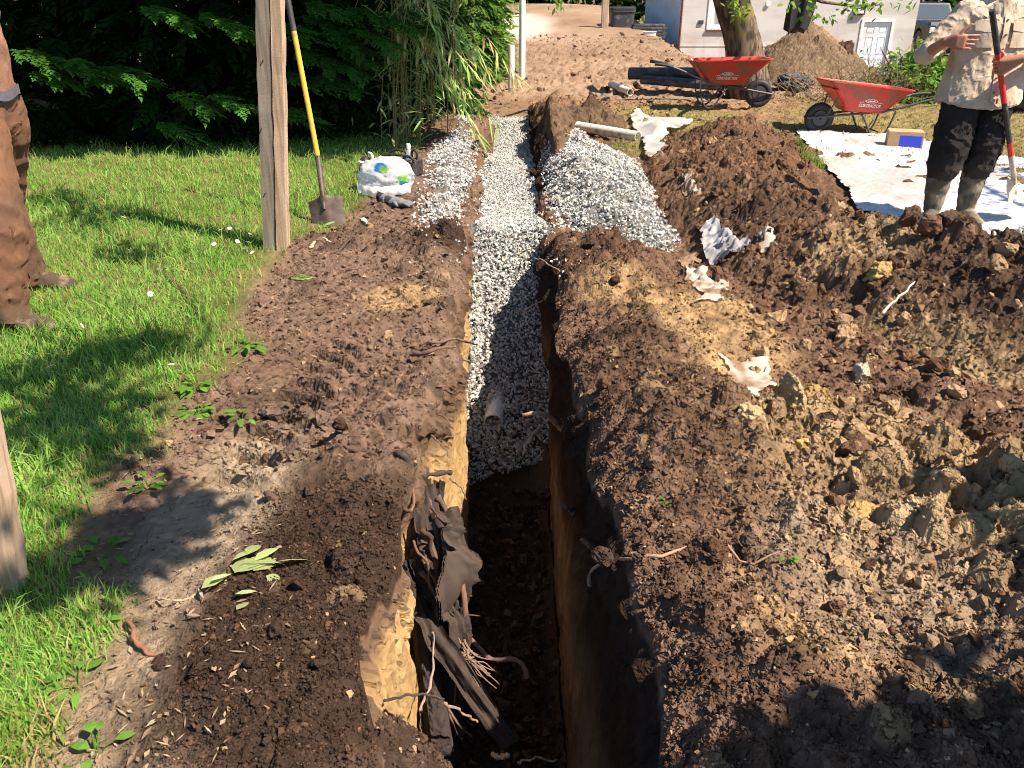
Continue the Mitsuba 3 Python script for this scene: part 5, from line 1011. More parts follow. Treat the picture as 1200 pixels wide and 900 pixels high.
bx, by = (3.780, 10.556); wheelbarrow('wheelbarrow', (bx, by, 0.0), math.radians(2), math.radians(4.0), 'red wheelbarrow with its black wheel at the left end, standing by the plastic sheet', -1, True, .90)
bx, by = (3.617, 12.705); wheelbarrow('wheelbarrow_001', (bx, by, .06), math.radians(178), math.radians(-1.), 'red wheelbarrow with its handles to the left, in front of the old tree trunk', 1, False, .98)

# ---------------------------------------------------------------- plastic sheet, torn fabric and liner
def sheet_poly(key, poly, step, hfn, mat, colfn, thick=0.0, rag=0.0, seed=1, zbase=None, smooth=True):
    P = shapely.Polygon(poly); x0, y0, x1, y1 = P.bounds; r = np.random.default_rng(seed)
    X, Y = np.meshgrid(np.arange(x0 - step, x1 + step, step), np.arange(y0 - step, y1 + step, step))
    ins = shapely.contains_xy(P, (X + rag * fb(X, Y, .12, 3, seed)).ravel(), (Y + rag * fb(X, Y, .12, 3, seed + 1)).ravel()).reshape(X.shape)
    Z = (top_z(X.ravel(), Y.ravel())[0].reshape(X.shape) if zbase is None else zbase(X, Y)) + hfn(X, Y)
    f = grid_faces(*X.shape); f = f[ins.ravel()[f].all(1)]; v = np.stack([X, Y, Z], -1).reshape(-1, 3); c = colfn(X, Y).reshape(-1, 3)
    used, inv = np.unique(f, return_inverse=True); put(key, (v[used], inv.reshape(-1, 3), c[used]), mat, smooth=smooth)
def tarp_h(X, Y):
    a = np.abs(fb(X, Y, .55, 3, 31)); b = np.abs(fb(X * .5 + Y * .3, Y, .22, 3, 32))
    return .022 + .012 * np.exp(-a / .03) + .006 * np.exp(-b / .05) + .03 * fb(X, Y, 1.1, 2, 33)
def tarp_c(X, Y):
    d = ss(.50, .68, fb(X, Y, .6, 4, 35) + .42 + .16 * ss(4.2, 3.0, X) * ss(9.5, 7.5, Y)); return lerp((.42, .42, .43), (.33, .29, .24), d * .7)
scene['sheeting'] = pr(VC, .38, .5)
sheet_poly('plastic_sheet', [(3.527, 10.629), (4.194, 10.413), (4.783, 10.274), (4.800, 9.276), (5.275, 8.541), (6.047, 8.079), (3.779, 4.786), (2.927, 5.152), (2.843, 5.851), (2.684, 6.322), (2.967, 7.466), (3.179, 8.791)], .022, tarp_h, 'sheeting', tarp_c, rag=.06, seed=41, zbase=lambda X, Y: sum(gz(X + .14 * a, Y + .14 * b) for a in (-1, 0, 1) for b in (-1, 0, 1)) / 9)
tag('plastic_sheet', 'large wrinkled white plastic sheet spread on the ground under the booted worker', 'plastic sheet')
def fab_h(X, Y): return .02 + .035 * np.exp(-np.abs(fb(X, Y, .45, 2, 51)) / .07) + .05 * fb(X, Y, .35, 2, 52) + .10 * np.exp(-((X - 1.75) / .15) ** 2 - ((Y - 10.1) / .4) ** 2)
def fab_c(X, Y): return lerp((.54, .54, .53), (.36, .30, .24), ss(.55, .75, fb(X, Y, .25, 3, 53) + .5))
sheet_poly('torn_fabric', [(1.577, 11.410), (1.806, 12.503), (1.838, 11.327), (2.269, 11.327), (2.341, 11.006), (2.019, 10.274), (1.796, 9.878), (1.702, 8.947), (1.592, 7.865), (1.521, 7.782), (1.532, 8.740), (1.367, 8.079), (1.355, 8.445), (1.464, 9.509), (1.452, 10.139)], .016, fab_h, 'film', fab_c, rag=.12, seed=43, zbase=lambda X, Y: base_z(X, Y) + .05)
tag('torn_fabric', 'torn white filter fabric draped over the end of the perforated pipe', 'fabric')
def lump_h(X, Y): return .03 + .05 * np.exp(-np.abs(fb(X, Y, .40, 2, 61)) / .08) + .05 * fb(X, Y, .3, 2, 62)
sheet_poly('fabric_scrap', [(1.276, 5.493), (1.380, 5.557), (1.436, 5.273), (1.495, 4.961), (1.393, 4.910), (1.231, 4.946), (1.227, 5.201)], .014, lump_h, 'film', lambda X, Y: lerp((.52, .53, .56), (.40, .39, .40), clip01(.5 + 2 * fb(X, Y, .2, 3, 63))), rag=.08, seed=44)
tag('fabric_scrap', 'grey plastic scrap poking out of the soil heap right of the gravel heap', 'fabric')
def strip_h(X, Y): return .012 + .014 * np.exp(-np.abs(fb(X, Y, .3, 2, 71)) / .10)
def strip_c(X, Y): return lerp((.60, .55, .48), (.34, .23, .15), ss(.42, .62, fb(X, Y, .10, 3, 73) + .5))
for i, (pl, t) in enumerate((([(1.104, 5.152), (1.199, 5.211), (1.146, 4.873), (1.170, 4.619), (1.263, 4.652), (1.229, 4.388), (1.136, 4.315), (1.144, 4.149), (0.989, 4.109), (1.054, 4.619)], 'torn white liner strip lying between the bare path and the heap below the gravel'),
        ([(0.951, 3.363), (1.018, 3.325), (1.156, 3.382), (1.110, 3.157), (1.033, 3.099), (1.005, 2.971), (0.917, 2.926), (0.898, 3.074)], 'torn white liner piece left of the largest pale tan clod'),
        ([(1.407, 6.868), (1.422, 6.615), (1.368, 6.105), (1.303, 6.001), (1.309, 6.379)], 'small torn white scrap at the right foot of the gravel heap'),
        ([(1.574, 5.152), (1.597, 5.037), (1.605, 4.820), (1.511, 4.820)], 'tiny white scrap on the dark part of the heap'),
        ([(-1.113, 6.001), (-1.045, 6.052), (-0.989, 5.851), (-1.051, 5.778)], 'white scrap on the mud below the dark gloves'),
        ([(-0.772, 14.182), (-0.628, 14.438), (-0.508, 13.461), (-0.684, 13.237)], 'white scrap at the far left end of the trench'))):
    key = nm('liner_scrap', i); sheet_poly(key, pl, .009 if i != 5 else .02, strip_h, 'film', strip_c, rag=.16, seed=80 + i); tag(key, t, 'plastic scrap')
# cardboard box with blue print
cx, cy = (4.352, 9.220); cR = rotz(math.radians(-18))
def carton(key, L, W, Hh, loc, R):
    put(key + '__carton', xf(box(L, W, Hh, (0, 0, Hh / 2), .003), R, loc), 'card'); fl = [box(L - .01, W / 2 - .004, .004, (0, s * W / 4, Hh + .0025)) for s in (-1, 1)]
    put(key + '__flap', xf(fl[0], R @ rotx(.01), loc), 'card'); put(key + '__flap_001', xf(fl[1], R @ rotx(-.01), loc), 'card')
    put(key + '__blue_print', xf(join(box(L * .62, .0015, Hh * .72, (L * .14, -W / 2 - .001, Hh * .42))), R, loc), 'blue_print')
carton('cardboard_box', .36, .26, .17, (cx - .02, cy + .12, .03), cR); tag('cardboard_box', 'small cardboard box with a blue printed side on the plastic sheet', 'box')

# ---------------------------------------------------------------- things lying by the bag
def blobmesh(c, r, seed, amp=.25, sub=4, freq=2.2, flat=-.9):
    m = trimesh.creation.icosphere(subdivisions=sub); v = np.array(m.vertices); n = meshkit.fbm(v * freq + seed, 3, seed) - .5; rg = np.exp(-np.abs(meshkit.fbm(v * freq * 1.4 + seed * 2.3, 3, seed + 9) - .5) / .05)
    v = v * (1 + amp * n + .10 * rg * amp * 2)[:, None]; v[:, 2] = np.maximum(v[:, 2], flat); return v * r + c, np.array(m.faces), np.array(m.vertices)
bx, by = (-1.082, 7.103); bz = float(gz(np.array([bx]), np.array([by]))[0])
v, f, u = blobmesh((bx, by + .06, bz + .135), (.235, .18, .175), 12, .36, 4, 2.8)
c = lerp((.66, .71, .76), (.82, .84, .85), clip01(.5 + 2.5 * (meshkit.fbm(u * 3, 3, 4) - .5)))
def spot(d, s, wob, seed): return (u @ unit(d) + wob * (meshkit.fbm(u * 6, 2, seed) - .5)) > s
c[spot((-.12, -.80, .60), .975, .06, 5)] = (.03, .22, .75); c[spot((-.02, -.86, .50), .990, .05, 6)] = (.25, .55, .08)
c[spot((.68, -.72, .0), .965, .06, 7)] = (.28, .62, .12); c[spot((.64, -.72, -.20), .984, .05, 8)] = (.05, .30, .72)
put('plastic_bag__bag', (v, f), 'bag_film', smooth=True, color=c)
hem = spline([(bx - .24, by - .04, bz + .09), (bx - .13, by - .17, bz + .075), (bx + .06, by - .185, bz + .075), (bx + .22, by - .10, bz + .09)], 26)
hv = np.vstack([hem + [0, -.012, .035], hem + [0, -.030, 0], hem + [0, -.022, -.045], hem + [0, 0, -.045], hem + [0, .0, .03]]); hv += (.006 * np.sin(np.arange(len(hv)) * 1.7))[:, None] * [0, 1, .6]
put('plastic_bag__folded_hem', (hv, np.vstack([grid_faces(5, 26)])), 'film', smooth=True, color=(.84, .84, .83)); tag('plastic_bag', 'translucent white plastic bag with blue and green print by the left gravel strip', 'plastic bag')
tx, ty = (-0.979, 7.949); tz = float(gz(np.array([tx]), np.array([ty]))[0])
put('water_bottle__body', loft([(tx, ty, tz, .036, .036), (tx, ty, tz + .01, .042, .042), (tx, ty, tz + .15, .043, .043), (tx, ty, tz + .19, .034, .034), (tx, ty, tz + .215, .017, .017), (tx, ty, tz + .225, .017, .017)], 24), 'smoke', smooth=40) if 'smoke' in scene else None
scene['smoke'] = pr(rgb(.26, .27, .29), .25, .5)
put('water_bottle__body', loft([(tx, ty, tz, .040, .040), (tx, ty, tz + .01, .046, .046), (tx, ty, tz + .15, .047, .047), (tx, ty, tz + .19, .036, .036), (tx, ty, tz + .215, .018, .018), (tx, ty, tz + .225, .018, .018)], 24), 'smoke', smooth=40)
put('water_bottle__cap', loft([(tx, ty, tz + .2255, .021, .021), (tx, ty, tz + .262, .021, .021), (tx, ty, tz + .268, .016, .016)], 18), 'pvc_clean', smooth=40); tag('water_bottle', 'grey bottle with a white cap standing behind the plastic bag', 'bottle')
def tool_bag(key, x, y, w, d, h, rz, label):
    z = float(gz(np.array([x]), np.array([y]))[0]); R = rotz(rz); at = lambda m: xf(m, R, (x, y, z))
    put(key + '__body', at(box(w, d, h, (0, 0, h / 2), .02)), 'black_fibre'); put(key + '__frame', at(tube(spline([(-w / 2 - .01, -d / 2, h - .02), (-w / 2, -d / 2 - .01, h + .03), (w / 2, -d / 2 - .01, h + .03), (w / 2 + .01, -d / 2, h - .02)], 14), .011, 8)), 'rubber')
    put(key + '__handle', at(tube(spline([(-w * .3, 0, h), (-w * .2, 0, h + .07), (w * .2, 0, h + .07), (w * .3, 0, h)], 14), .012, 8)), 'rubber'); tag(key, label, 'tool case')
tool_bag('tool_case', *(-1.077, 7.949), .30, .14, .13, -.25, 'black tool case lying open behind the plastic bag')
tool_bag('tool_case_001', *(-0.883, 7.582), .07, .20, .16, -.45, 'dark upright tool case right of the plastic bag, below the bottle')
gx, gy = (-1.387, 7.949); g0 = float(gz(np.array([gx]), np.array([gy]))[0])
put('drink_pouch__body', blobmesh((gx, gy, g0 + .07), (.075, .07, .085), 31, .3, 3)[:2], 'black_fibre', smooth=True)
put('drink_pouch__strap', tube(spline([(gx - .06, gy - .05, g0 + .09), (gx - .03, gy - .09, g0 + .12), (gx + .04, gy - .06, g0 + .10), (gx + .07, gy - .04, g0 + .15), (gx + .03, gy, g0 + .19)], 20), .012, 8), 'pvc_clean', smooth=True); tag('drink_pouch', 'black pouch with a white curled strap left of the plastic bag', 'pouch')
for i, (px, rz, t) in enumerate((((-0.989, 6.525), -.6, 'black and grey work glove under the lower edge of the plastic bag, the left one'), ((-0.902, 6.437), -.3, 'black and grey work glove under the lower edge of the plastic bag, the right one'))):
    z = float(gz(np.array([px[0]]), np.array([px[1]]))[0]); R = rotz(rz); key = nm('work_glove', i)
    sg = [(((-.05, 0, .025), .034), ((.03, 0, .025), .036), ((.02, .03, .024), .03))] + [(((.03, -.033 + .022 * k, .026), .014), ((.075 + .01 * (k in (1, 2)), -.04 + .026 * k, .030), .012), ((.115, -.042 + .027 * k, .014), .011)) for k in range(4)] + [(((-.01, -.03, .025), .016), ((.03, -.075, .018), .012))]
    put(key + '__palm', xf(hulls(sg, .008, 4), R, (px[0], px[1], z)), 'cloth', smooth=True, color=(.16, .16, .165)); put(key + '__cuff', xf(loft([(-.05, 0, 0, .0, .0), (-.05, 0, 0, .01, .01)], 8), R, (0, 0, -5)), 'cloth', color=(.03, .03, .03)) if False else None
    put(key + '__cuff', xf(xf(loft([(0, 0, 0, .034, .030), (0, 0, .05, .040, .032), (0, 0, .052, .036, .028), (0, 0, .01, .030, .026)], 18), roty(-math.pi / 2), (-.045, 0, .03)), R, (px[0], px[1], z)), 'cloth', smooth=True, color=(.03, .03, .032)); tag(key, t, 'glove')

# black plastic bundle and cloth near the tree
v, f, u = blobmesh(((5.031, 15.560, 0.000)[0], (5.031, 15.560, 0.000)[1], .14), (.30, .22, .17), 44, .7, 5, 3.0); put('plastic_bundle', (v, f), 'black_pipe', smooth=True); tag('plastic_bundle', 'crumpled black plastic bundle on the grass between the two wheelbarrows', 'plastic')
hb = np.array((5.083, 16.000, 1.001)); hz = np.linspace(0, 1.1, 40); an = np.arange(40) * 2 * np.pi / 40
V = np.vstack([np.stack([hb[0] + .10 * t + (.23 - .05 * t + .045 * np.sin(5 * an + 2 * t) + .02 * np.sin(11 * an)) * np.cos(an) * (.78 + .2 * min(t * 3, 1)), hb[1] + .12 * np.sin(an) * (1 + .3 * np.sin(4 * an)), np.full(40, hb[2] + t) + .05 * np.sin(3 * an) * (t < .05)], 1) for t in hz])
i, j = np.meshgrid(np.arange(39), np.arange(40), indexing='ij'); k_ = (j + 1) % 40
put('hanging_cloth', (np.vstack([V, V[:40].mean(0)[None], V[-40:].mean(0)[None]]), np.vstack([np.stack([i * 40 + j, i * 40 + k_, (i + 1) * 40 + k_], -1).reshape(-1, 3), np.stack([i * 40 + j, (i + 1) * 40 + k_, (i + 1) * 40 + j], -1).reshape(-1, 3), np.stack([np.full(40, 1600), (np.arange(40) + 1) % 40, np.arange(40)], 1), np.stack([np.full(40, 1601), 1560 + np.arange(40), 1560 + (np.arange(40) + 1) % 40], 1)])), 'rubber', smooth=True); tag('hanging_cloth', 'black cloth hanging down in front of the tall tan mound', 'cloth')
v, f, u = blobmesh(((6.274, 17.000, 0.424)[0] + .1, 17.2, (6.377, 17.000, 0.300)[2] + .02), (.32, .28, .42), 58, .75, 4, 2.6); put('tree_stump', (v, f), 'soil', smooth=False, color=lerp((.075, .045, .036), (.16, .085, .06), clip01(meshkit.fbm(u * 4, 3, 2)))); tag('tree_stump', 'dark reddish root stump right of the tall tan mound, by the white door', 'stump')
gp = (7.326, 12.307); put('dark_crate', blobmesh((gp[0] + .35, gp[1] + .3, .22), (.5, .4, .42), 61, .5, 4)[:2], 'black_pipe', smooth=True); tag('dark_crate', 'dark plastic bundle behind the booted worker at the right edge', 'plastic')

# ---------------------------------------------------------------- roots, sticks and the buried fabric on the trench side
def stick(key, pts, r0, r1, seed, col, label, cat_='root', wob=.006, n=22, sides=7):
    rr = np.random.default_rng(seed); q = wiggle(pts, n, wob, seed); on = (q[:, 2] > -.05) & ((q[:, 0] < rim_left(q[:, 1]) - .03) | (q[:, 0] > rim_right(q[:, 1]) + .03)); q[:, 2] = np.where(on, np.maximum(q[:, 2], top_z(q[:, 0], q[:, 1])[0] + r0 * .5), q[:, 2])
    v, f = tube(q, np.linspace(r0, r1, n) * (1 + .18 * rr.normal(size=n)), sides)
    put(key, (v, f), 'stone', smooth=True, color=np.array(col) * (.7 + .6 * meshkit.fbm(v * 60, 2, seed)[:, None])); tag(key, label, cat_)
ROOT, RED, PALE_R, BLK = (.14, .092, .066), (.155, .082, .057), (.34, .235, .15), (.05, .038, .032)
SX = [
 ([(0.053, 3.450, -0.278), (0.129, 3.450, -0.269), (0.197, 3.500, -0.331), (0.282, 3.500, -0.425)], .010, .016, PALE_R, 'thick broken root jutting from the right trench wall, the upper light one'),
 ([(0.055, 3.300, -0.396), (0.088, 3.350, -0.356), (0.132, 3.500, -0.378)], .009, .011, PALE_R, 'pale peeled root end hanging from the right trench wall'),
 ([(0.231, 3.400, -0.270), (0.242, 3.400, -0.370), (0.222, 3.350, -0.471)], .004, .002, ROOT, 'thin root dangling from the broken light root'),
 ([(0.191, 2.720, -0.294), (0.229, 2.720, -0.322), (0.274, 2.750, -0.371)], .008, .010, ROOT, 'short brown root stub on the right trench wall, middle one'),
 ([(0.253, 2.500, -0.306), (0.279, 2.500, -0.326), (0.308, 2.520, -0.375)], .007, .008, PALE_R, 'short pale root stub on the right trench wall, lower one'),
 ([(-0.139, 4.200, -0.799), (-0.074, 4.100, -0.844), (0.000, 4.000, -0.898)], .003, .002, RED, 'thin reddish root hanging below the drain pipe'),
 ([(0.061, 5.000, -0.343), (0.120, 4.950, -0.278), (0.215, 4.900, -0.203)], .004, .003, PALE_R, 'thin pale root poking out of the right trench wall over the gravel'),
 ([(0.148, 5.113, 0.000), (0.207, 4.800, 0.060), (0.276, 4.563, 0.080)], .004, .003, PALE_R, 'thin pale root at the top of the right trench edge'),
 ([(0.234, 2.000, -0.112), (0.243, 2.050, -0.103), (0.336, 1.818, 0.130), (0.440, 1.820, 0.140), (0.524, 1.878, 0.120), (0.599, 1.805, 0.140), (0.728, 1.775, 0.140)], .006, .003, (.30, .19, .13), 'long thin root lying across the right bank towards the heap'),
 ([(-0.411, 3.655, 0.000), (-0.325, 3.614, 0.030), (-0.275, 3.950, -0.097), (-0.193, 3.900, -0.096)], .009, .005, ROOT, 'root crossing the left trench edge, the uppermost one'),
 ([(-0.455, 3.496, 0.010), (-0.344, 3.461, 0.050), (-0.261, 3.561, 0.030)], .011, .006, RED, 'stouter root on the left bank just below the uppermost one'),
 ([(-0.391, 3.452, 0.020), (-0.319, 3.750, -0.108), (-0.202, 3.700, -0.114)], .005, .003, ROOT, 'thin root hanging over the left trench edge above the gravel'),
 ([(-0.420, 3.014, 0.010), (-0.344, 3.100, -0.073), (-0.248, 3.000, -0.102)], .006, .003, ROOT, 'dark root running down the clay on the left wall'),
 ([(-0.318, 3.140, 0.020), (-0.229, 3.300, -0.097), (-0.178, 3.250, -0.149)], .004, .002, RED, 'thin root on the left wall beside the gravel'),
 ([(-0.315, 2.800, -0.032), (-0.278, 2.750, -0.042), (-0.233, 2.700, -0.070)], .004, .002, ROOT, 'short root on the lit clay wall, left side'),
 ([(-0.392, 2.406, 0.010), (-0.321, 2.401, 0.030), (-0.223, 2.550, -0.054)], .012, .009, BLK, 'dark straight root bridging the top of the buried fabric'),
 ([(-0.219, 2.500, -0.041), (-0.186, 2.450, -0.052), (-0.158, 2.420, -0.075)], .003, .002, ROOT, 'wispy root at the right end of the dark straight root'),
 ([(-0.361, 2.244, 0.000), (-0.321, 2.199, 0.030), (-0.321, 2.253, 0.040), (-0.349, 2.336, 0.020)], .006, .004, RED, 'small curled root left of the buried fabric'),
 ([(0.360, 3.565, 0.050), (0.523, 3.594, 0.060), (0.751, 3.513, 0.050)], .004, .002, (.22, .14, .10), 'thin root on the right bank, level with the tan patch'),
 ([(0.722, 2.877, 0.040), (0.756, 2.847, 0.070), (0.821, 2.872, 0.050)], .005, .003, RED, 'short reddish root on the right bank beside the torn liner'),
 ([(1.641, 3.419, 0.240), (1.716, 3.464, 0.300), (1.801, 3.511, 0.360)], .006, .004, (.60, .52, .42), 'pale bleached twig sticking up out of the heap'),
 ([(-1.021, 1.708, 0.010), (-0.946, 1.600, 0.030), (-0.913, 1.569, 0.025), (-0.878, 1.573, 0.010)], .007, .005, (.22, .105, .065), 'red brown strip of bark on the mud near the bottom left'),
 ([(-0.976, 1.794, 0.010), (-0.891, 1.761, 0.020), (-0.861, 1.783, 0.010)], .004, .003, (.36, .28, .19), 'dry stalk on the mud above the red bark strip'),
 ([(-1.149, 5.152, 0.000), (-1.094, 5.299, 0.050), (-1.111, 5.782, 0.030)], .010, .006, (.07, .05, .04), 'dark forked stick on the mud in front of the yellow shovel'),
 ([(-1.339, 5.312, 0.000), (-1.323, 5.430, 0.020)], .008, .006, (.55, .42, .22), 'pale wood chip in front of the yellow shovel blade'),
 ([(-1.056, 4.737, 0.010), (-0.928, 4.772, 0.015)], .008, .004, (.10, .055, .04), 'dark twig on the mud below the far wooden post'),
 ([(-1.321, 4.685, 0.000), (-1.221, 4.590, 0.020), (-1.161, 4.653, 0.010)], .008, .005, (.16, .24, .06), 'green stem lying on the mud in front of the far wooden post'),
 ([(-1.305, 5.540, 0.020), (-1.185, 5.345, 0.020)], .006, .006, (.50, .36, .26), 'light wood splinter beside the yellow shovel blade'),
 ([(-0.060, 1.780, -0.583), (-0.010, 1.750, -0.556)], .008, .008, (.46, .36, .22), 'short cut stick at the bottom of the trench edge'),
 ([(0.013, 1.750, -0.574), (0.077, 1.750, -0.563), (0.134, 1.750, -0.577)], .004, .003, PALE_R, 'thin pale root across the dark trench at the bottom edge'),
 ([(-0.361, 1.600, -0.186), (-0.272, 1.620, -0.174), (-0.186, 1.660, -0.224)], .004, .003, BLK, 'dark thin root along the crack in the left bank'),
 ([(-0.656, 1.600, -0.030), (-0.551, 1.620, -0.026), (-0.461, 1.650, -0.069), (-0.413, 1.620, -0.099)], .002, .002, (.10, .07, .05), 'hair thin rootlet on the dark soil at lower left'),
 ([(-0.267, 1.750, -0.364), (-0.252, 1.850, -0.377), (-0.245, 1.950, -0.354), (-0.252, 2.000, -0.303)], .004, .003, (.26, .20, .16), 'thin upright root over the black log end'),
 ([(-0.197, 1.750, -0.341), (-0.139, 1.780, -0.417), (-0.103, 1.800, -0.474)], .005, .003, (.22, .16, .12), 'thin root under the long fabric strip'),
]
for i, (p, a, b, c, t) in enumerate(SX): stick(nm('root' if 'root' in t else 'stick', i), p, a, b, 300 + i, c, t, 'root' if 'root' in t else 'stick')
# the long reddish root with its rootlets
stick('hairy_root__main_root', [(-0.307, 2.450, -0.010), (-0.274, 2.350, -0.085), (-0.241, 2.280, -0.133), (-0.197, 2.200, -0.168), (-0.164, 2.150, -0.216), (-0.150, 2.100, -0.314), (-0.140, 2.080, -0.397), (-0.095, 2.050, -0.420), (-0.055, 2.020, -0.427), (0.000, 2.000, -0.408), (0.046, 1.950, -0.442)], .011, .008, 401, RED, None, wob=.004, n=50)
labels.pop('hairy_root__main_root'); rr = np.random.default_rng(8); rl_ = []
hb = np.array((-0.150, 2.000, -0.401))
for i in range(22):
    d = unit([.5 + .5 * rr.normal(), -.3 + .4 * rr.normal(), -.6 + .5 * rr.normal()]); L = .05 + .09 * rr.random(); rl_.append(wiggle([hb + .03 * rr.normal(size=3), hb + d * L * .5, hb + d * L + [.02, 0, -.02]], 10, .006, i))
for i, q in enumerate(rl_): put('hairy_root__' + nm('rootlet', i), tube(q, np.linspace(.0035, .0012, 10), 5), 'stone', color=(.21, .145, .10))
tag('hairy_root', 'long reddish root with a knot of rootlets hanging over the buried fabric', 'root')
# black old fabric folded over the left edge
def ribbon(pts, w0, w1, seed, n=44, m=18, fold=.8, nrm=(.6, -.8, .1)):
    q = wiggle(pts, n, .003, seed); t = unit(np.gradient(q, axis=0)); s = unit(np.cross(t, np.array(nrm))); nn = np.cross(s, t); w = np.linspace(w0, w1, n)
    u = np.linspace(-1, 1, m); tt = np.linspace(0, 1, n)
    U_, T_ = np.meshgrid(u, tt); z = fold * 2.2 * fb(U_ * .55, T_ * .5, .3, 3, seed) + fold * 1.2 * np.abs(fb(U_ + .8 * T_, T_ * .4, .35, 2, seed + 7)) * 2 + .25 * (1 - U_ ** 2); u = u * (1 + .0)
    P = q[:, None] + s[:, None] * ((u[None] + .25 * fb(U_, T_, .12, 2, seed + 3) * np.abs(U_)) * w[:, None] / 2)[..., None] + nn[:, None] * (z * w[:, None] / 2)[..., None]
    v = P.reshape(-1, 3); f = grid_faces(n, m); v2 = (P - nn[:, None] * .004).reshape(-1, 3)
    return np.vstack([v, v2]), np.vstack([f, f[:, ::-1] + len(v)])
FB = [([(-0.324, 2.420, 0.001), (-0.311, 2.360, -0.092), (-0.295, 2.280, -0.175), (-0.288, 2.200, -0.327), (-0.270, 2.100, -0.459)], 0.085, 0.068, 1), ([(-0.286, 2.420, -0.009), (-0.264, 2.350, -0.120), (-0.230, 2.260, -0.178), (-0.199, 2.180, -0.275), (-0.169, 2.100, -0.386)], 0.093, 0.075, 2),
      ([(-0.346, 2.220, -0.183), (-0.321, 2.160, -0.259), (-0.275, 2.060, -0.315), (-0.188, 1.960, -0.381), (-0.107, 1.900, -0.481), (-0.008, 1.840, -0.605)], 0.085, 0.060, 3), ([(-0.314, 2.240, -0.181), (-0.259, 2.160, -0.259), (-0.200, 2.100, -0.297), (-0.175, 2.020, -0.384)], 0.078, 0.083, 4),
      ([(-0.234, 2.360, -0.092), (-0.203, 2.300, -0.155), (-0.186, 2.240, -0.287), (-0.191, 2.180, -0.383)], 0.109, 0.075, 5)]
for i, (p, a, b, s) in enumerate(FB): put('buried_fabric__' + nm('strip', i), (rb_ := ribbon(p, a, b, s)), 'cloth', smooth=True, color=np.array([.050, .038, .032]) * (.35 + 1.3 * meshkit.fbm(rb_[0] * [60, 60, 14], 3, s)[:, None]))
yv = np.linspace(1.98, 2.50, 70); zv = np.linspace(.015, -.66, 80); Yg, Zg = np.meshgrid(yv, zv)
fo = np.abs(fb(Yg * 1.0, Zg * .28, .055, 2, 3)); fo2 = fb(Yg + .3 * Zg, Zg * .25, .12, 3, 4)
Xg = -.275 + .04 * ss(.02, -.06, Zg) + .10 * np.exp(-((Zg + .22) / .12) ** 2) * np.exp(-((Yg - 2.2) / .15) ** 2) + .045 * np.exp(-fo / .05) + .09 * fo2 + .05 * ss(-.3, -.66, Zg)
vis = (fb(Yg, Zg * .5, .16, 3, 6) + .5 > .30 + .5 * np.abs(Yg - 2.24 - .12 * Zg) / .30) ; ff = grid_faces(80, 70); ff = ff[vis.ravel()[ff].all(1)]
dv_ = np.stack([Xg, Yg, Zg], -1).reshape(-1, 3); put('buried_fabric__drape', (np.vstack([dv_, dv_ - [.006, 0, 0]]), np.vstack([ff, ff[:, ::-1] + len(dv_)])), 'cloth', smooth=True, color=np.tile(lerp((.040, .031, .027), (.080, .062, .050), clip01(.5 + 2 * fb(Yg, Zg, .08, 3, 8))).reshape(-1, 3), (2, 1)))
rr = np.random.default_rng(21)
for i in range(13):
    y0 = 2.05 + .38 * rr.random(); zt = -.02 - .18 * rr.random(); L_ = .25 + .40 * rr.random(); xo = .02 + .05 * rr.random()
    q = wiggle([(float(rim_left(y0)) + xo, y0, zt), (float(rim_left(y0)) + xo + .05, y0 - .10 * L_, zt - L_ * .35), (float(rim_left(y0)) + xo + .05 + .05 * rr.random(), y0 - .25 * L_, zt - L_ * .7), (float(rim_left(y0)) + xo + .08 + .12 * rr.random(), y0 - .5 * L_ * rr.random() - .05, zt - L_)], 26, .010, 500 + i)
    put('buried_fabric__' + nm('root_strand', i), tube(q, np.linspace(.004 + .008 * rr.random(), .0025, 26) * (1 + .2 * rr.normal(size=26)), 7), 'cloth', smooth=True, color=np.array([.11, .078, .058]) * (.5 + .9 * rr.random()))
v, f, u = blobmesh(np.array((-0.268, 2.280, -0.229)), (.075, .065, .090), 71, .55, 5, 2.2); put('buried_fabric__bulge', (v, f), 'cloth', smooth=True, color=(.085, .066, .056))
v, f, u = blobmesh(np.array((-0.203, 2.220, -0.307)), (.045, .05, .10), 72, .55, 4, 2.2); put('buried_fabric__bulge_001', (v, f), 'cloth', smooth=True, color=(.058, .046, .040))
tag('buried_fabric', 'old black fabric twisted in folds over the left trench edge', 'fabric')
lg = spline([(-0.303, 2.120, -0.331), (-0.275, 2.020, -0.420), (-0.244, 1.920, -0.538), (-0.228, 1.860, -0.658)], 24); v, f = tube(lg, np.linspace(.030, .040, 24), 18)
an = np.arctan2(v[:, 1] - np.interp(v[:, 2], lg[::-1, 2], lg[::-1, 1]), v[:, 0] - np.interp(v[:, 2], lg[::-1, 2], lg[::-1, 0])); nv = normals_of(v, f); v = v + nv * (.006 * np.sin(an * 9) + .008 * (meshkit.fbm(v * [30, 30, 5], 3, 3) - .5))[:, None]
put('rotten_log', (v, f), 'soil', smooth=True, color=np.array([.055, .045, .042]) * (.6 + .8 * meshkit.fbm(v * [70, 70, 8], 3, 6)[:, None])); tag('rotten_log', 'black rotten log end upright against the left wall below the buried fabric', 'log')
l2 = spline([(-0.412, 1.600, -0.205), (-0.323, 1.560, -0.217), (-0.264, 1.500, -0.271), (-0.245, 1.420, -0.328)], 40); v, f = tube(l2, np.linspace(.026, .036, 40), 24); nv = normals_of(v, f); v = v + nv * (.016 * (meshkit.fbm(v * [34, 34, 34], 4, 13) - .5))[:, None] - [0, 0, .018]
put('rotten_log_001', (v, f), 'soil', smooth=True, color=np.array([.060, .046, .038]) * (.7 + .6 * meshkit.fbm(v * 40, 3, 16)[:, None])); tag('rotten_log_001', 'smooth brown buried log running off the bottom edge', 'log')
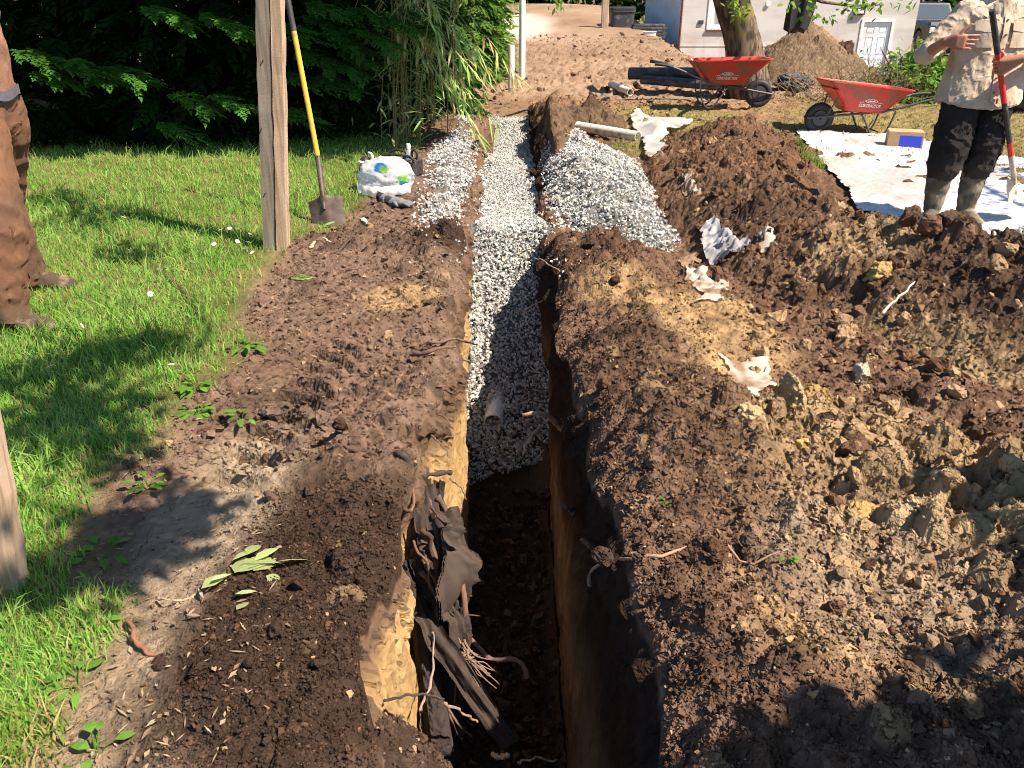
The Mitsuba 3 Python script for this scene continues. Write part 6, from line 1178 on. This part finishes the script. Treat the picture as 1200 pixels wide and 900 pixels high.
sp_ = np.array((0.420, 1.420, -0.221)); put('stone_slab', xf(box(.16, .03, .20, (0, 0, 0), .008), rotz(-.5) @ rotx(-.5), sp_ + [0, 0, .0]), 'soil', color=(.10, .08, .07)); tag('stone_slab', 'dark flat slab edge at the bottom edge right of the trench', 'stone')
# leaves thrown on the soil
def leaf_flat(key, c, n, L, seed, col, label):
    r = np.random.default_rng(seed); P = np.array([c[0], c[1], float(top_z(np.array([c[0]]), np.array([c[1]]))[0][0]) + .02]) + r.normal(size=(n, 3)) * [.035, .04, .012]
    a = r.random(n) * 1.6 + .2; d = np.stack([np.cos(a), np.sin(a), .15 * r.normal(size=n)], 1); v, f, k = leaves(P, d, np.tile([0, 0, 1.0], (n, 1)) + .25 * r.normal(size=(n, 3)), L * (.7 + .5 * r.random(n)), L * .42 * (.7 + .5 * r.random(n)), .55, .25, 2)
    for i in range(n): put(key + '__' + nm('leaf', i), (v[i * k:(i + 1) * k], np.array([[0, 1, 2], [1, 3, 4], [1, 4, 2], [3, 5, 4]])), 'leaf', color=np.array(col) * (.75 + .45 * r.random()))
    tag(key, label, 'leaves')
leaf_flat('fallen_leaves', (-0.732, 1.817), 12, .10, 1, (.40, .47, .20), 'wilted pale green leaves lying on the mud left of the dark soil')
leaf_flat('fallen_leaves_001', (-0.714, 1.677), 3, .06, 2, (.42, .48, .24), 'small curled pale leaf just below the wilted leaves')
leaf_flat('fallen_leaves_002', (-1.346, 5.875), 2, .09, 3, (.26, .40, .12), 'single fresh green leaf in front of the yellow shovel blade')
leaf_flat('fallen_leaves_003', (-1.486, 9.942), 5, .22, 4, (.52, .42, .12), 'yellowed bamboo leaves on the ground behind the plastic bag')
leaf_flat('fallen_leaves_004', (-1.021, 4.217), 3, .05, 6, (.60, .45, .08), 'three tiny yellow leaves on the mud left of the tan patch')
r = np.random.default_rng(77); n = 900; y = 1.2 * (6 / 1.2) ** r.random(n); x = -1.45 + .9 * r.random(n); k = (lawn_d(x, y) < .05) & (lawn_d(x, y) > -.45); x, y = x[k], y[k]; n = len(x)
a = r.random(n) * 6.28; v, f, kk = leaves(np.stack([x, y, gz(x, y) + .008], 1), np.stack([np.cos(a), np.sin(a), .1 * r.normal(size=n)], 1), np.tile([0, 0, 1.0], (n, 1)), .015 + .035 * r.random(n) ** 2, .004 + .010 * r.random(n) ** 2, .1)
put('leaf_litter', (v, f), 'leaf', color=np.repeat(lerp((.30, .20, .12), (.52, .42, .30), r.random(n)), kk, 0)); tag('leaf_litter', 'dry leaf bits and splinters strewn along the lawn edge', 'leaf litter', kind='stuff')

# ---------------------------------------------------------------- people
SKIN = (.36, .175, .115)
def head_mesh(c, R, s=1.0):
    m = trimesh.creation.icosphere(subdivisions=4); v = np.array(m.vertices); x, y, z = v.T
    w = np.stack([x * (.072 + .006 * z - .012 * ss(-.2, -1, z)), y * .092 + .006 * ss(0, -1, z) * np.sign(-y), z * .118], 1)      # face looks to -y
    g = lambda a, b, ra, rb: np.exp(-((x - a) / ra) ** 2 - ((z - b) / rb) ** 2) * (y < 0)
    w[:, 1] -= .026 * g(0, -.12, .16, .20) + .014 * g(0, .05, .10, .25) + .010 * g(0, -.50, .25, .08) + .012 * g(0, -.85, .35, .14) - .011 * (g(.38, .06, .20, .12) + g(-.38, .06, .20, .12)) + .007 * g(0, .22, .6, .10)
    w[:, 0] += np.sign(x) * .022 * np.exp(-((y - .12) / .14) ** 2 - ((z + .03) / .24) ** 2) * (np.abs(x) > .8)
    return (w * s) @ R.T + c, np.array(m.faces)
def eyes(key, c, R):
    for i, s in enumerate((-1, 1)):
        e = rock(1, 2, 0, (1, 1, 1)); put(key + '__' + nm('eye', i), ((e[0] * .0125) @ R.T + c + R @ [s * .029, -.081, .008], e[1]), 'painted', smooth=True, color=np.where((e[0][:, 1] < -.82)[:, None], (.08, .05, .03), (.75, .72, .70)))
def finger(knuckle, d0, curlax, lens, ang, r):
    """A finger as a chain of joints: from the knuckle in direction d0, turning about curlax."""
    pts, d, p = [np.array(knuckle, float)], unit(d0), np.array(knuckle, float)
    for l, a in zip(lens, ang):
        c, s = math.cos(a), math.sin(a); d = d * c + np.cross(curlax, d) * s + np.array(curlax) * (np.array(curlax) @ d) * (1 - c); p = p + d * l; pts.append(p.copy())
    return [((pts[i], r * (1 - .09 * i)), (pts[i + 1], r * (1 - .09 * (i + 1)))) for i in range(len(lens))]
def folds(v, f, amp, sc, seed, stretch=(1, 1, 1)):
    n = normals_of(v, f); p = v * np.array(stretch) / sc
    a = meshkit.fbm(p + seed * 3.3, 3, seed) - .5; b = meshkit.fbm(p * 1.9 + seed * 1.1, 3, seed + 4) - .5
    return v + n * (amp * (np.exp(-np.abs(a) / .06) - .35) + amp * .8 * b)[:, None], f
def dirt_col(v, base, dirt, sc, seed, lo=.45, hi=.7, zfade=None):
    t = ss(lo, hi, meshkit.fbm(v / sc + seed, 4, seed) + (0 if zfade is None else zfade(v[:, 2]))); return lerp(base, dirt, t)
# ---- the booted worker on the sheet
B = np.array([3.26, 6.02, float(gz(np.array([3.26]), np.array([6.02]))[0]) + .03])
sk = [(((0, .02, 1.38), .10), ((0, .02, 1.52), .062)), (((0, .015, 1.50), .058), ((0, -.01, 1.64), .062)), (((-.17, .02, 1.42), .06), ((.17, .02, 1.42), .06), ((0, .02, 1.1), .12)), (((0, .02, .95), .13), ((0, .02, 1.15), .12)),
      (((-.10, 0, .93), .09), ((-.13, -.03, .50), .062)), (((-.13, -.02, .50), .055), ((-.15, .03, .10), .036)), (((.10, 0, .93), .09), ((.09, -.03, .50), .062)), (((.09, -.02, .5), .055), ((.10, .03, .10), .036))]
sh_r, el_r, wr_r = np.array([-.20, .02, 1.42]), np.array([-.50 + .03, -.02, 1.20]), np.array([-.455, -.285, 1.255])     # his right arm, at the left of the picture
sh_l, el_l, wr_l = np.array([.21, .02, 1.42]), np.array([.40, -.06, 1.16]), np.array([.055, -.30, 1.155])
el_r = np.array([-.44, .0, 1.16])
sk += [((sh_r, .058), (el_r, .045)), ((el_r, .043), (wr_r, .030)), ((sh_l, .058), (el_l, .045)), ((el_l, .043), (wr_l, .030))]
# right hand, open and half curled before the chest
pc = wr_r + [.045, -.045, .0]; fd = unit([.92, -.35, -.02]); upv = np.array([.05, .05, 1.0])
sk += [((wr_r, .028), (pc + [0, 0, .028], .024), (pc + [.035, -.015, .030], .020), (pc + [.035, -.012, -.034], .018), (pc + [0, 0, -.026], .022))]
for k, (l, a0) in enumerate(((.92, .20), (1.0, .35), (.95, .45), (.78, .55))):
    kn = pc + [.045, -.018, .036 - .024 * k]; sk += finger(kn, fd + np.array([0, 0, .06 - .04 * k]), (0, 0, 1), [.042 * l, .027 * l, .022 * l], [a0 * .6, a0 * 1.3, a0], .0098 - .0006 * (k == 3))
sk += finger(pc + [.004, -.01, .036], (.55, -.15, .85), (0, 1, 0), [.034, .030, .026], [0, .15, .1], .0115)
# left hand round the shaft
sa = unit(np.array(h1) - np.array(h0)); sc_ = np.array(h0) + (np.array(h1) - np.array(h0)) * .345 - B
e1 = unit(np.array([0, -1.0, 0]) - sa * (sa @ np.array([0, -1.0, 0]))); e2 = np.cross(sa, e1); e2 = e2 if e2[0] < 0 else -e2          # e1 towards the camera, e2 to the left of the picture
ringp = lambda off, th, R_: sc_ + sa * off + e1 * (R_ * math.cos(th)) + e2 * (R_ * math.sin(th))
palm = [ringp(o, t, .036) for o in (-.035, .04) for t in (-.75, .15)]
sk += [((wr_l, .029), *[(p, .019) for p in palm])]
for k, l in enumerate((.95, 1.0, .95, .85)):
    o = -.036 + .0245 * k; ths = [.15, 1.05 * l + .1, 2.05 * l, 2.95 * l]; rr_ = [.036, .033, .030, .029]
    ps = [ringp(o, t, q) for t, q in zip(ths, rr_)]; sk += [((ps[i], .0102 - .0008 * i), (ps[i + 1], .0102 - .0008 * (i + 1))) for i in range(3)]
tp = [ringp(-.035, -.8, .034), ringp(-.062, -1.3, .032), ringp(-.078, -2.0, .030)]
sk += [((tp[i], .0125 - .001 * i), (tp[i + 1], .0115 - .001 * i)) for i in range(2)]
v, f = hulls(sk, .02, 6); hv, hf = head_mesh(np.array([0, -.02, 1.69]), rotz(.15)); bm = join((v, f), (hv, hf))
put('person__body', (bm[0] + B, bm[1]), 'skin', smooth=True, color=lerp(SKIN, (.26, .115, .07), clip01(1.4 * (meshkit.fbm(bm[0] * 22, 3, 3) - .35)))); eyes('person', B + [0, -.02, 1.69], rotz(.15))
hm = trimesh.creation.icosphere(subdivisions=4); q = np.array(hm.vertices); q = q[:, :] * [.080, .099, .122]; keep = (q[:, 2] > .02 + .55 * np.maximum(-q[:, 1] - .02, 0)) ; fk = np.array(hm.faces)[keep[np.array(hm.faces)].all(1)]
put('person__hair', ((q + .004 * (meshkit.fbm(q * 60, 2, 2)[:, None] - .5)) @ rotz(.15).T + B + [0, -.015, 1.695], fk), 'cloth', smooth=True, color=(.10, .07, .05))
# shirt: torso and rolled sleeves
rings = [(.0, .02, .845, .280, .165), (.0, .02, .86, .286, .17), (0, .02, 1.0, .268, .155), (0, .02, 1.15, .248, .145), (0, .02, 1.30, .250, .148), (0, .02, 1.38, .225, .130), (0, .02, 1.42, .17, .11)]
an = np.linspace(0, 1, 90); R_ = np.array(rings); zz = np.interp(an, np.linspace(0, 1, len(R_)), R_[:, 2]); rg = [(np.interp(a, np.linspace(0, 1, len(R_)), R_[:, 0]), np.interp(a, np.linspace(0, 1, len(R_)), R_[:, 1]), z_, np.interp(a, np.linspace(0, 1, len(R_)), R_[:, 3]), np.interp(a, np.linspace(0, 1, len(R_)), R_[:, 4])) for a, z_ in zip(an, zz)]
tv, tf = loft(rg, 120, 2.4); tv[:, 2] += (-.05 * np.abs(tv[:, 0] / .3) ** 2 + .03) * ss(.98, .85, tv[:, 2]) * -1
t0_ = tv.copy(); tv, tf = folds(tv, tf, .012, .17, 5, (1.3, 1, .40)); tv, tf = folds(tv, tf, .006, .06, 6, (1.2, 1, .7)); kz = ss(1.42, 1.33, t0_[:, 2])[:, None]; tv = t0_ * (1 - kz) + tv * kz; so = [((sh_r, .092), (sh_r * .42 + el_r * .58, .078)), ((sh_r * .42 + el_r * .58, .080), (el_r + [0, 0, .01], .068)), ((el_r, .066), (el_r * .75 + wr_r * .25, .058)), ((sh_l, .092), (el_l, .072)), ((el_l, .068), (el_l * .72 + wr_l * .28, .060)), ((sh_r, .09), (sh_l, .09), ((0, .02, 1.33), .14))]
sv, sf = hulls(so, .016, 6); sv, sf = folds(sv, sf, .010, .10, 9); sm = join((tv, tf), (sv, sf))
SH = lambda v: lerp(lerp((.50, .43, .34), (.43, .35, .26), clip01(1.5 * (meshkit.fbm(v * 3, 3, 5) - .3))), (.27, .18, .10), ss(.50, .74, meshkit.fbm(v * 6.5, 4, 8) + .16 * ss(1.15, .85, v[:, 2])) * .45)
put('person__shirt', (sm[0] + B, sm[1]), 'cloth', smooth=False, color=SH(sm[0]))
def front(x, z): # point on the shirt front
    k = np.interp(z, R_[:, 2], R_[:, 4]); w_ = np.interp(z, R_[:, 2], R_[:, 3]); return np.array([x, .02 - k * (1 - min(abs(x / w_), .99) ** 2.4) ** (1 / 2.4), z])
pl = np.array([front(.005 + .004 * math.sin(z * 9), z) + [0, -.009, 0] for z in np.linspace(.87, 1.49, 40)]); pv = np.vstack([pl - [.018, 0, 0], pl + [.018, -.002, 0], pl + [.018, .012, 0]]); put('person__shirt__placket', (pv + B, grid_faces(3, 40)), 'cloth', smooth=True, color=np.tile(SH(pl) * 1.05, (3, 1)))
for i, z in enumerate((.93, 1.02, 1.11, 1.20, 1.29, 1.38)):
    p = front(.005, z) + [0, -.014, 0] + B; put('person__shirt__' + nm('button', i), tube([p + [0, .003, 0], p + [0, -.003, 0]], .0065, 12), 'painted', color=(.10, .08, .07))
for i, s in enumerate((-1, 1)):
    g = np.array([[front(s * .115 + .068 * a, 1.285 + .075 * b) + [0, -.014 - .004 * (1 - abs(a)), 0] for a in np.linspace(-1, 1, 14)] for b in np.linspace(-1, 1, 14)]).reshape(-1, 3); put('person__shirt__' + nm('pocket', i), (np.vstack([g, g + [0, .012, 0]]) + B, np.vstack([grid_faces(14, 14), grid_faces(14, 14)[:, ::-1] + 196])), 'cloth', smooth=True, color=np.tile(SH(g) * 1.03, (2, 1)))
    g = np.array([[front(s * .115 + .073 * a, 1.345 + .028 * b - .012 * (1 - abs(a)) * (b < 0)) + [0, -.021, 0] for a in np.linspace(-1, 1, 15)] for b in np.linspace(-1, 1, 8)]).reshape(-1, 3); put('person__shirt__' + nm('pocket_flap', i), (np.vstack([g, g + [0, .01, 0]]) + B, np.vstack([grid_faces(8, 15), grid_faces(8, 15)[:, ::-1] + 120])), 'cloth', smooth=True, color=np.tile(SH(g) * 1.05, (2, 1)))
    g = spline([(s * .012, -.075, 1.485), (s * .05, -.088, 1.455), (s * .085, -.04, 1.49), (s * .07, .04, 1.525)], 16); put('person__shirt__' + nm('collar', i), (np.vstack([g, g + [s * .014, -.006, -.034], g + [s * .008, .002, -.030]]) + B, grid_faces(3, 16)), 'cloth', smooth=True, color=(.46, .40, .32))
put('person__shirt__label', (xf(box(.012, .003, .035, (0, 0, 0)), None, front(.035, .875) + [0, -.016, 0] + B)), 'painted', color=(.45, .05, .04))
# trousers tucked into rubber boots
tr = [(((-.08, .02, .90), .118), ((.09, .02, .90), .118), ((0, .02, 1.02), .10)), (((-.11, .01, .86), .122), ((-.135, -.02, .60), .130)), (((-.135, -.02, .62), .128), ((-.145, -.01, .43), .118)), (((-.145, -.01, .43), .118), ((-.15, .01, .37), .085)),
      (((.11, .01, .86), .122), ((.105, -.02, .60), .125)), (((.105, -.02, .62), .123), ((.095, -.01, .43), .112)), (((.095, -.01, .43), .112), ((.10, .01, .37), .083))]
v, f = hulls(tr, .018, 8); v, f = folds(v, f, .015, .11, 21, (1, 1, 1.6)); v, f = folds(v, f, .006, .05, 24, (1, 1, 1.3))
put('person__trousers', (v + B, f), 'cloth', smooth=True, color=dirt_col(v, (.022, .021, .020), (.042, .035, .029), .2, 3, .45, .95, lambda z: .12 * ss(.6, .4, z)))
for i, (s, ang, x) in enumerate(((-1, -.55, -.15), (1, .10, .10))):
    q = rotz(ang); bt = [(((0, .0, .38), .088), ((0, .0, .26), .080)), (((0, .0, .26), .080), ((0, .012, .10), .060)), (((0, .02, .075), .050), ((0, -.10, .052), .046)), (((0, -.09, .050), .047), ((0, -.165, .040), .036)), (((0, .03, .045), .042), ((0, .02, .10), .05))]
    v, f = hulls(bt, .013, 6); v, f = folds(v, f, .006, .09, 30 + i, (1, 1, 2)); v[:, 2] = np.maximum(v[:, 2], .012); v = v @ q.T + [x, .02, 0]
    b = nm('boot', i); put('person__' + b, (v + B, f), 'cloth', smooth=True, color=dirt_col(v, (.085, .080, .062), (.25, .21, .15), .09, 7, .46, .7, lambda z: .22 * ss(.12, .03, z)))
    so_ = hulls([(((0, .045, .012), .040), ((0, -.09, .012), .046), ((0, -.165, .012), .036))], .012, 3); w_ = so_[0].copy(); w_[:, 2] = np.clip(w_[:, 2], -.012, .018); put('person__' + b + '__sole', (w_ @ q.T + [x, .02, 0] + B, so_[1]), 'cloth', smooth=30, color=(.06, .05, .042))
tag('person', 'worker in dusty tan shirt and muddy rubber boots holding a red and black shovel', 'person')
# ---- the worker in brown overalls at the left edge
B2 = np.array([-2.62, 3.86, float(gz(np.array([-2.60]), np.array([3.86]))[0]) - .02]); far = np.array([-.20, .62, 0])
hip = np.array([.06, .25, 1.02])
tr = [((hip + [0, -.11, 0], .155), (hip + [0, .11, 0], .155), (hip + [0, 0, .16], .16)), ((hip + [.02, -.12, -.05], .15), ((.15, .02, .52), .135)), (((.15, .02, .54), .133), ((.08, 0, .17), .118)), (((.08, 0, .2), .118), ((.07, 0, .11), .115)),
      ((hip + [.0, .12, -.05], .15), (far + [.06, -.08, .55], .125)), ((far + [.06, -.08, .55], .125), (far + [.05, 0, .12], .108))]
v, f = hulls(tr, .020, 8); v, f = folds(v, f, .012, .16, 41, (1, 1, 1.3)); v, f = folds(v, f, .010, .07, 44, (1, 1, 2.2)) if False else (v, f)
lowf = ss(.35, .15, v[:, 2])[:, None]; w, _ = folds(v, f, .014, .10, 46, (1, 1, 2.6)); v = v * (1 - lowf) + w * lowf
put('person_001__overalls', (v + B2, f), 'cloth', smooth=True, color=dirt_col(v, (.165, .088, .052), (.10, .06, .042), .3, 13, .45, .9, lambda z: .22 * ss(.5, .1, z)))
cf = np.vstack([np.array([.075 + .122 * math.cos(a) , .0 + .122 * math.sin(a), z + .012 * math.sin(3 * a)]) * 1 for z in (.085, .10, .15, .165) for a in np.linspace(0, 2 * np.pi, 40)]); put('person_001__cuff', (cf + B2, grid_faces(4, 40)), 'cloth', smooth=True, color=(.12, .075, .05))
def workboot(key, o, ang, seed):
    q = rotz(ang); bt = [(((0, 0, .16), .062), ((0, 0, .09), .060)), (((.02, 0, .075), .058), ((.14, 0, .060), .052)), (((.13, 0, .058), .052), ((.215, 0, .046), .042)), (((-.05, 0, .055), .046), ((0, 0, .10), .056))]
    v, f = hulls(bt, .013, 6); v, f = folds(v, f, .004, .06, seed); v[:, 2] = np.maximum(v[:, 2], .014)
    put(key, (v @ q.T + o, f), 'cloth', smooth=True, color=dirt_col(v, (.075, .052, .040), (.20, .15, .11), .05, seed, .46, .7, lambda z: 0 * z))
    so = hulls([(((-.055, 0, .01), .050), ((.13, 0, .01), .054), ((.215, 0, .01), .043))], .012, 3); w = so[0].copy(); w[:, 2] = np.clip(w[:, 2], -.014, .020); put(key + '__sole', (w @ q.T + o, so[1]), 'cloth', smooth=30, color=(.10, .075, .055))
    put(key + '__laces', xf(join(*[tube(spline([(.045 + .022 * i, -.035, .118 - .013 * i), (.05 + .022 * i, 0, .128 - .013 * i), (.045 + .022 * i, .035, .118 - .013 * i)], 8), .004, 5) for i in range(4)]), q, o), 'cloth', color=(.40, .33, .26))
workboot('person_001__boot', B2 + [.085, -.01, .0], -.12, 51); workboot('person_001__boot_001', B2 + far + [.06, -.0, .0], .10, 52)
sk = [((hip, .13), (hip + [0, 0, .2], .13)), ((hip + [.03, 0, .25], .14), (hip + [.02, -.15, .45], .08), (hip + [.02, .15, .45], .08)), ((hip + [.02, 0, .46], .06), (hip + [.05, 0, .62], .06)), ((hip + [0, -.11, -.05], .08), ((.15, .02, .5), .06)), (((.15, .02, .5), .058), ((.06, 0, .12), .045)), ((hip + [0, .11, -.05], .08), (far + [.06, -.08, .55], .06)), ((far + [.06, -.08, .55], .058), (far + [.05, 0, .12], .045))]
for s in (-1, 1):
    sh, el, wr = hip + [.02, s * .20, .44], hip + [-.16, s * .27, .18], hip + [-.12, s * .25, -.06]; sk += [((sh, .056), (el, .045)), ((el, .043), (wr, .03)), ((wr, .028), (wr + [.05, 0, -.03], .026), (wr + [.06, 0, -.06], .022))]
    for k in range(4): sk += finger(wr + [.07, s * (.03 - .02 * k), -.06], (.6, 0, -.8), (0, 1, 0), [.04, .026, .021], [.3, .5, .4], .0095)
    sk += finger(wr + [.05, -s * .03, -.04], (.8, -s * .4, -.4), (0, 1, 0), [.034, .03], [.1, .2], .011)
v, f = hulls(sk, .022, 6); hv, hf = head_mesh(hip + [.08, 0, .72], rotz(1.57)); bm = join((v, f), (hv, hf)); put('person_001__body', (bm[0] + B2, bm[1]), 'skin', smooth=True, color=SKIN); eyes('person_001', B2 + hip + [.08, 0, .72], rotz(1.57))
put('person_001__hair', (q_ := (np.array(hm.vertices) * [.080, .099, .122]) @ rotz(1.57).T + B2 + hip + [.075, 0, .725], fk), 'cloth', smooth=True, color=(.12, .08, .05))
so = [((hip + [.02, 0, .10], .165), (hip + [.03, 0, .3], .16)), ((hip + [.03, 0, .3], .155), (hip + [.02, -.16, .44], .085), (hip + [.02, .16, .44], .085))] + [((hip + [.02, s * .20, .44], .075), (hip + [-.16, s * .27, .2], .066)) for s in (-1, 1)]
v, f = hulls(so, .024, 8); v, f = folds(v, f, .010, .12, 61); put('person_001__shirt', (v + B2, f), 'cloth', smooth=True, color=(.22, .12, .08))
hm_ = np.vstack([np.array([hip[0] + .02 + .175 * math.cos(a), hip[1] + .19 * math.sin(a), hip[2] + z + .012 * math.sin(5 * a)]) for z in (.08, .10, .125) for a in np.linspace(0, 2 * np.pi, 50)]); put('person_001__waist_cloth', (hm_ + B2, grid_faces(3, 50)), 'cloth', smooth=True, color=(.10, .10, .12))
tag('person_001', 'worker in brown overalls and scuffed boots cut off by the left edge', 'person')
# vine-covered stem behind that worker
tx0, ty0 = -4.05, 6.3
put('old_stem__trunk', (lambda m: (m[0] + normals_of(*m) * (.035 * (meshkit.fbm(m[0] * [14, 14, 4], 3, 5) - .5))[:, None], m[1]))(tube(spline([(-4.02, 6.4, -.1), (-3.98, 6.4, .5), (-3.98, 6.4, 1.2), (-3.94, 6.4, 2.6)], 30), .11, 16)), 'bark', smooth=True)
for i in range(6):
    a = i * 1.05; put('old_stem__' + nm('shoot', i), tube(wiggle([(-3.97 + .10 * math.cos(a + z * 2.), 6.4 + .10 * math.sin(a + z * 2.) - .03, z) for z in np.linspace(0, 2.2, 8)], 30, .02, 900 + i), .011, 6), 'bark')
tag('old_stem', 'dark twisted stem standing behind the worker in brown overalls', 'tree')
